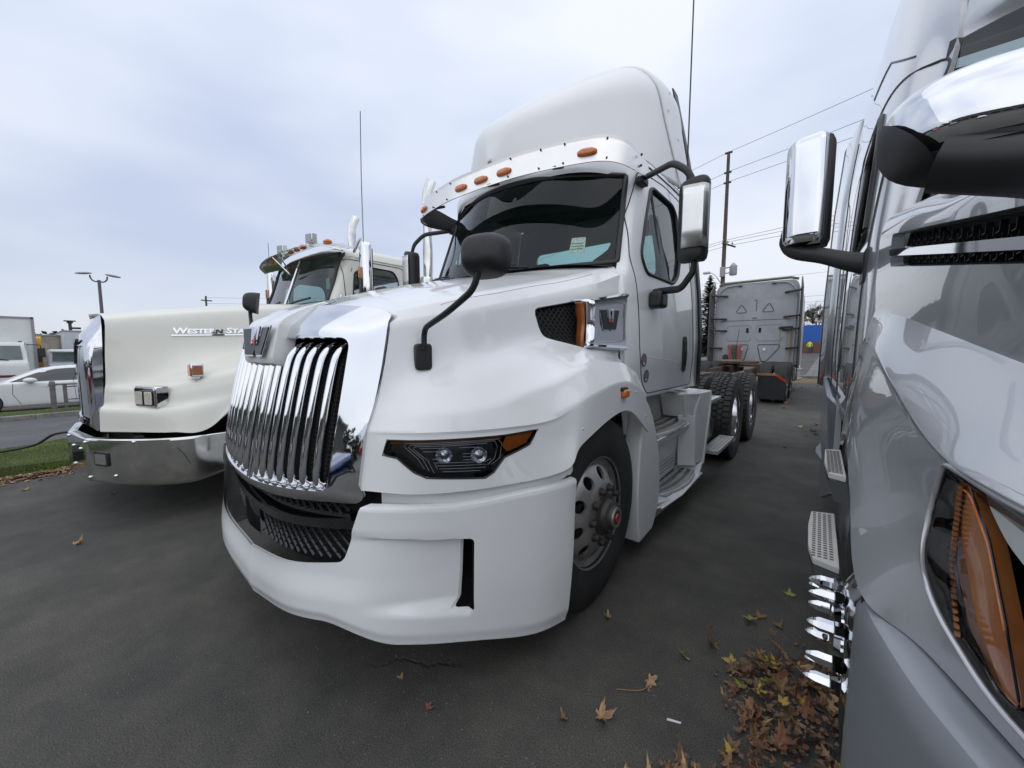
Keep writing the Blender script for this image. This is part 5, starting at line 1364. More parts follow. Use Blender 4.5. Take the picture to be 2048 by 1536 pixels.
link('roof_header', mk(gridbm(loft([[(0, .745, 2.495), (.5, .775, 2.495), (.857, .825, 2.475)], [(0, .77, 2.55), (.5, .80, 2.55), (.855, .86, 2.50)], [(0, .87, 2.60), (.5, .89, 2.59), (.80, .90, 2.53)]], 14, 3), mirror=True)), CREAM, ct)
for P in ([(.10, .52, 1.925), (.35, .53, 1.95), (.62, .56, 1.97)], [(-.6, .54, 1.925), (-.4, .53, 1.95), (-.12, .52, 1.97)]): tube('wiper_arm', P, .012, BLACK, ct, n=8)
box('permit_sticker', .70, .78, .715, .718, 2.08, 2.20, mat('pale_sticker', (.6, .68, .62), .6), ct)
# drop visor of stainless with lamps and roof-mounted strobes
va = bpy.data.objects.new('sun_visor', None); COL.objects.link(va); va.parent = ct
VS = [[(0, .80, 2.64), (.5, .81, 2.635), (.84, .84, 2.60), (.97, .92, 2.54)],
      [(0, .66, 2.615), (.5, .67, 2.61), (.88, .72, 2.57), (1.04, .82, 2.51)],
      [(0, .50, 2.555), (.5, .515, 2.55), (.90, .575, 2.51), (1.08, .70, 2.46)]]
vv = link('visor_sheet', mk(gridbm(loft(VS, 24, 4), mirror=True), ang=50), CHROME2, va); thick(vv, .004)
vT = bvh(vv)
link('visor_brace', mk(tube_bm([(0, .62, 2.30), (0, .50, 2.53)], .008, 6)), CHROME, va); link('visor_brace', mk(tube_bm([(0, .62, 2.30), (-.22, .50, 2.53)], .008, 6)), CHROME, va)
for x in (-.80, -.18, 0, .18, .80):
    q = drape_pts([Vector((x, .70, 3.2))], (0, 0, -1), vT, off=0)[0]
    b = bmesh.new(); bmesh.ops.create_uvsphere(b, u_segments=16, v_segments=8, radius=1, matrix=Matrix.Translation(q + Vector((0, 0, .008))) @ Matrix.Diagonal((.065, .045, .030, 1)))
    link('roof_lamp', mk(b), AMBER, va)
for x in (.42, -.42):
    q = drape_pts([Vector((x, .68, 3.2))], (0, 0, -1), vT, off=0)[0]
    sb = bpy.data.objects.new('work_lamp', None); COL.objects.link(sb); sb.parent = ct
    M = Matrix.Translation(q + Vector((0, 0, .075))) @ Matrix.Rotation(R(8), 4, 'Z')
    box('lamp_body', -.065, .065, -.02, .05, -.055, .055, CHROME2, sb, .006, M=M); box('lamp_glass', -.052, .052, -.026, -.02, -.042, .042, mat('lamp_glass_grey', (.45, .47, .48), .2, noise_amt=.4, nscale=90), sb, M=M)
    box('lamp_foot', -.02, .02, 0, .03, -.09, -.055, CHROME2, sb, M=M)
for x in (-.7, -.55, -.25, .1, .3, .6):
    q = drape_pts([Vector((x, .55, 3.2))], (0, 0, -1), vT, off=0)[0]
    b = bmesh.new(); bmesh.ops.create_uvsphere(b, u_segments=8, v_segments=5, radius=.009, matrix=Matrix.Translation(q)); link('rivet', mk(b), FRAME, va)
# exhaust stacks behind the cab
for s, zt in ((1, 3.62), (-1, 3.55)):
    es = bpy.data.objects.new('exhaust_stack', None); COL.objects.link(es); es.parent = ct
    lathe('heat_shield', [(1.3, .11), (1.35, .125), (2.3, .125), (2.35, .11)], CHROME2, es, 24, axis='Z', M=Matrix.Translation((s * .97, 1.98, 0)))
    P = [(s * .97, 1.98, 2.2), (s * .97, 1.98, 2.7), (s * .97, 1.98, zt - .30), (s * .97, 1.985, zt - .22), (s * .97, 2.0, zt - .14), (s * .97, 2.03, zt - .06), (s * .97, 2.06, zt)]
    link('pipe', mk(tube_bm(P, .068, 20, caps=False), ang=60), CHROME2, es)
# mirrors
for s in (1, -1):
    dm = bpy.data.objects.new('door_mirror', None); COL.objects.link(dm); dm.parent = ct
    hp = filletc([(1.225, .02, 0), (1.24, -.05, 0), (1.34, -.055, 0), (1.375, .0, 0), (1.37, .045, 0), (1.235, .045, 0)], .03, 3)
    lv = [[Vector((s * (1.30 + (p.x - 1.30) * k), .86 + p.y * k, z)) for p in hp] for z, k in ((1.86, .8), (1.875, .95), (1.90, 1), (2.49, 1), (2.515, .95), (2.53, .8))]
    b = bmesh.new(); gridbm(lv, b, closed_u=True); b.faces.new([b.verts.new(p) for p in lv[0]]); b.faces.new([b.verts.new(p) for p in lv[-1]])
    link('mirror_housing', mk(b, ang=40), CHROME, dm)
    box('mirror_glass', s * 1.30 - .06, s * 1.30 + .06, .906, .912, 1.92, 2.47, SEAL, dm)
    tube('upper_arm', fillet([(s * .95, .93, 2.50), (s * 1.12, .90, 2.60), (s * 1.22, .88, 2.60), (s * 1.30, .86, 2.52)], .05), .016, CHROME2, dm)
    tube('lower_arm', fillet([(s * 1.0, .90, 1.82), (s * 1.2, .88, 1.80), (s * 1.30, .86, 1.88)], .05), .016, CHROME2, dm)
    box('mirror_lamp_base', s * 1.30 - .022, s * 1.30 + .022, .785, .81, 1.93, 2.15, SEAL, dm, .008)
    box('mirror_lamp', s * 1.30 - .016, s * 1.30 + .016, .775, .80, 2.15, 2.27, AMBER, dm, .008)
    P = [(s * 1.305, .84, 2.53), (s * 1.305, .84, 3.2), (s * 1.31, .85, 3.86)] if s == 1 else [(-1.29, .84, 2.53), (-1.285, .84, 2.95)]
    tube('whip_aerial', P, .005 if s == 1 else .004, mat('aerial_grey', (.12, .12, .12), .4), ct, seg=6, n=8)
wheel(ct, 1.08, .12, side=1); wheel(ct, -1.08, .12, side=-1)
for x in (.43, -.43): box('frame_rail', x - .04, x + .04, -1.0, 6.0, .62, .88, FRAME, ct)
for s in (1, -1): 
    lathe('fuel_tank', [(.95, .001), (.95, .26), (1.0, .29), (2.3, .29), (2.35, .26), (2.35, .001)], ALURIM, ct, 32, axis='Y', M=Matrix.Translation((s * .86, 0, .60)))
    box('wheel_liner', min(s * .5, s * .7), max(s * .5, s * .7), -.8, .9, .3, 1.1, DARK, ct)
    for y in (3.9, 5.2): wheel(ct, s * 1.07, y, side=s, kind='drive', tymesh=TYREL)
box('back_of_bumper', -.95, .95, -1.0, -.95, .34, .68, DARK, ct)
# ================================================================== SILVER-GREY TRUCK (right, very close)
gt = root('tractor_truck', 'silver grey aerodynamic sleeper tractor with chrome mirrors, close at the right edge', 'truck', (1.27, 1.5, 0), rz=R(.9), group='trucks parked in the front row')
def mirx(rows): return [[(-x, y, z) for x, y, z in r] for r in rows]
GRw = [
 [(0, -1.0, 1.36), (0, -.6, 1.52), (0, -.3, 1.66), (0, .0, 1.79), (0, .3, 1.90), (0, .62, 1.98)],
 [(.35, -.96, 1.36), (.42, -.6, 1.52), (.50, -.3, 1.65), (.56, .0, 1.775), (.62, .3, 1.885), (.66, .62, 1.965)],
 [(.74, -.92, 1.52), (.95, -.6, 1.665), (.99, -.3, 1.72), (1.02, .0, 1.79), (1.04, .3, 1.86), (1.06, .62, 1.92)],
 [(.82, -.93, 1.47), (1.02, -.6, 1.625), (1.06, -.3, 1.69), (1.085, .0, 1.735), (1.105, .3, 1.80), (1.125, .62, 1.86)],
 [(.81, -.94, 1.31), (.985, -.6, 1.45), (1.035, -.3, 1.52), (1.075, .0, 1.57), (1.105, .3, 1.62), (1.135, .62, 1.66)],
 [(.82, -.97, 1.235), (.94, -.64, 1.30), (1.0, -.34, 1.365), (1.055, -.03, 1.435), (1.10, .3, 1.50), (1.137, .62, 1.54)],
 [(.965, -.985, 1.19), (1.085, -.705, 1.213), (1.115, -.46, 1.235), (1.138, -.10, 1.325), (1.152, .25, 1.41), (1.154, .64, 1.435)],
 [(.968, -.99, 1.165), (1.088, -.706, 1.185), (1.125, -.455, 1.205), (1.15, -.10, 1.29), (1.163, .25, 1.37), (1.163, .64, 1.39)],
 [(.972, -1.0, 1.05), (1.10, -.63, 1.06), (1.14, -.465, 1.08), (1.182, -.10, 1.16), (1.195, .25, 1.23), (1.188, .66, 1.20)],
 [(.975, -1.0, .875), (1.118, -.59, .885), (1.205, -.462, .91), (1.214, -.20, 1.03), (1.212, .22, 1.12), (1.205, .70, .98)]]
gh = link('hood', mk(gridbm(loft(GRw, 60, 7, sharp=(2, 5)), mirror=True), ang=32), GREY, gt); thick(gh, .012); bake(gh, 32)
gT = bvh(gh)
GHL = {}
cs = []
for s in (1, -1):
    d = Vector((s * .80, -.60, 0)).normalized()
    P = [Vector((s * x, y, z)) for x, y, z in ((1.118, -.527, 1.200), (1.121, -.505, 1.125), (1.119, -.512, 1.045), (1.112, -.565, .965), (1.09, -.69, .908), (1.03, -.86, .905), (.975, -1.0, .95), (.965, -1.0, 1.12), (1.0, -.93, 1.165), (1.075, -.76, 1.19))]
    P = filletc(P, [.02, .05, .06, .06, .05, .05, .03, .03, .1, .1], 5)
    GHL[s] = drape_pts(P, -d, gT, off=0)
    cs.append(prism([p + d * .12 for p in P], -d * .25))
    P2 = filletc([Vector((s * 1.4, y, z)) for y, z in ((.42, 1.785), (-.62, 1.59), (-.62, 1.575), (-.47, 1.525), (.42, 1.675))], [.02, .02, .03, .05, .02], 3)
    cs.append(prism(P2, (-s * .75, 0, 0)))
cut(gh, cs, 32)
for s in (1, -1):
    d = Vector((s * .80, -.60, 0)).normalized(); P = GHL[s]; c = sum(P, Vector()) / len(P)
    h = bpy.data.objects.new('headlight', None); COL.objects.link(h); h.parent = gt
    b = bmesh.new(); a = [b.verts.new(p - d * .003) for p in P]; i2 = [b.verts.new(p - d * .07 + (c - p) * .08) for p in P]; n = len(P)
    for i in range(n): b.faces.new((a[i], a[(i + 1) % n], i2[(i + 1) % n], i2[i]))
    b.faces.new(i2)
    link('housing', mk(b), mat('lamp_black', (.02, .02, .022), .25), h)
    def inset(k, off): return [p + (c - p) * k - d * off for p in P]
    # dark inner frame ring
    r1, r2 = inset(.02, .008), inset(.10, .025)
    link('inner_frame', mk(gridbm([r1, r2], closed_u=True)), BLACKG, h)
    # amber reflector band along the outer edge
    am = [Vector((s * x, y, z)) for x, y, z in ((1.106, -.535, 1.183), (1.099, -.568, 1.18), (1.088, -.633, 1.117), (1.079, -.688, 1.023), (1.069, -.725, .93), (1.079, -.686, .925), (1.094, -.605, .965), (1.102, -.555, 1.036))]
    am = filletc(am, .015, 3); tP = BVHTree.FromPolygons(P, [tuple(range(len(P)))])
    b = bmesh.new(); prism_bm([p - d * .006 for p in am], -d * .02, b); link('amber_reflector', mk(b), mat('amber_reflector_deep', (.26, .085, .028), .22, coat=.6, col2=(.34, .13, .04), nscale=9), h)
    for k in range(0):
        t0 = k / 5; link('reflector_rib', mk(tube_bm([am[0].lerp(am[len(am) // 2], t0) - d * .006, am[-1].lerp(am[len(am) // 2 + 3], t0) - d * .006], .0012, 4)), AMBER, h)
    ri_ = [am[0].lerp(c, .0), ] ; n_ = len(am)
    strip = [p.lerp(sum(am, Vector()) / n_, .12) - d * .003 for p in am]
    link('amber_edge', mk(tube_bm(strip[:n_ // 2], .0022, 5)), AMBER, h); link('amber_edge', mk(tube_bm([p - d * .002 for p in am] , .0016, 5, closed=True)), BLACKG, h)
    bb = bmesh.new()
    for k in range(26):
        z_ = 1.165 - k * .0085; y_ = -.548 - .10 * ss(1.05, .93, z_) if False else -.552 - .085 * max(0, (1.06 - z_) / .13) ** 1.5
        box_bm(min(s * 1.101, s * 1.106), max(s * 1.101, s * 1.106), y_ - .004, y_ + .004, z_, z_ + .005, bb)
    link('reflector_prisms', mk(bb), MATS['amber_reflector_deep'], h, kind='stuff')
    wl = filletc([Vector((s * x, y, z)) for x, y, z in ((1.093, -.585, 1.180), (1.070, -.70, 1.190), (1.03, -.82, 1.17), (1.03, -.84, 1.06), (1.062, -.72, 1.085), (1.081, -.649, 1.12), (1.089, -.602, 1.155))], .02, 4)
    b = bmesh.new(); prism_bm([p - d * .010 for p in wl], -d * .02, b); link('projector', mk(b), mat('pearl_reflector', (.70, .74, .72), .18, metal=.3, coat=.6), h)
    b = bmesh.new(); 
    ring = [[p + (c - p) * k + d * (o_ - .002) for p in P] for k, o_ in ((0, 0), (.05, .004), (.25, .006), (.6, .008), (.98, .008))]
    gridbm(ring, b, closed_u=True); link('lens', mk(b, ang=60), LENS, h)
    for k in range(6):
        q0, q1 = inset(.14 + .02 * k, .03), None; link('light_bar', mk(tube_bm([q0[i] for i in range(len(q0) // 2 + 4 * k // 3, len(q0) - 6)], .0015, 4)), mat('lamp_chrome', (.5, .5, .52), .2, metal=1), h) if k < 3 else None
    box('low_beam_bowl', min(s * .93, s * 1.02), max(s * .93, s * 1.02), -.90, -.80, .95, 1.03, mat('lamp_grey', (.20, .21, .22), .3, metal=.7), h, .02)
    link('lamp_trim', mk(tube_bm(P, .0042, 6, closed=True), ang=60), mat('trim_grey', (.5, .5, .52), .3, metal=.6), h)
# side vent: dark honeycomb, chrome blade, frame
for s in (1, -1):
    v = bpy.data.objects.new('side_vent', None); COL.objects.link(v); v.parent = gt
    def hx(y, z): # hood side x at y
        return drape_pts([Vector((s * 1.5, y, z))], (-s, 0, 0), gT, off=0)[0].x
    P2 = filletc([Vector((1.4, y, z)) for y, z in ((.42, 1.785), (-.62, 1.59), (-.62, 1.575), (-.47, 1.525), (.42, 1.675))], [.02, .02, .03, .05, .02], 3)
    ed = [Vector((hx(p.y, p.z), p.y, p.z)) for p in P2]
    link('vent_frame', mk(gridbm([ed, [p + Vector((-s * .028, 0, 0)) * 1.0 + (Vector((p.x, -.1, 1.62)) - p) * .07 for p in ed]], closed_u=True)), mat('vent_frame_grey', (.09, .10, .105), .3, coat=.5), v)
    link('vent_back', prism([p + Vector((-s * .06, 0, 0)) for p in ed], (-s * .01, 0, 0)), DARK, v)
    b = bmesh.new()
    for i in range(33):
        y = -.57 + i * .03
        for j in range(10):
            z0 = 1.512 + .175 * (y + .45) + j * .022 + (.011 if i % 2 else 0)
            if z0 > 1.588 + .187 * (y + .6) - .022 : continue
            x = hx(y, z0) - s * .045
            box_bm(x - .006, x + .006, y, y + .024, z0, z0 + .003, b); box_bm(x - .006, x + .006, y, y + .003, z0, z0 + .022, b)
    link('honeycomb', mk(b), BLACK, v, kind='stuff')
    bl = [[Vector((hx(y, 1.545 + .185 * (y + .55)) + s * .0 + s * dx, y, 1.545 + .185 * (y + .55) + dz)) for y in (-.56, -.3, -.1, .1, .3, .41)] for dz, dx in ((.014, -.01), (.010, .006), (-.012, .004), (-.016, -.01))]
    link('chrome_blade', mk(gridbm(bl), ang=30), CHROME, v)
# badge panel with raised lettering just behind the vent
q0 = drape_pts([Vector((-1.6, .60, 1.70))], (1, 0, 0), gT, off=.002)[0]
# ---- bumper side and lower flank
GB = crs([(0, -1.20, 0), (.45, -1.19, 0), (.75, -1.13, 0), (.93, -1.04, 0), (1.065, -.88, 0), (1.145, -.70, 0), (1.195, -.54, 0), (1.210, -.45, 0)], 60)
rows = []
for z, off in ((.24, .05), (.26, .01), (.35, 0), (.60, .0), (.80, .002), (.85, .004), (.866, .012), (.872, .024), (.873, .22)):
    rows.append([Vector((p.x - off * ss(.3, 1, p.x), p.y + off * (1 - .9 * ss(.8, 1.2, p.x)), z + (.02 * ss(-.7, -.45, p.y) if z > .8 else 0))) for p in GB])
gb = link('bumper', mk(gridbm(rows, mirror=True), ang=35), mat('silver_bumper', (.30, .32, .345), .42, metal=.5, coat=.3), gt); thick(gb, .012)
box('engine_bay', -.6, .6, -.9, .6, .5, 1.3, DARK, gt)
# grille front (out of frame, seen only in reflections)
box('grille_panel', -.55, .55, -1.06, -.98, .65, 1.34, BLACKG, gt, .02)
for s in (1, -1):
    prof = []
    for k in range(13):
        a = math.pi * (-.10 + 1.2 * k / 12); prof.append((math.cos(a) * -.62, math.sin(a) * .585))
    link('wheel_liner', mk(gridbm([[Vector((s * x, .1 + a_, .51 + b_)) for a_, b_ in prof] for x in (.70, 1.15)])), DARK, gt)
    box('liner_wall', min(s * .55, s * .70), max(s * .55, s * .70), -.75, .9, .25, 1.15, DARK, gt)
    fl = [Vector((s * x, y, z)) for x, y, z in ((1.15, -.50, .90), (1.15, -.47, .26))]
    link('fender_return', mk(gridbm([[Vector((s * 1.200, -.46, z)), Vector((s * 1.10, -.46, z))] for z in (.26, .90)])), BLACK, gt)
wheel(gt, -1.035, .02, side=-1, cover=True, rimmat=ALUPOL); wheel(gt, 1.035, .02, side=1, cover=True, rimmat=ALUPOL)
# ---- cab and sleeper
gc = [
 [(0, 1.75, 3.98), (0, 2.4, 4.08), (0, 3.2, 4.12), (0, 4.15, 4.12)],
 [(.55, 1.80, 3.95), (.62, 2.4, 4.05), (.66, 3.2, 4.09), (.68, 4.15, 4.09)],
 [(.78, 1.70, 3.78), (.90, 2.3, 3.90), (.95, 3.2, 3.95), (.98, 4.15, 3.95)],
 [(.84, 1.45, 3.50), (1.0, 2.1, 3.60), (1.05, 3.1, 3.62), (1.08, 4.15, 3.62)],
 [(.88, 1.18, 3.15), (1.05, 1.8, 3.2), (1.10, 3.0, 3.22), (1.13, 4.15, 3.22)],
 [(.91, 1.04, 2.85), (1.07, 1.5, 2.88), (1.13, 2.9, 2.9), (1.16, 4.15, 2.9)],
 [(.92, 1.00, 2.66), (1.09, 1.3, 2.66), (1.14, 2.8, 2.66), (1.17, 4.15, 2.66)],
 [(.96, .92, 2.40), (1.115, 1.15, 2.40), (1.155, 2.8, 2.40), (1.18, 4.15, 2.40)],
 [(1.0, .82, 2.10), (1.135, 1.0, 2.10), (1.17, 2.8, 2.10), (1.19, 4.15, 2.10)],
 [(1.05, .72, 1.86), (1.15, .88, 1.85), (1.18, 2.8, 1.85), (1.195, 4.15, 1.85)],
 [(1.09, .68, 1.60), (1.16, .80, 1.60), (1.185, 2.8, 1.60), (1.20, 4.15, 1.60)],
 [(1.11, .70, 1.30), (1.165, .80, 1.30), (1.19, 2.8, 1.30), (1.20, 4.15, 1.30)],
 [(1.12, .72, 1.0), (1.165, .82, 1.0), (1.185, 2.8, 1.0), (1.195, 4.15, 1.0)]]
gcab = link('cab', mk(gridbm(loft(gc, 50, 5), mirror=True), ang=45), GREY, gt); thick(gcab, .02); bake(gcab, 45)
GWn = filletc([Vector((1.5, y, z)) for y, z in ((1.0, 1.90), (1.10, 2.30), (1.28, 2.55), (1.40, 2.58), (1.95, 2.56), (1.98, 1.98), (1.6, 1.90))], .05, 4)
cut(gcab, [prism([Vector((s * p.x, p.y, p.z)) for p in GWn], (-s * .8, 0, 0)) for s in (1, -1)], 45)
gcT = bvh(gcab)
for s in (1, -1):
    Q = [Vector((s * (1.155 - (p.z - 1.9) * .07), p.y, p.z)) for p in GWn]
    link('window_seal', mk(tube_bm(Q, .016, 6, closed=True), ang=60), SEAL, gt)
    bm = bmesh.new(); bm.faces.new([bm.verts.new(p - Vector((s * .012, 0, 0))) for p in Q]); link('door_window', mk(bm, ang=None), glassmat('dark_glass', (.12, .15, .15)), gt)
    seam('door_seam', filletc([(s * 1.6, y, z) for y, z in ((.98, 2.60), (.86, 1.90), (.86, 1.05), (2.12, 1.05), (2.12, 2.64))], .06, 4), (-s, 0, 0), gcT, gt, closed=True, r=.006)
    seam('roof_seam', [(s * 1.6, 1.12, 2.70), (s * 1.6, 1.6, 2.95), (s * 1.6, 2.2, 3.05)], (-s, 0, 0), gcT, gt, r=.006)
    seam('sleeper_seam', [(s * 1.6, 3.55, 3.3), (s * 1.6, 3.5, 2.2), (s * 1.6, 3.3, 1.9), (s * 1.6, 3.28, 1.05)], (-s, 0, 0), gcT, gt, r=.006)
    b = bmesh.new(); bmesh.ops.create_uvsphere(b, u_segments=16, v_segments=10, radius=1, matrix=Matrix.Translation((s * 1.178, 1.95, 1.35)) @ Matrix.Diagonal((.015, .075, .12, 1)))
    link('door_handle', mk(b), BLACK, gt)
    # flared side extenders with black trailing edge
    G3 = [[Vector((s * x, y, z)) for x, y in ((1.19 - k, 4.12), (1.235 - k, 4.4), (1.28 - k, 4.75))] for z, k in ((.95, 0), (2.0, .01), (3.0, .05), (3.75, .11))]
    e_ = link('side_extender', mk(gridbm(G3)), GREY, gt); thick(e_, .02)
    G3 = [[Vector((s * x, y, z)) for x, y in ((1.28 - k, 4.755), (1.295 - k, 4.86))] for z, k in ((.95, 0), (2.0, .01), (3.0, .05), (3.75, .11))]
    e_ = link('extender_edge', mk(gridbm(G3)), BLACK, gt); thick(e_, .02)
link('sleeper_back', prism([Vector((x, 4.14, z)) for x, z in ((-1.18, 1.0), (1.18, 1.0), (1.17, 2.6), (1.1, 3.5), (.9, 4.0), (-.9, 4.0), (-1.1, 3.5), (-1.17, 2.6))], (0, .03, 0)), GREY, gt)
# windscreen, visor and roof lamp
GS = [[(0, .55, 1.99), (.5, .60, 1.98), (.85, .72, 1.93), (1.05, .82, 1.88)], [(0, .74, 2.35), (.5, .78, 2.35), (.80, .86, 2.34), (.965, .96, 2.32)], [(0, .86, 2.68), (.5, .89, 2.68), (.76, .95, 2.67), (.92, 1.02, 2.66)]]
wd = link('windshield', mk(gridbm(loft(GS, 20, 6), mirror=True), ang=60), glassmat('screen_glass', (.30, .36, .36)), gt)
link('windshield_seal', mk(tube_bm([v for v in full(loft(GS, 20, 6)[0])], .02, 6)), SEAL, gt)
for s in (1, -1): link('windshield_seal', mk(tube_bm([r_[-1] if s == 1 else Vector((-r_[-1].x, r_[-1].y, r_[-1].z)) for r_ in loft(GS, 20, 6)], .02, 6)), SEAL, gt)
rc = [[(0, .84, 2.67), (.5, .88, 2.67), (.76, .95, 2.67), (.915, 1.02, 2.66)], [(0, .78, 2.78), (.5, .82, 2.78), (.77, .93, 2.78), (.92, 1.05, 2.78)], [(0, 1.0, 3.2), (.5, 1.03, 3.19), (.75, 1.10, 3.16), (.885, 1.2, 3.14)], [(0, 1.45, 3.7), (.5, 1.5, 3.68), (.70, 1.55, 3.6), (.83, 1.5, 3.5)], [(0, 1.76, 3.98), (.4, 1.78, 3.96), (.55, 1.82, 3.94), (.72, 1.74, 3.82)]]
link('roof_front', mk(gridbm(loft(rc, 20, 5), mirror=True), ang=50), GREY, gt)
rf = BVHTree.FromPolygons(*(lambda G_: ([v for r_ in G_ for v in r_], [(i * 20 + j, i * 20 + j + 1, (i + 1) * 20 + j + 1, (i + 1) * 20 + j) for i in range(len(G_) - 1) for j in range(19)]))([[Vector((-v.x, v.y, v.z)) for v in r_] for r_ in loft(rc, 20, 5)]))
tr = bpy.data.objects.new('roof_marker', None); COL.objects.link(tr); tr.parent = gt
for x in (-.84, -.4, 0):
    q = drape_pts([Vector((x, -.5, 2.93))], (0, 1, 0), rf, off=0)[0]
    b = bmesh.new(); bmesh.ops.create_uvsphere(b, u_segments=16, v_segments=10, radius=1, matrix=Matrix.Translation(q) @ Matrix.Diagonal((.030, .03, .052, 1))); link('marker_lens', mk(b), mat('salmon_lens', (.60, .15, .06), .2, coat=.6, noise_amt=.2, nscale=60), tr)
box('dashboard', -.95, .95, .75, 1.05, 1.45, 1.88, INTERIOR, gt, .05)
tube('wiper_arm', [(-1.0, .80, 1.90), (-.95, .83, 2.08), (-.86, .90, 2.33)], .010, BLACK, gt, n=8)
# ---- door mirrors on one thick lower arm
for s in (1, -1):
    dm = bpy.data.objects.new('door_mirror', None); COL.objects.link(dm); dm.parent = gt
    hp = filletc([(1.305, .03, 0), (1.31, -.05, 0), (1.33, -.075, 0), (1.44, -.07, 0), (1.475, -.02, 0), (1.47, .05, 0), (1.31, .065, 0)], [.02, .02, .03, .05, .04, .02, .02], 3)
    def ringz(z, k, dy=0): return [Vector((s * (1.39 + (p.x - 1.39) * k), .95 + dy + p.y * k, z + .10 * (1.475 - p.x) * (1 if z > 2.2 else 0))) for p in hp]
    lv = [ringz(z, k) for z, k in ((1.90, .85), (1.915, .97), (1.94, 1), (2.34, 1), (2.365, .96), (2.375, .85))]
    b = bmesh.new(); gridbm(lv, b, closed_u=True); b.faces.new([b.verts.new(p) for p in lv[0]]); b.faces.new([b.verts.new(p) for p in lv[-1]])
    link('mirror_cap', mk(b, ang=40), CHROME, dm)
    lv = [[Vector((p.x - s * .022, p.y + .070, p.z)) for p in ringz(z, k)] for z, k in ((1.90, .9), (1.93, 1.02), (2.36, 1.02), (2.385, .9))]
    b = bmesh.new(); gridbm(lv, b, closed_u=True); b.faces.new([b.verts.new(p) for p in lv[0]]); b.faces.new([b.verts.new(p) for p in lv[-1]])
    link('mirror_frame', mk(b, ang=40), BLACK, dm)
    P = [(s * 1.455, .98, 1.99), (s * 1.45, .975, 1.925), (s * 1.41, .965, 1.875), (s * 1.30, .93, 1.83), (s * 1.20, .90, 1.785), (s * 1.10, .88, 1.755)]
    rd = [.022, .034, .036, .034, .040, .052]
    tube('mirror_arm', P, .03, BLACK, dm, seg=16, n=26, rads=rd, ry=.032)
    box('arm_mount', min(s * 1.10, s * 1.165), max(s * 1.10, s * 1.165), .80, 1.00, 1.67, 1.83, BLACK, dm, .02)
    # hood mirror: chrome cap over a black cradle
    hm = bpy.data.objects.new('hood_mirror', None); COL.objects.link(hm); hm.parent = gt
    M = Matrix.Translation((s * 1.035, -.55, 1.738)) @ Matrix.Rotation(R(-10 * s), 4, 'Z')
    def head(sx, sy, szt, szb, c0=0, clip=None, back=.03):
        b = bmesh.new(); rr = []
        for f in range(13):
            u = f / 12 * math.pi / 2; ring = []
            for k in range(44):
                a = 2 * math.pi * k / 44; ca, sa = math.cos(a), math.sin(a)
                xx = math.copysign(abs(ca) ** .55, ca) * sx; zz = math.copysign(abs(sa) ** .60, sa) * (szt if sa > 0 else szb)
                sc_ = max(.02, math.cos(u)) ** .5; ring.append(b.verts.new(M @ Vector((xx * sc_, back - math.sin(u) * sy, zz * sc_))))
            rr.append(ring)
        for i in range(12):
            for k in range(44): b.faces.new((rr[i][k], rr[i][(k + 1) % 44], rr[i + 1][(k + 1) % 44], rr[i + 1][k]))
        b.faces.new(rr[0]); b.faces.new(rr[-1]); return b
    link('mirror_cap', mk(head(.192, .105, .072, .078), ang=50), CHROME, hm)
    b = head(.198, .122, .080, .094)
    for v in b.verts: v.co.y -= 0
    bmesh.ops.bisect_plane(b, geom=b.verts[:] + b.edges[:] + b.faces[:], plane_co=M @ Vector((-.11 * s * 1, 0, -.035)), plane_no=Vector((.0, -.25, 1)), clear_outer=True)
    link('mirror_cradle', mk(b, ang=50), BLACK, hm)
    # raised corner of the cradle at the outer end
    b = head(.199, .124, .060, .094)
    bmesh.ops.bisect_plane(b, geom=b.verts[:] + b.edges[:] + b.faces[:], plane_co=Vector((s * 1.238, 0, 1.765)), plane_no=Vector((-s * .83, 0, .55)), clear_outer=True)
    link('cradle_corner', mk(b, ang=50), BLACK, hm)
    tube('mirror_stalk', [(s * 1.165, -.585, 1.672), (s * 1.06, -.60, 1.635), (s * .92, -.56, 1.60), (s * .80, -.5, 1.56)], .052, BLACK, hm, seg=18, n=16, ry=.040)
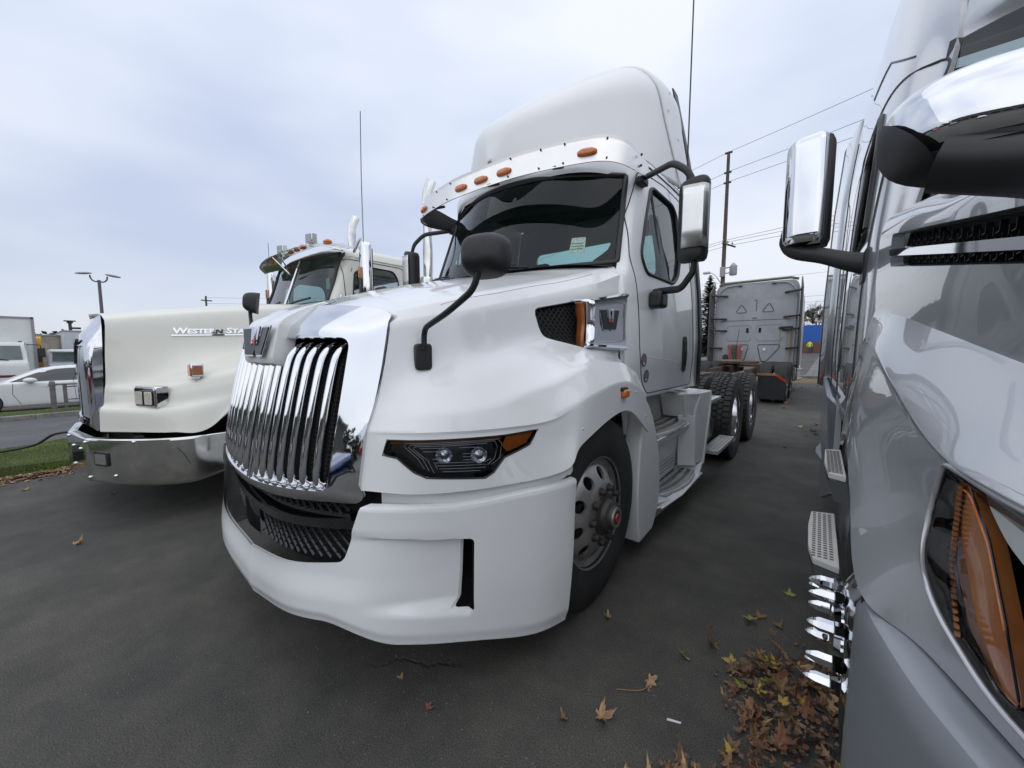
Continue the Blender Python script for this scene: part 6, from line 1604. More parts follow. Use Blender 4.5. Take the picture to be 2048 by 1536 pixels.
# ---- steps on the near side
for s in (1, -1):
    sg_ = bpy.data.objects.new('step_fairing', None); COL.objects.link(sg_); sg_.parent = gt
    pts = lambda L, z: [Vector((s * a, b_, z)) for a, b_ in L]
    wp = mat('white_step', (.72, .71, .68), .5, noise_amt=.1, nscale=10)
    for nm, L, z, x0, x1, y0, y1 in (('lower_step', [(1.17, .72), (1.265, .76), (1.285, .9), (1.29, 1.2), (1.28, 1.42), (1.17, 1.46)], .42, 1.185, 1.275, .79, 1.40),
                                     ('upper_step', [(1.15, 1.10), (1.22, 1.14), (1.235, 1.4), (1.23, 1.75), (1.15, 1.80)], .74, 1.16, 1.225, 1.16, 1.72)):
        so_ = link(nm, prism(pts(L, z), (0, 0, -.03)), wp, sg_); bevel(so_, .004)
        b = bmesh.new()
        for i in range(4):
            for k in range(22):
                y = y0 + (y1 - y0) * k / 21; x = x0 + (x1 - x0) * (i + .5) / 4; box_bm(s * x - .007, s * x + .007, y - .006, y + .006, z + .0008, z + .002, b)
        link('step_holes', mk(b), mat('step_hole', (.16, .13, .11), .8), so_, kind='stuff')
        link('step_face', mk(gridbm([pts(L, z - .035), pts([(a - .03, c) for a, c in L], z - .15)])), mat('step_side_grey', (.12, .125, .13), .5), so_)
    fr_ = [(1.14, .66), (1.18, .80), (1.20, .95), (1.21, 1.1)]
    link('step_well', prism([Vector((s * 1.13, y, z)) for y, z in ((.66, 1.0), (2.1, 1.0), (2.1, .22), (.66, .22))], (-s * .03, 0, 0)), mat('silver_fairing', (.30, .32, .345), .4, metal=.5, coat=.4), sg_)
    P = [Vector((s * x, y, z)) for x, y, z in ((1.185, 1.85, 1.02), (1.235, 2.05, 1.06), (1.24, 4.5, 1.06), (1.24, 4.5, .34), (1.235, 2.0, .34), (1.19, 1.75, .45))]
    sk = link('chassis_skirt', mk(prism_bm(P, (-s * .03, 0, 0))), MATS['silver_fairing'], sg_)
    P = [Vector((s * x, y, z)) for x, y, z in ((1.24, 1.95, .62), (1.275, 2.3, .60), (1.27, 2.9, .52), (1.24, 2.9, .56))]
    link('skirt_crease', mk(prism_bm(P, (0, 0, -.02))), MATS['silver_fairing'], sg_)
for x in (.43, -.43): box('frame_rail', x - .04, x + .04, -.9, 7.6, .72, .98, FRAME, gt)
for s in (1, -1):
    for y in (5.4, 6.72): wheel(gt, s * 1.07, y, side=s, kind='drive', tymesh=TYREL)
# ================================================================== BACKGROUND
def tg(name, label, cat, x, y, rz=0, group=None): return root(name, label, cat, (x, y, zg(x, y)), rz, group)
def simple_wheel(parent, x, y, r, w, side, rimm=ALURIM, tyre=RUBBER2):
    t = bpy.data.objects.new('wheel', None); COL.objects.link(t); t.parent = parent; t.location = (x, y, r)
    lathe('tyre', [(-w / 2, r * .62), (-w / 2, r * .93), (-w / 2 + .02, r), (w / 2 - .02, r), (w / 2, r * .93), (w / 2, r * .62)], tyre, t, 32, closed=True)
    lathe('rim', [(-w / 2 + .01, r * .62), (w / 2 - .01, r * .62), (w / 2 - .03, r * .55), (w / 2 - .05, r * .2), (w / 2 - .02, .001)] if side > 0 else [(w / 2 - .01, r * .62), (-w / 2 + .01, r * .62), (-w / 2 + .03, r * .55), (-w / 2 + .05, r * .2), (-w / 2 + .02, .001)], rimm, t, 28)
    return t
# ---- far tractor seen from behind (sleeper back)
ft = tg('tractor_truck', 'dusty grey sleeper tractor seen from behind, beyond the rear tyres of the white truck', 'truck', -2.02, 12.4)
fz = .0
BK = 3.0  # back wall y
out_ = filletc([(-1.20, BK, .78), (1.20, BK, .78), (1.20, BK, 3.20), (1.14, BK, 3.60), (-1.14, BK, 3.60), (-1.20, BK, 3.20)], [.03, .03, .2, .25, .25, .2], 5)
body = link('sleeper_body', prism(out_, (0, 3.2, 0)), GREYFAR, ft)
Bm = lambda x, z: Vector((x, BK - .003, z))
def bead(name, pts, r=.02, m=None, closed=True, par=None):
    P = filletc([Vector((x, BK - .002, z)) for x, z in pts], .09, 4) if closed else [Vector((x, BK - .002, z)) for x, z in pts]
    return link(name, mk(tube_bm(P, r, 6, closed=closed), ang=60), m or mat('panel_bead', (.11, .115, .125), .7), par or ft)
back = link('back_panel', prism(filletc([(-.93, BK, .98), (.93, BK, .98), (.93, BK, 2.32), (-.93, BK, 2.32)], .05), (0, -.02, 0)), GREYFAR, ft)
for s in (1, -1):
    bead('pressed_rib', [(s * .08, 1.66), (s * .80, 1.66), (s * .80, 2.18), (s * .08, 2.18)], .022)
    bead('pressed_rib', [(s * .12, 1.54), (s * .74, 1.54), (s * .74, 1.44), (s * .40, .99), (s * .25, .99)], .028)
    bead('pressed_rib', [(s * .26, 1.44), (s * .62, 1.44), (s * .40, 1.13)], .018)
    bead('pressed_rib', [(s * .20, 2.62), (s * .56, 2.62), (s * .40, 2.92)], .013)
    link('vent_slot', prism(filletc([(s * .18 - .035, BK - .03, 1.94), (s * .18 + .035, BK - .03, 1.94), (s * .18 + .035, BK - .03, 2.10), (s * .18 - .035, BK - .03, 2.10)], .02), (0, .01, 0)), DARK, ft)
    lathe('white_cap', [(BK - .045, .001), (BK - .045, .045), (BK - .02, .05)], mat('white_cap', (.75, .75, .73), .6), ft, 20, axis='Y', M=Matrix.Translation((s * .33, 0, 1.38)))
    # side extender panels with hinges and struts
    e_ = link('side_extender', prism([Vector((s * x, y, z)) for x, y, z in ((1.20, BK, .80), (1.28, BK - .42, .80), (1.28, BK - .42, 3.30), (1.22, BK, 3.66))], (s * .03, 0, 0)), mat('extender_grey', (.10, .10, .105), .6, noise_amt=.3), ft)
    link('extender_tube', mk(tube_bm(fillet([(s * 1.12, BK - .05, .85), (s * 1.14, BK - .05, 3.2), (s * .95, BK - .05, 3.52), (s * .5, BK - .05, 3.55)], .2), .02, 8)), mat('tube_grey', (.40, .40, .41), .4, metal=.6), ft)
    for z, l in ((3.20, .40), (2.42, .40), (2.02, .42), (1.42, .3), (.86, .38)):
        link('strut', mk(tube_bm([(s * 1.24, BK - .30, z + .02), (s * (1.22 - l), BK - .04, z)], .035, 6)), FRAME, ft)
link('upper_seam', mk(tube_bm([Bm(-1.0, 2.36), Bm(1.0, 2.36)], .010, 6)), mat('panel_bead', (.11, .115, .125), .7), ft)
link('roof_edge', mk(tube_bm([(-1.1, BK, 3.58), (-.95, BK, 3.64), (.95, BK, 3.66), (1.15, BK, 3.60)], .04, 8)), mat('mossy_edge', (.13, .14, .09), .9), ft)
for x in (-.45, .5): box('roof_clip', x - .05, x + .05, BK - .05, BK, 3.50, 3.54, FRAME, ft)
link('cab_sign_bracket', mk(tube_bm([Bm(-.02, 3.02), Bm(.05, 3.02), Bm(.05, 2.66)], .010, 5)), MATS['panel_bead'], ft)
text('unit_number', '1603', .075, FRAME, ft, frameM((-.08, BK - .012, 2.40), (1, 0, 0), (0, 0, 1)), depth=.002)
link('rust_streak', prism([Bm(.72, 2.08), Bm(.76, 2.08), Bm(.75, 1.55), Bm(.735, 1.45)], (0, -.022, 0)), mat('rust_stain', (.26, .22, .12), .8, col2=(.32, .26, .10), nscale=8), ft)
link('rust_streak', prism([Bm(1.0, 2.08), Bm(1.06, 2.08), Bm(1.05, 1.30), Bm(1.0, .85)], (0, -.022, 0)), MATS['rust_stain'], ft)
link('lock_bar', mk(tube_bm([(.70, BK - .06, 2.08), (1.08, BK - .06, 2.10)], .035, 8)), FRAME, ft)
# air line coils and suzie lines
ca = bpy.data.objects.new('air_lines', None); COL.objects.link(ca); ca.parent = ft
for x0, m_, n_ in ((-.62, mat('red_hose', (.45, .12, .13), .5), 'red_coil'), (-.38, MATS['red_hose'], 'red_coil'), (-.50, mat('green_hose', (.04, .16, .09), .5), 'green_coil')):
    P = []
    for k in range(150):
        t = k / 149; P.append((x0 + .055 * math.cos(t * 75) + .10 * (x0 + .50) * (1 - t), BK - .18 + .05 * math.sin(t * 75), 1.55 - .62 * t))
    link(n_, mk(tube_bm(P, .016, 5)), m_, ca)
tube('pole_spring', [(-.50, BK - .1, .95), (-.45, BK - .15, 1.6), (-.40, BK - .15, 2.05)], .008, FRAME, ca)
lathe('lamp_disc', [(BK - .1, .001), (BK - .1, .09), (BK - .06, .09)], FRAME, ca, 16, axis='Y', M=Matrix.Translation((-.80, 0, 1.12)))
# frame and rusty fifth wheel
for x in (.42, -.42): box('frame_rail', x - .04, x + .04, -1.1, BK + 1, .62, .88, RUST, ft)
link('fifth_wheel', prism(filletc([(-.45, .3, .98), (.45, .3, .98), (.45, 1.0, .98), (.2, 1.4, .98), (-.2, 1.4, .98), (-.45, 1.0, .98)], .06), (0, 0, .06)), RUST, ft)
box('deck_clutter', -.9, .9, 2.1, 2.7, .84, .92, RUST, ft, .03); box('deck_clutter', -.75, -.2, 1.9, 2.6, .92, 1.04, mat('tan_tarp', (.22, .19, .14), .9, noise_amt=.4), ft, .05)
box('deck_clutter', .35, .95, 2.4, 2.8, .92, .98, RUST, ft, .02)
for x, w_ in ((-1.0, .3), (1.0, .3)): box('step_bracket', x - .08, x + .08, BK - .1, BK + .1, .70, .82, STEEL, ft, .01)
for y in (0, 1.32):
    for s in (1, -1):
        wheel(ft, s * 1.08, y, side=s, kind='drive', rimmat=ALUPOL, tyremat=RUBBER2)
        w_ = bpy.data.objects.new('wheel', None); COL.objects.link(w_); w_.parent = ft; w_.location = (s * .745, y, .515); link('tyre', TYRE, RUBBER2, w_)
for s in (1, -1):
    mf = link('mudflap', prism([Vector((s * x, -.66, z)) for x, z in ((.62, .72), (1.20, .72), (1.21, .12), (.62, .12))], (0, .012, 0)), BLACK, ft)
    for k in range(11): link('flap_rib', prism([Vector((s * (.64 + .052 * k), -.664, z)) for z in (.14, .70)] + [Vector((s * (.655 + .052 * k), -.664, z)) for z in (.70, .14)], (0, -.006, 0)), mat('flap_grey', (.03, .032, .035), .7), mf)
    rb = link('reflector_bar', prism([Vector((s * x, -.68, z)) for x, z in ((.60, .78), (1.02, .78), (1.24, .60), (1.24, .54), (1.0, .72), (.60, .73))], (0, .02, 0)), mat('reflector_amber', (.22, .14, .07), .5), ft)
    link('red_reflector', prism([Vector((s * x, -.683, z)) for x, z in ((1.03, .76), (1.23, .60), (1.23, .55), (1.02, .71))], (0, .004, 0)), RED, rb)
    link('amber_reflector', prism([Vector((s * x, -.683, z)) for x, z in ((.78, .773), (.92, .773), (.92, .74), (.78, .74))], (0, .004, 0)), AMBER, rb)
for k in range(4): box('side_step', 1.18, 1.32, 3.4 + k * .35, 3.6 + k * .35, .38 + (k % 2) * .3, .42 + (k % 2) * .3, STEEL, ft, .005)
box('fuel_tank', .75, 1.24, 3.3, 5.0, .35, .82, STEEL, ft, .06)
# ---- truck behind the grey one: stack and dark side only
bt = tg('tractor_truck', 'dark tractor with a tall exhaust stack, parked behind the silver grey truck', 'truck', 1.62, 12.2)
box('sleeper_body', -1.18, 1.2, 1.6, 5.0, .7, 3.1, mat('dark_green_paint', (.03, .05, .045), .3, coat=.6), bt, .08)
es = bpy.data.objects.new('exhaust_stack', None); COL.objects.link(es); es.parent = bt
lathe('heat_shield', [(.9, .10), (.95, .12), (2.35, .12), (2.40, .10)], FRAME, es, 20, axis='Z', M=Matrix.Translation((-1.34, .6, 0)))
tube('pipe', [(-1.34, .6, 2.35), (-1.34, .6, 2.95), (-1.36, .56, 3.08), (-1.40, .45, 3.14)], .065, CHROME2, es, n=14)
lathe('orange_band', [(2.60, .07), (2.60, .075), (2.70, .075), (2.70, .07)], mat('orange_tape', (.75, .16, .03), .5), es, 20, axis='Z', M=Matrix.Translation((-1.34, .6, 0)), closed=True)
box('mirror', -1.56, -1.42, 1.3, 1.4, 1.6, 2.0, BLACK, bt, .02)
for y in (-.6, .75):
    for s in (1, -1): simple_wheel(bt, s * 1.05, y, .515, .5, s, ALUPOL)
for x in (.42, -.42): box('frame_rail', x - .04, x + .04, -1.2, 5, .62, .88, FRAME, bt)
for z in (.45, .65, .85): box('step', -1.28, -1.1, 1.9, 2.4, z, z + .04, STEEL, bt)
# ---- brown wall, blue truck and lot beyond the street
WALL = mat('brown_wall', (.17, .085, .06), .85, col2=(.12, .065, .05), nscale=3)
wl = tg('wall', 'long brown wall on the far side of the street', 'wall', 0, 68)
for k in range(14):
    x0 = -26 + k * 3.0; box('wall_panel', x0, x0 + 2.96, 0, .2, 0, 1.55, WALL, wl, .02)
for k in range(14): box('wall_post', -26.1 + k * 3.0, -25.9 + k * 3.0, -.25, .25, 0, 1.35 if k % 2 else 1.2, mat('dark_post', (.05, .035, .03), .8), wl, .02)
bl = tg('box_truck', 'bright blue truck standing behind the brown wall', 'truck', -2.0, 73)
box('cargo_box', -1.6, 3.4, 0, 2.4, 1.3, 4.0, mat('blue_paint', (.012, .10, .42), .45), bl, .03)
box('cab', -3.6, -1.7, 0, 2.3, .8, 3.3, mat('navy_paint', (.01, .03, .09), .3), bl, .12)
box('windscreen', -3.63, -3.55, .2, 2.1, 2.0, 3.0, BLACKG, bl); box('headlight', 1.0, 1.35, -.05, 0, 1.9, 2.15, mat('lamp_white', (.75, .75, .7), .2), bl)
for x in (-2.8, 1.8): simple_wheel(bl, x, .3, .5, .35, 1)
# two trucks behind, just dark shapes with mirrors
# worker in a hi-vis jacket
pr = tg('person', 'worker in a yellow hi-vis jacket and jeans walking by the far wall', 'person', -2.05, 63.5)
def skinfig(parent):
    V = [(0, 0, .95), (0, 0, 1.15), (0, 0, 1.40), (0, 0, 1.50), (0, .0, 1.62), (.10, 0, .90), (.12, .05, .50), (.13, .02, .06), (.13, -.10, .03), (-.10, 0, .90), (-.13, -.12, .50), (-.14, -.10, .08), (-.14, -.22, .04),
         (.20, 0, 1.40), (.27, .02, 1.14), (.25, -.10, .92), (-.20, 0, 1.40), (-.28, -.02, 1.14), (-.24, -.14, .95), (0, -.01, 1.70)]
    E_ = [(0, 1), (1, 2), (2, 3), (3, 4), (0, 5), (5, 6), (6, 7), (7, 8), (0, 9), (9, 10), (10, 11), (11, 12), (2, 13), (13, 14), (14, 15), (2, 16), (16, 17), (17, 18), (4, 19)]
    Rr = [.14, .13, .15, .06, .09, .09, .065, .045, .04, .09, .065, .045, .04, .07, .05, .035, .07, .05, .035, .08]
    me = bpy.data.meshes.new('body'); me.from_pydata(V, E_, []); o = link('body', me, None, parent)
    sk = o.modifiers.new('s', 'SKIN')
    for i, r_ in enumerate(Rr): me.skin_vertices[0].data[i].radius = (r_, r_ * .8)
    me.skin_vertices[0].data[0].use_root = True
    ssf = o.modifiers.new('ss', 'SUBSURF'); ssf.levels = 1; ssf.render_levels = 1
    bpy.context.view_layer.update(); bake(o, None)
    ms = [mat('skin', (.45, .28, .2), .6), mat('hi_vis_yellow', (.62, .80, .08), .6), mat('jeans', (.06, .08, .12), .8), mat('boots', (.03, .02, .015), .7)]
    for m_ in ms: o.data.materials.append(m_)
    for p in o.data.polygons:
        z = p.center.z; x = abs(p.center.x)
        p.material_index = 0 if z > 1.50 or (z < .97 and x > .2 and z > .85) else (3 if z < .12 else (2 if z < .93 else 1))
    smooth(o.data, None); return o
bodyo = skinfig(pr)
b = bmesh.new(); bmesh.ops.create_uvsphere(b, u_segments=12, v_segments=8, radius=.10, matrix=Matrix.Translation((0, .01, 1.72)) @ Matrix.Diagonal((1, 1.1, .8, 1))); link('hair', mk(b), mat('dark_hair', (.03, .02, .015), .8), pr)
# ---- utility pole and wires
WOOD = mat('weathered_wood', (.12, .095, .08), .9, col2=(.07, .058, .05), nscale=6, bump=.4, bscale=20)
up = tg('utility_pole', 'tall wooden utility pole with a grey transformer behind the far tractor', 'utility pole', -5.9, 30)
lathe('pole', [(0, .16), (7, .13), (14.2, .095)], WOOD, up, 14, axis='Z')
link('cross_arm', mk(tube_bm([(-.1, -.18, 8.35), (.7, -.18, 7.95)], .06, 6)), WOOD, up)
lathe('transformer', [(6.15, .001), (6.15, .20), (6.20, .23), (6.75, .23), (6.80, .18), (6.95, .05), (6.96, .001)], mat('transformer_grey', (.32, .34, .35), .5), up, 20, axis='Z', M=Matrix.Translation((.62, -.1, 0)))
for z_ in (6.3, 6.65): box('transformer_bracket', .05, .5, -.14, -.06, z_, z_ + .05, FRAME, up)
box('meter_box', -.16, .16, -.26, -.1, 6.1, 6.75, mat('box_grey', (.30, .31, .31), .5), up, .02)
for k in range(3): lathe('insulator', [(0, .03), (.03, .06), (.08, .05), (.14, .03), (.15, .001)], mat('porcelain', (.25, .2, .18), .3), up, 10, axis='Z', M=Matrix.Translation((-.05 + .28 * k, -.2, 8.42 - .14 * k)))
for z in (14.15, 12.9, 12.25): box('wire_bracket', -.22, .22, -.06, .06, z - .05, z + .05, FRAME, up, .01)
sla = bpy.data.objects.new('lamp_arm', None); COL.objects.link(sla); sla.parent = up
tube('arm', [(-.1, 0, 5.7), (-.5, 0, 6.3), (-.8, 0, 6.5)], .035, STEEL, sla, n=8); box('lamp_head', -1.25, -.8, -.13, .13, 6.42, 6.58, mat('lamp_head_grey', (.5, .5, .48), .5), sla, .05)
WIRE = mat('wire', (.03, .03, .032), .6)
def wire(P0, P1, sag, r=.012, ext=0):
    P0, P1 = Vector(P0), Vector(P1); P = []
    for k in range(21):
        t = k / 20; p = P0.lerp(P1, t); p.z -= sag * 4 * t * (1 - t); P.append(p)
    return mk(tube_bm(P, r, 5), ang=60)
wr = root('power_lines', 'thin power lines strung along the street past the utility pole', 'power lines', (0, 0, 0))
A = Vector((-5.9, 30, zg(0, 30)))
for z, zr, zl in ((14.15, 15.6, 14.2), (12.9, 13.95, 12.7), (12.25, 13.05, 12.0), (8.5, 9.0, 8.3), (8.35, 8.35, 8.1), (8.1, 8.05, 7.9)):
    link('wire', wire(A + Vector((0, -.1, z)), (26, 20, zr + 1.2), .5), WIRE, wr); link('wire', wire(A + Vector((0, -.1, z)), (-60, 52, zl + 1.4), 1.0), WIRE, wr)
for z in (9.6, 6.9, 6.2, 5.4): link('wire', wire((-40, 62, z + 1), (40, 58, z + 1.6), .4, .014), WIRE, wr)
# ---- trees
def crown_mesh(name, blobs, n, lmin, lmax, seed, m, droop=0):
    rnd = random.Random(seed); vs, fs, mi = [], [], []
    tot = sum(b_[3] ** 2 for b_ in blobs)
    for (cx, cy, cz, r_) in blobs:
        for _ in range(int(n * r_ ** 2 / tot)):
            d = Vector((rnd.gauss(0, 1), rnd.gauss(0, 1), rnd.gauss(0, 1))).normalized(); rr = r_ * rnd.uniform(.45, 1.05) * (.8 + .4 * noise.noise(d * 2.2 + Vector((cx, cy, cz))))
            p = Vector((cx, cy, cz)) + Vector((d.x * rr, d.y * rr, d.z * rr * .85)); s_ = rnd.uniform(lmin, lmax)
            a = Vector((rnd.gauss(0, 1), rnd.gauss(0, 1), rnd.gauss(0, 1))).normalized(); b_ = a.orthogonal().normalized(); k = len(vs)
            vs += [p + a * s_, p + b_ * s_ * .6, p - a * s_ * .9, p - b_ * s_ * .6]; fs.append((k, k + 1, k + 2, k + 3)); mi.append(rnd.choice(range(len(m))))
    me = bpy.data.meshes.new(name); me.from_pydata(vs, [], fs)
    for mm in m: me.materials.append(mm)
    me.polygons.foreach_set('material_index', mi); me.update(); return me
G1 = mat('conifer_green', (.030, .050, .026), .8); G2 = mat('conifer_dark', (.018, .032, .020), .8); G3_ = mat('bush_green', (.055, .075, .03), .8); Y1 = mat('autumn_yellow', (.42, .30, .04), .8); Y2 = mat('autumn_gold', (.30, .20, .03), .8); BR1 = mat('bare_twig', (.12, .10, .09), .9)
def conifer(x, y, h, rb, seed, label, group='trees across the street'):
    t = tg('conifer_tree', label, 'tree', x, y, group=group); rnd = random.Random(seed)
    lathe('trunk', [(0, rb * .10), (h * .98, .02)], WOOD, t, 8, axis='Z')
    vs, fs, mi = [], [], []
    nl = int(h * 7)
    for i in range(nl):
        z = h * (.06 + .93 * i / nl); r_ = rb * (1 - i / nl) ** .8 * rnd.uniform(.75, 1.1) + .05
        for k in range(12):
            a = rnd.uniform(0, 6.28); L = r_ * rnd.uniform(.6, 1.1); d = Vector((math.cos(a), math.sin(a), -.25 + .35 * i / nl)); sd = Vector((-d.y, d.x, 0))
            m_ = 8
            for q in range(m_):
                t_ = (q + .5) / m_; p = Vector((0, 0, z)) + d * L * t_; s_ = (.10 + .25 * (1 - t_)) * min(1, r_) * rnd.uniform(.7, 1.3); k2 = len(vs)
                tw = rnd.uniform(-.5, .5)
                vs += [p - d * .12, p + sd * s_ + Vector((0, 0, -.10 * s_ + tw * .1)), p + d * (L / m_ + .10), p - sd * s_ + Vector((0, 0, -.1 * s_ - tw * .1))]; fs.append((k2, k2 + 1, k2 + 2, k2 + 3)); mi.append(rnd.random() < .5)
    me = bpy.data.meshes.new('crown'); me.from_pydata(vs, [], fs); me.materials.append(G1); me.materials.append(G2); me.polygons.foreach_set('material_index', mi); me.update()
    link('crown', me, None, t); return t
conifer(-12.9, 58, 11.0, 3.4, 11, 'dark conifer rising just left of the far sleeper tractor')
conifer(-16.4, 60, 8.6, 3.4, 12, 'shorter dark conifer beside the white truck cab edge')
conifer(-10.4, 62, 7.2, 2.8, 15, 'small conifer between the tall conifer and the far sleeper tractor')
def bare_tree(x, y, h, seed, label, leafy=None, spread=1.0):
    t = tg('deciduous_tree', label, 'tree', x, y, group='trees across the street'); rnd = random.Random(seed); bm = bmesh.new(); tips = []
    def br(p, d, L, r_, lv):
        q = p + d * L; mid = p.lerp(q, .5) + Vector((rnd.gauss(0, .05), rnd.gauss(0, .05), 0)) * L
        tube_bm([p, mid, q], r_, 4 if lv > 1 else 6, bm, caps=False, rads=[r_, r_ * .8, r_ * .6])
        if lv >= 5: tips.append(q); return
        for _ in range(3 if lv < 4 else 2):
            nd = (d + Vector((rnd.gauss(0, .42), rnd.gauss(0, .42), rnd.gauss(.05, .25))) * spread).normalized(); br(q, nd, L * rnd.uniform(.62, .82), r_ * .6, lv + 1)
        if lv > 2: tips.append(q)
    br(Vector((0, 0, 0)), Vector((0, 0, 1)), h * .27, h * .018, 0)
    link('trunk', mk(bm, ang=60), BR1, t)
    if leafy:
        link('crown', crown_mesh('crown', [(q.x, q.y, q.z, .32 * h / 6) for q in tips[::3]], leafy[0], .05, .14, seed, leafy[1]), None, t)
    return t
bare_tree(-1.6, 80, 9.0, 4, 'bare grey tree above the blue truck', None)
bare_tree(-4.4, 78, 7.2, 6, 'yellow-leaved young tree at the edge of the far tractor', (3500, [Y1, Y2, G3_]), .8)
bare_tree(-2.4, 84, 8.2, 8, 'dark green bushy tree behind the brown wall', (6500, [G1, G3_, G2]), 1.0)
bare_tree(1.2, 86, 7.0, 9, 'thin bare tree beside the exhaust stack', None)
# distant tree line all around
def treeline(name, pts, h, seed, mats_, n=9000):
    rnd = random.Random(seed); vs, fs, mi = [], [], []
    for _ in range(n):
        t = rnd.uniform(0, len(pts) - 1.001); i = int(t); a, b_ = pts[i], pts[i + 1]; u = t - i
        x, y = a[0] + (b_[0] - a[0]) * u, a[1] + (b_[1] - a[1]) * u
        hh = h * (.55 + .6 * abs(noise.noise((x * .06, y * .06, seed))) + .35 * noise.noise((x * .3, y * .3, 1)))
        z = zg(x, y) + hh * rnd.random() ** .8; s_ = rnd.uniform(.35, 1.1); p = Vector((x + rnd.gauss(0, 2), y + rnd.gauss(0, 2), z))
        a_ = Vector((rnd.gauss(0, 1), rnd.gauss(0, 1), rnd.gauss(0, 1))).normalized(); c_ = a_.orthogonal().normalized(); k = len(vs)
        vs += [p + a_ * s_, p + c_ * s_ * .7, p - a_ * s_, p - c_ * s_ * .7]; fs.append((k, k + 1, k + 2, k + 3)); mi.append(rnd.randrange(len(mats_)))
    me = bpy.data.meshes.new(name); me.from_pydata(vs, [], fs)
    for m_ in mats_: me.materials.append(m_)
    me.polygons.foreach_set('material_index', mi); me.update(); return link(name, me, None, None, kind='stuff')
treeline('distant_trees', [(-110, 140), (-60, 120), (-20, 130), (30, 120), (90, 100)], 6, 3, [G1, G2, G3_])
treeline('distant_trees', [(90, 60), (70, 0), (40, -40), (0, -46), (-40, -55), (-90, -40), (-130, 0), (-150, 60), (-120, 130)], 8, 4, [G1, G2, G3_, BR1], n=14000)
# ---- left side: lamp standard, small pole
lp = tg('street_lamp', 'twin-headed parking lot lamp above the nose of the cream truck', 'street lamp', -40, 3.45)
zz = lambda z: z - zg(-40, 3.4)
lathe('pole', [(0, .11), (zz(6.2), .09)], mat('lamp_pole', (.10, .09, .11), .5), lp, 10, axis='Z')
for s in (1, -1):
    tube('lamp_bracket', [(0, 0, zz(6.1)), (0, s * .25, zz(6.1)), (0, s * .40, zz(6.3)), (0, s * .42, zz(6.5))], .045, MATS['lamp_pole'], lp, n=8)
    b = bmesh.new(); bmesh.ops.create_uvsphere(b, u_segments=14, v_segments=8, radius=1, matrix=Matrix.Translation((0, s * .72, zz(6.58))) @ Matrix.Rotation(R(-8 * s), 4, 'X') @ Matrix.Diagonal((.2, .42, .08, 1))); link('lamp_head', mk(b), mat('lamp_head_pale', (.30, .30, .33), .5), lp)
tube('cross_bar', [(0, -.60, zz(3.78)), (0, .60, zz(3.72))], .04, MATS['lamp_pole'], lp)
sp = tg('utility_pole', 'tiny distant pole top above the cream hood', 'utility pole', -60, 14.2)
lathe('pole', [(0, .12), (7.9 - zg(-60, 14), .10)], WOOD, sp, 8, axis='Z'); box('cross_arm', -.1, .1, -.5, .6, 7.3 - zg(-60, 14), 7.42 - zg(-60, 14), WOOD, sp)
wr2 = root('power_lines', 'faint wires crossing the sky above the cream hood', 'power lines', (0, 0, 0))
for z in (7.7, 7.0): link('wire', wire((-60, 14.2, z), (-34, 40, z + 1.0), .3, .012), WIRE, wr2)
# ---- white sedan
cr0 = tg('parked_car', 'white sedan parked behind the low metal railing, facing left', 'car', -20.4, .55)
CW_ = mat('white_car_paint', (.70, .71, .71), .25, coat=1.0)
L_ = [  # (y, z_low, z_belt, z_roof, halfwidth belt, halfwidth roof)
 (-2.42, .42, .60, .60, .55, .5), (-2.36, .28, .70, .70, .74, .6), (-2.1, .22, .80, .81, .86, .62), (-1.5, .20, .90, .92, .91, .62), (-1.15, .20, .94, .98, .92, .60),
 (-.55, .20, .95, 1.28, .92, .60), (-.15, .20, .955, 1.41, .92, .58), (.4, .20, .96, 1.455, .92, .57), (1.0, .20, .965, 1.43, .92, .56), (1.55, .20, .98, 1.30, .91, .56), (2.05, .24, .99, 1.09, .88, .60), (2.35, .34, .95, .98, .80, .6), (2.44, .5, .8, .82, .62, .5)]
rows = []
for y, zl, zb, zr, wb, wr_ in L_:
    rows.append([(0, y, zr + .012), (wr_ * .6, y, zr + .008), (wr_, y, zr - .02), (wr_ + (wb - wr_) * .55, y, (zr + zb) / 2 - .01), (wb - .03, y, zb), (wb, y, zb - .06), (wb, y, (zb + zl) / 2), (wb - .02, y, zl + .08), (wb - .08, y, zl)])
Gc = loft(rows, 33, 4)
car = link('body', mk(gridbm(Gc, mirror=True), ang=40), CW_, cr0)
cT = bvh(car)
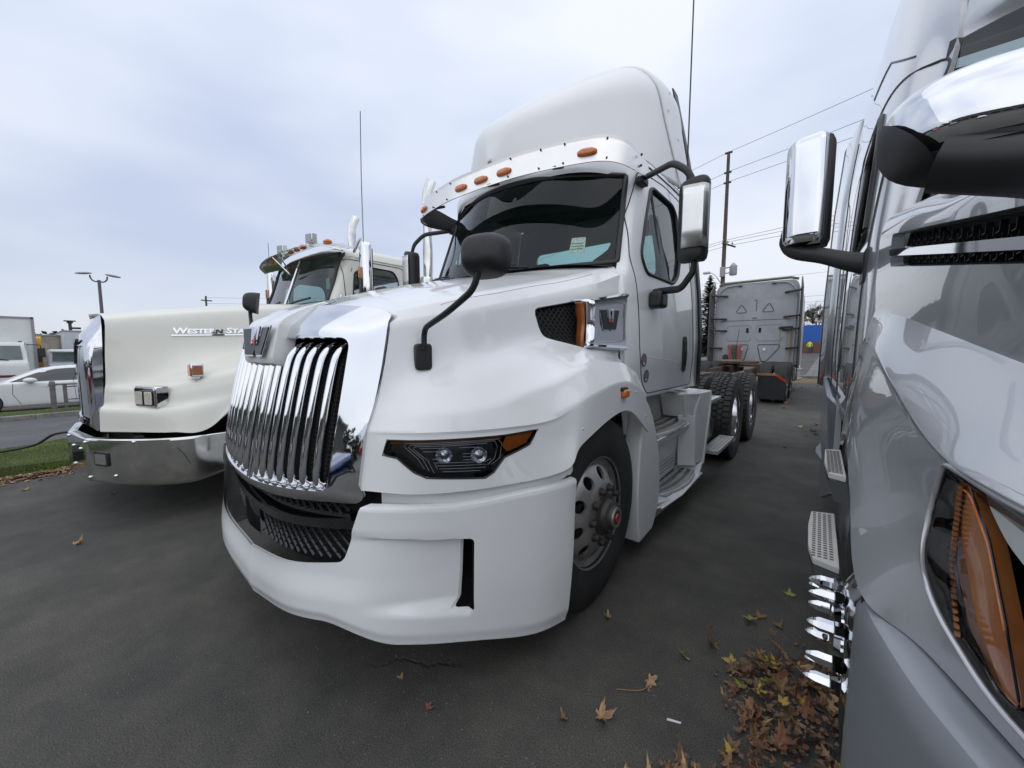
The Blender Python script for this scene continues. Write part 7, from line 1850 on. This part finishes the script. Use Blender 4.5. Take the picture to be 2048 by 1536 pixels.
for s in (1, -1):
    wp_ = [(-1.02, .965), (-.45, 1.23), (-.05, 1.345), (.45, 1.375), (1.0, 1.35), (1.5, 1.20), (1.72, 1.02), (1.0, .985), (0, .975)]
    Q = filletc([Vector((s * 3, y, z)) for y, z in wp_], .03, 3)
    tri = drape_pts(Q, (-s, 0, 0), cT, off=.006)
    # fill as strips between lower and upper curve
    U = [drape_pts([Vector((s * 3, y, z)) for z in [zl_ + (zu - zl_) * k / 5 for k in range(6)]], (-s, 0, 0), cT, off=.006) for y, zl_, zu in ((-.98, .97, .975), (-.7, .972, 1.11), (-.45, .974, 1.23), (-.05, .976, 1.345), (.20, .978, 1.365), (.45, .98, 1.375), (.9, .985, 1.36), (1.25, .99, 1.29), (1.5, 1.0, 1.20), (1.70, 1.01, 1.03))]
    link('side_window', mk(gridbm(U), ang=60), mat('tinted_car_glass', (.03, .035, .035), .08, coat=.5), cr0)
    for y in (.32, 1.28): link('window_pillar', mk(tube_bm(drape_pts([Vector((s * 3, y + .02 * k, .98 + .065 * k)) for k in range(6)], (-s, 0, 0), cT, off=.008), .018, 6)), BLACKG, cr0)
    seam('door_seam', [(s * 3, -.92, .95), (s * 3, -.95, .6), (s * 3, -.80, .28)], (-s, 0, 0), cT, cr0, r=.006); seam('door_seam', [(s * 3, .33, .96), (s * 3, .36, .3)], (-s, 0, 0), cT, cr0, r=.006)
    mr = bpy.data.objects.new('wing_mirror', None); COL.objects.link(mr); mr.parent = cr0
    b = bmesh.new(); bmesh.ops.create_uvsphere(b, u_segments=14, v_segments=10, radius=1, matrix=Matrix.Translation((s * 1.02, -.58, 1.02)) @ Matrix.Diagonal((.10, .15, .085, 1))); link('mirror_shell', mk(b), CW_, mr)
    box('mirror_stem', min(s * .86, s * .98), max(s * .86, s * .98), -.62, -.52, .93, .98, BLACK, mr, .01)
    for y in (-1.5, 1.35):
        lathe('wheel_arch', [(s * .90 - .03, .36), (s * .925, .36), (s * .925, .001)], DARK, cr0, 28, M=Matrix.Translation((0, y, .34)))
        simple_wheel(cr0, s * .86, y, .33, .2, s, STEEL)
    for y in (-.30, .95): box('door_handle', min(s * .915, s * .94), max(s * .915, s * .94), y, y + .20, .80, .825, CW_, cr0, .006)
U = [[Vector((x, y + .12 * (abs(x) / .6) ** 2, z)) for x in (-.62, -.4, 0, .4, .62)] for y, z in ((-1.20, .975), (-.85, 1.14), (-.42, 1.345))]
link('windscreen', mk(gridbm(U)), mat('screen_blue', (.10, .12, .15), .06, coat=.8), cr0)
# another car roof behind it
c2 = tg('parked_car', 'second white car half hidden behind the sedan roof', 'car', -23.5, 3.2)
link('body', mk(gridbm([[Vector((p.x, p.y, p.z * 1.12)) for p in r_] for r_ in Gc], mirror=True), ang=40), CW_, c2)
for s in (1, -1): 
    link('side_window', mk(gridbm([[Vector((s * (.80 - .12 * k), y, 1.10 + .3 * k)) for k in (0, 1)] for y in (-.5, .1, .9)])), MATS['tinted_car_glass'], c2)
    for y in (-1.5, 1.35): simple_wheel(c2, s * .86, y, .34, .2, s, STEEL)
# ---- railing in front of the car
GALV = mat('galvanised_steel', (.22, .21, .22), .5, metal=.4, col2=(.13, .12, .12), nscale=9)
rl = tg('railing', 'low grey metal railing on the kerb in front of the white sedan', 'railing', -15.85, -.22)
for k in range(3):
    y = .55 + k * 2.2; lathe('post', [(0, .055), (.88, .055), (.90, .04), (.93, .001)], GALV, rl, 14, axis='Z', M=Matrix.Translation((0, y, .05)))
    lathe('post_collar', [(.78, .075), (.82, .075)], GALV, rl, 14, axis='Z', M=Matrix.Translation((0, y, .05)))
for z, r_ in ((.86, .022), (.30, .018)): tube('rail', [(0, .55, z), (0, 6, z - .02)], r_, GALV, rl)
rl2 = tg('railing', 'second railing section just behind, with a lower top rail', 'railing', -16.6, .02)
for k in range(3): lathe('post', [(0, .04), (.80, .04), (.82, .001)], GALV, rl2, 12, axis='Z', M=Matrix.Translation((0, .55 + k * 2, .05)))
for z in (.78, .42): tube('rail', [(0, .55, z), (0, 6, z)], .018, GALV, rl2)
# ---- white box truck, cab facing the camera
bx = tg('box_truck', 'white box truck facing the camera behind the sedan, at the left edge', 'truck', -27.2, -1.05)
VAN = mat('van_white', (.62, .64, .63), .5, noise_amt=.06, nscale=2)
box('cargo_box', -6.2, -.9, -1.2, 1.28, .95, 3.72, VAN, bx, .03); box('box_edge', -.915, -.86, 1.20, 1.30, .95, 3.73, mat('alu_edge', (.28, .27, .30), .5, metal=.5), bx); box('box_edge', -.915, -.86, -1.2, 1.28, 3.66, 3.74, MATS['alu_edge'], bx)
cbx = [[(x, w * y_, z) for y_ in (-1, -.6, 0, .6, 1)] for x, w, z in ((-.9, .98, 2.58), (-.1, .98, 2.60), (.15, .96, 2.50), (.42, 1.0, 1.85), (.62, 1.02, 1.70), (.66, 1.03, 1.2), (.66, 1.03, .75), (.55, 1.02, .60))]
link('cab', mk(gridbm(loft([[Vector(p) for p in r_] for r_ in cbx], 9, 3)), ang=40), VAN, bx)
for s in (1, -1): link('cab_side', prism([Vector((x, s * 1.0, z)) for x, z in ((-.9, .6), (.62, .6), (.64, 1.7), (.42, 1.85), (.14, 2.5), (-.1, 2.58), (-.9, 2.58))], (0, -s * .02, 0)), VAN, bx)
link('windscreen', prism([Vector(p) for p in ((.435, -.88, 1.86), (.435, .88, 1.86), (.20, .84, 2.44), (.20, -.84, 2.44))], (.012, 0, .004)), mat('van_screen', (.08, .12, .115), .1, coat=.6, noise_amt=.4, nscale=2), bx)
tube('wiper', [(.46, .5, 1.84), (.44, -.1, 1.95), (.42, -.4, 1.98)], .02, BLACK, bx); tube('wiper', [(.46, -.2, 1.84), (.44, -.7, 1.95)], .02, BLACK, bx)
for s in (1, -1):
    m1 = bpy.data.objects.new('door_mirror', None); COL.objects.link(m1); m1.parent = bx
    tube('arm', fillet([(.2, s * 1.0, 2.50), (.3, s * 1.40, 2.48), (.3, s * 1.42, 2.0)], .06), .018, BLACK, m1); box('mirror', .26, .32, s * 1.42 - .10, s * 1.42 + .10, 1.95, 2.35, BLACK, m1, .02)
    box('headlight', .64, .69, s * .80 - .14, s * .80 + .14, .90, 1.08, HEADL, bx, .02); box('roof_lamp', -.12, -.04, s * .85 - .05, s * .85 + .05, 2.60, 2.65, FRAME, bx)
    for x in (-.1, -4.6): w_ = simple_wheel(bx, x, s * .95, .42, .26, s, STEEL); w_.rotation_euler = (0, 0, R(90))
box('red_band', .655, .675, -1.0, 1.0, 1.12, 1.22, mat('dark_red_band', (.12, .01, .02), .4), bx); text('faded_lettering', 'A1   HAUL', .16, mat('faded_grey', (.35, .37, .36), .6), bx, frameM((.68, -.55, 1.42), (0, 1, 0), (0, 0, 1))) if False else None
# ---- yellow truck, trailers and white conventional further back
yt = tg('box_truck', 'yellow truck partly hidden between the box truck and the trailers', 'truck', -34, -.14)
YEL = mat('yellow_paint', (.62, .36, .035), .5)
b = bmesh.new(); gridbm(loft([[(x, y, z) for y in (-1.0, -.6, .1, .62)] for x, z in ((-1, 3.30), (0, 3.30), (.35, 3.2), (.45, 2.95), (.45, .8))], 12, 4), b); link('cab_front', mk(b), YEL, yt)
box('cab_body', -1.5, .40, -1.0, .60, .8, 3.1, YEL, yt, .1); box('windscreen', .41, .47, -.9, .5, 1.9, 2.6, BLACKG, yt); box('bumper', .42, .55, -.9, .9, .7, 1.1, YEL, yt, .03); box('mirror', .5, .6, .25, .45, 2.1, 3.0, BLACK, yt, .02)
for y in (-.8, .5): w_ = simple_wheel(yt, -.5, y, .45, .26, 1); w_.rotation_euler = (0, 0, R(90))
def trailer(x, y, w, h, label, m, letter=None):
    t = tg('trailer', label, 'trailer', x, y, group='trailers in the far lot')
    box('trailer_body', -9, 0, -w / 2, w / 2, 1.05, h, m, t, .05); box('top_rail', -9, .03, -w / 2 - .02, w / 2 + .02, h - .08, h + .02, mat('rail_grey', (.25, .25, .26), .6), t, .02)
    for k in range(1, 6): box('panel_rib', .001, .02, -w / 2 + w * k / 6 - .012, -w / 2 + w * k / 6 + .012, 1.1, h - .1, m, t)
    for s in (1, -1): box('landing_leg', -1.6, -1.45, s * .8 - .06, s * .8 + .06, .0, 1.05, FRAME, t)
    for s in (1, -1): w_ = simple_wheel(t, -7.6, s * 1.0, .5, .28, s); w_.rotation_euler = (0, 0, R(90))
    if letter: text('trailer_lettering', letter, .45, FRAME, t, frameM((.022, .55, h - .85), (0, 1, 0), (0, 0, 1)), depth=.004)
    return t
trailer(-38, 1.66, 2.45, 3.67, 'grimy tan trailer nose behind the white conventional truck', mat('grimy_tan', (.40, .37, .33), .8, col2=(.20, .16, .13), nscale=.9), 'PE')
trailer(-36, 2.60, 2.5, 3.82, 'pale blue-grey trailer beside the grimy trailer', mat('pale_trailer', (.48, .52, .56), .6, noise_amt=.1, nscale=1))
vt = tg('roof_vent', 'small pipe fitting standing on the pale trailer roof', 'vent', -37, 1.75)
vz = 3.84
lathe('vent_pipe', [(vz, .08), (vz + .5, .08), (vz + .52, .14), (vz + .62, .14)], FRAME, vt, 10, axis='Z'); box('vent_cap', -.2, .2, -.25, .25, vz + .62, vz + .68, FRAME, vt); box('vent_side', -.08, .08, .05, .45, vz + .15, vz + .27, FRAME, vt)
wt = tg('tractor_truck', 'small white conventional truck in front of the far trailers', 'truck', -33.0, 1.66)
WP = mat('far_white', (.66, .68, .70), .35, coat=.5)
b = bmesh.new(); gridbm(loft([[(x, w * y_, z - .06 * y_ * y_) for y_ in (-1, -.6, 0, .6, 1)] for x, w, z in ((2.6, .75, .8), (2.65, .8, 1.2), (2.5, .85, 1.62), (1.6, 1.0, 1.78), (.9, 1.05, 1.85))], 13, 4), b); link('hood', mk(b), WP, wt)
box('cab', -.6, .85, -1.05, 1.05, .8, 2.55, WP, wt, .15); box('sleeper', -2.0, -.6, -1.0, 1.0, .8, 2.5, WP, wt, .2)
link('windscreen', prism([Vector(p) for p in ((.88, -.9, 1.90), (.88, .9, 1.90), (.87, .85, 2.40), (.87, -.85, 2.40))], (.03, 0, 0)), MATS['van_screen'], wt); box('visor', .8, 1.1, -.95, .95, 2.40, 2.50, WP, wt, .04)
for s in (1, -1): 
    box('door_mirror', .8, .9, s * 1.3 - .08, s * 1.3 + .08, 1.9, 2.5, BLACK, wt, .02)
    for x in (1.7, -2.0): w_ = simple_wheel(wt, x, s * 1.0, .5, .3, s); w_.rotation_euler = (0, 0, R(90))
# ---- unseen building and cars added behind the camera for reflections in chrome and paint
bd_ = root('building', 'long dark building added unseen behind the camera, for reflections', 'building', (6, -34, 0))
box('wall', -22, 22, -8, 0, 0, 5.2, mat('stucco', (.10, .095, .09), .9), bd_); box('roof', -22.3, 22.3, -8.3, .3, 5.2, 5.6, mat('roof_dark', (.06, .06, .065), .8), bd_)
for k in range(9):
    w_ = box('window', -19 + k * 4.4, -16 + k * 4.4, .0, .05, .9, 3.4, BLACKG, bd_)
for k, (x, y, m_, lab) in enumerate(((-13, -13, mat('red_car', (.25, .02, .02), .3, coat=1), 'dark red car added unseen behind the camera, for reflections'), (-6.5, -15, mat('blue_car', (.03, .07, .2), .3, coat=1), 'blue car added unseen behind the camera, for reflections'), (0.5, -15, CW_, 'white car added unseen behind the camera, for reflections'), (8, -14, mat('black_car', (.02, .02, .022), .25, coat=1), 'black car added unseen behind the camera, for reflections'))):
    c_ = tg('parked_car', lab, 'car', x, y); link('body', car.data if m_ == CW_ else car.data.copy(), None, c_)
    o_ = c_.children[0]
    if m_ != CW_: o_.data.materials.clear(); o_.data.materials.append(m_)
    for s in (1, -1):
        for yy in (-1.5, 1.35): simple_wheel(c_, s * .86, yy, .33, .2, s, STEEL)
# ================================================================== FALLEN LEAVES
def maple(seed, curl=.5, size=.10):
    """lobed leaf with a stem, curled up at the edges"""
    rnd = random.Random(seed); pts = []
    lobes = [(-125, .50), (-68, .85), (0, 1.0), (68, .85), (125, .50)]
    for i, (a, L) in enumerate(lobes):
        L *= rnd.uniform(.85, 1.1)
        for da, f in ((-20, .58), (-13, .78), (-8, .72), (0, 1.0), (8, .72), (13, .78), (20, .58)): pts.append((a + da, f * L * rnd.uniform(.9, 1.08)))
        if i < 4: pts.append(((a + lobes[i + 1][0]) / 2, .40 * rnd.uniform(.8, 1.1)))
    pts.append((180, .10))
    V = [Vector((0, 0, 0))]; n = len(pts)
    cx, cy = rnd.uniform(-1, 1), rnd.uniform(-1, 1)
    def lift(x, y):
        r_ = math.hypot(x, y) / size; return size * curl * (.55 * r_ ** 2 * (1 + .6 * math.sin(3 * math.atan2(y, x) + cx * 3)) + .35 * cx * (x / size) ** 2 + .10 * math.sin(9 * math.atan2(y, x)) * r_) + .002
    for f in (.5, 1.0):
        for a, L in pts:
            x, y = math.sin(math.radians(a)) * L * size * f, math.cos(math.radians(a)) * L * size * f; V.append(Vector((x, y, lift(x, y))))
    F = []
    for i in range(n):
        j = (i + 1) % n; F.append((0, 1 + j, 1 + i)); F.append((1 + i, 1 + j, 1 + n + j, 1 + n + i))
    k = len(V); sw = rnd.uniform(-.3, .3)
    V += [Vector((-.0012, 0, .003)), Vector((.0012, 0, .003)), Vector((sw * size * .5 + .001, -.6 * size, .006)), Vector((sw * size + .0, -1.0 * size, .012))]
    F.append((k, k + 1, k + 2, k + 3))
    return V, F
LM = [mat('leaf_brown', (.27, .155, .08), .75, col2=(.14, .08, .045), nscale=3), mat('leaf_tan', (.43, .28, .15), .75, col2=(.26, .16, .085), nscale=2.5), mat('leaf_russet', (.24, .09, .05), .7, col2=(.13, .055, .032), nscale=2.5),
      mat('leaf_yellow', (.50, .35, .06), .65, col2=(.30, .19, .05), nscale=2), mat('leaf_green', (.20, .27, .06), .6, col2=(.28, .24, .04), nscale=1.5), mat('leaf_purple', (.13, .035, .045), .7, col2=(.18, .06, .06), nscale=2), mat('leaf_dark', (.12, .075, .048), .8, col2=(.20, .125, .07), nscale=3)]
LW = [36, 18, 7, 10, 3, 2, 24]
rl_ = random.Random(42)
LMESH = {}
for mi_ in range(len(LM)):
    for k in range(4):
        V, F = maple(100 + mi_ * 7 + k, curl=rl_.uniform(.5, 1.7), size=1.0)
        me = bpy.data.meshes.new('leaf'); me.from_pydata(V, [], F); me.materials.append(LM[mi_]); smooth(me, 50); LMESH[mi_, k] = me
def leaf(x, y, z=0, size=.07, mi_=None, tilt=.25, rz=None, **t):
    mi_ = rl_.choices(range(len(LM)), LW)[0] if mi_ is None else mi_
    o = link('fallen_leaf', LMESH[mi_, rl_.randrange(4)], None, None, **t); o.location = (x, y, zg(x, y) + z + .001)
    o.rotation_euler = (rl_.gauss(0, tilt), rl_.gauss(0, tilt), rl_.uniform(0, 6.28) if rz is None else rz); o.scale = (size, size * rl_.uniform(.8, 1.1), size); return o
GN = ['brown', 'tan', 'russet', 'yellow', 'green', 'purplish', 'dark brown']
def pile_leaf(x, y, z, size, mi_=None, tilt=.55):
    mi_ = rl_.choices(range(len(LM)), LW)[0] if mi_ is None else mi_
    zy = 'at the bottom picture edge' if y < 1.28 else ('in the lower half of the pile' if y < 1.55 else ('in the middle of the pile' if y < 1.82 else 'at the far end of the pile'))
    zx = 'left fringe' if x < -.26 else ('left side' if x < -.14 else ('centre' if x < -.03 else 'beside the tyre'))
    sz = 'small' if size < .048 else ('medium' if size < .066 else 'large')
    return leaf(x, y, z, size, mi_, tilt, label='%s %s maple leaf %s, %s' % (sz, GN[mi_], zy, zx), category='leaf', group='leaves in the pile by the silver truck')
# pile footprint on the ground (world metres), dense to the right against the wheel
def inpile(x, y):
    # centre line of the drift
    if y > 2.42: return 0
    if y > 2.0: return .30 * ss(-.30, -.16, x) * (1 - ss(2.0, 2.42, y)) + .012
    xl = -.27 + .05 * math.sin(y * 9 + 1) - .16 * ss(1.40, 1.18, y) if False else -.27 + .05 * math.sin(y * 9 + 1) - .16 * (1 - ss(1.15, 1.40, y)) + max(0, y - 1.95) * .6
    return (ss(xl - .02, xl + .12, x) * .988 + .012) * (1 - ss(.16, .24, x))
cnt = 0; tries = 0
pos = []
while cnt < 215 and tries < 9000:
    tries += 1; x, y = rl_.uniform(-.55, .22), rl_.uniform(1.05, 2.42)
    if rl_.random() > inpile(x, y): continue
    h = .008 + .035 * ss(-.40, -.10, x) * rl_.random(); pile_leaf(x, y, h, rl_.uniform(.034, .058) * (1.3 if rl_.random() < .2 else 1)); cnt += 1
# crumbled small leaf litter underneath
vs, fs, mi2 = [], [], []
for _ in range(2600):
    x, y = rl_.uniform(-.55, .25), rl_.uniform(1.0, 2.25)
    if rl_.random() > max(0, inpile(x, y) - .08): continue
    s_ = rl_.uniform(.004, .014); a = rl_.uniform(0, 6.28); z = .002 + .03 * rl_.random() * inpile(x, y); k = len(vs)
    for q in range(5):
        aa = a + q * 1.2566; rr = s_ * rl_.uniform(.5, 1.1); vs.append((x + math.cos(aa) * rr, y + math.sin(aa) * rr, z + rl_.uniform(-.0, .012)))
    fs.append(tuple(range(k, k + 5))); mi2.append(rl_.choices([0, 2, 6], [5, 2, 6])[0])
for _ in range(1500):
    y = rl_.uniform(-1.4, 1.2); x = -6.76 + abs(rl_.gauss(0, .11)); s_ = rl_.uniform(.01, .035); a = rl_.uniform(0, 6.28); z = .003 + .03 * rl_.random() * (x < -6.65); k = len(vs)
    for q in range(5):
        aa = a + q * 1.2566; rr = s_ * rl_.uniform(.4, 1.1); vs.append((x + math.cos(aa) * rr, y + math.sin(aa) * rr, z + rl_.uniform(0, .014)))
    fs.append(tuple(range(k, k + 5))); mi2.append(rl_.choices([0, 1, 2, 3, 6], [5, 7, 2, 2, 4])[0])
me = bpy.data.meshes.new('leaf_litter'); me.from_pydata(vs, [], fs)
for m_ in LM: me.materials.append(m_)
me.polygons.foreach_set('material_index', mi2); me.update(); link('leaf_litter', me, None, None, kind='stuff')
# specific leaves out on the asphalt
for x, y, sz, mi_, lab in ((-.81, 1.80, .035, 1, 'small tan leaf lying alone beyond the white truck bumper'),
    (-.60, 1.27, .055, 1, 'large star-shaped tan leaf left of the leaf pile'), (-.70, 1.18, .040, 0, 'curled brown leaf left of the star-shaped leaf'),
    (-.10, 2.62, .05, 4, 'green and yellow leaf near the silver truck step'), (-.20, 2.30, .05, 0, 'brown leaf pair just above the pile'), (-.13, 2.28, .045, 6, 'dark curled leaf just above the pile')):
    leaf(x, y, .004, sz, mi_, .15, label=lab, category='leaf')
# pixel-free scatter on the rest of the lot
for x, y, sz, mi_, lab in ((-1.27, 1.48, .030, 1, 'single tan leaf in front of the white truck front tyre'), (-1.33, .90, .026, 1, 'small tan leaf below the bumper corner of the white truck'), (-1.14, .88, .032, 2, 'russet leaf with a long stem on the asphalt near the bottom'),
    (-4.1, .12, .05, 1, 'tan leaf alone on the asphalt left of the white truck'), (-6.1, -.12, .045, 3, 'pale yellow leaf on the asphalt near the grass'), (-5.0, -.30, .04, 1, 'light leaf on open asphalt below the cream bumper'), (-5.3, .42, .035, 3, 'small yellow leaf under the cream truck bumper')):
    leaf(x, y, .003, sz, mi_, .1, label=lab, category='leaf')
# drift along the grass edge
for k in range(64):
    y = rl_.uniform(-1.2, .9); x = -6.72 + abs(rl_.gauss(0, .10)); leaf(x, y, .004 + .03 * rl_.random(), rl_.uniform(.03, .052), rl_.choices([0, 1, 3, 6], [4, 6, 2, 2])[0], .35, label='%s fallen leaf in the drift along the grass kerb, %s' % (('pale', 'dry')[k % 2], 'by the cream bumper' if y > .3 else ('mid way along' if y > -.4 else 'near the left picture edge')), category='leaf', group='leaves along the grass edge')
for k in range(32):
    y = rl_.uniform(5.5, 20); x = rl_.uniform(-1.1, .2) * (1.2 if y > 9 else .9) - .1; leaf(x, y, .004, rl_.uniform(.04, .08), None, .3, label='%s leaf %s on the asphalt %s' % (('dark', 'tan', 'curled', 'small')[k % 4], ('near the white truck', 'mid lane', 'towards the silver truck')[0 if x < -.75 else (1 if x < -.3 else 2)], 'beside the rear wheels' if y < 9 else ('before the far tractor' if y < 14 else 'far back by the street')), category='leaf', group='leaves scattered between the trucks')
# black hose lying over the grass
hz = root('hose', 'black hose arching over the grass towards the cream bumper', 'hose', (0, 0, 0))
P = [(-8.2, -1.0, zg(-8, 0) + .14), (-8.0, -.45, zg(-8, 0) + .15), (-7.9, -.05, zg(-8, 0) + .20), (-7.75, .15, zg(-8, 0) + .34), (-7.5, .42, .31), (-7.1, .62, .22), (-6.7, .80, .16)]
tube('hose_line', P, .016, BLACK, hz, n=50)
b = bmesh.new(); bmesh.ops.create_icosphere(b, subdivisions=2, radius=.09, matrix=Matrix.Translation((-7.6, .55, .14)) @ Matrix.Diagonal((1, 2.2, .5, 1))); link('hose_bundle', mk(b), RUST, hz)
# twigs and paper scraps
tw = root('twig', 'thin curved twig on the asphalt left of the leaf pile', 'twig', (0, 0, 0)); tube('twig_stem', [(-.60, 1.42, .004), (-.52, 1.47, .01), (-.50, 1.53, .004)], .0018, LM[1], tw, n=10)
pp = link('paper_scrap', prism([Vector((-.39, 1.385, .03)), Vector((-.345, 1.40, .032)), Vector((-.345, 1.408, .032)), Vector((-.39, 1.395, .03))], (0, 0, .001)), mat('paper', (.7, .7, .68), .7)); tag(pp, 'thin white paper scrap on the left side of the leaf pile', 'paper')
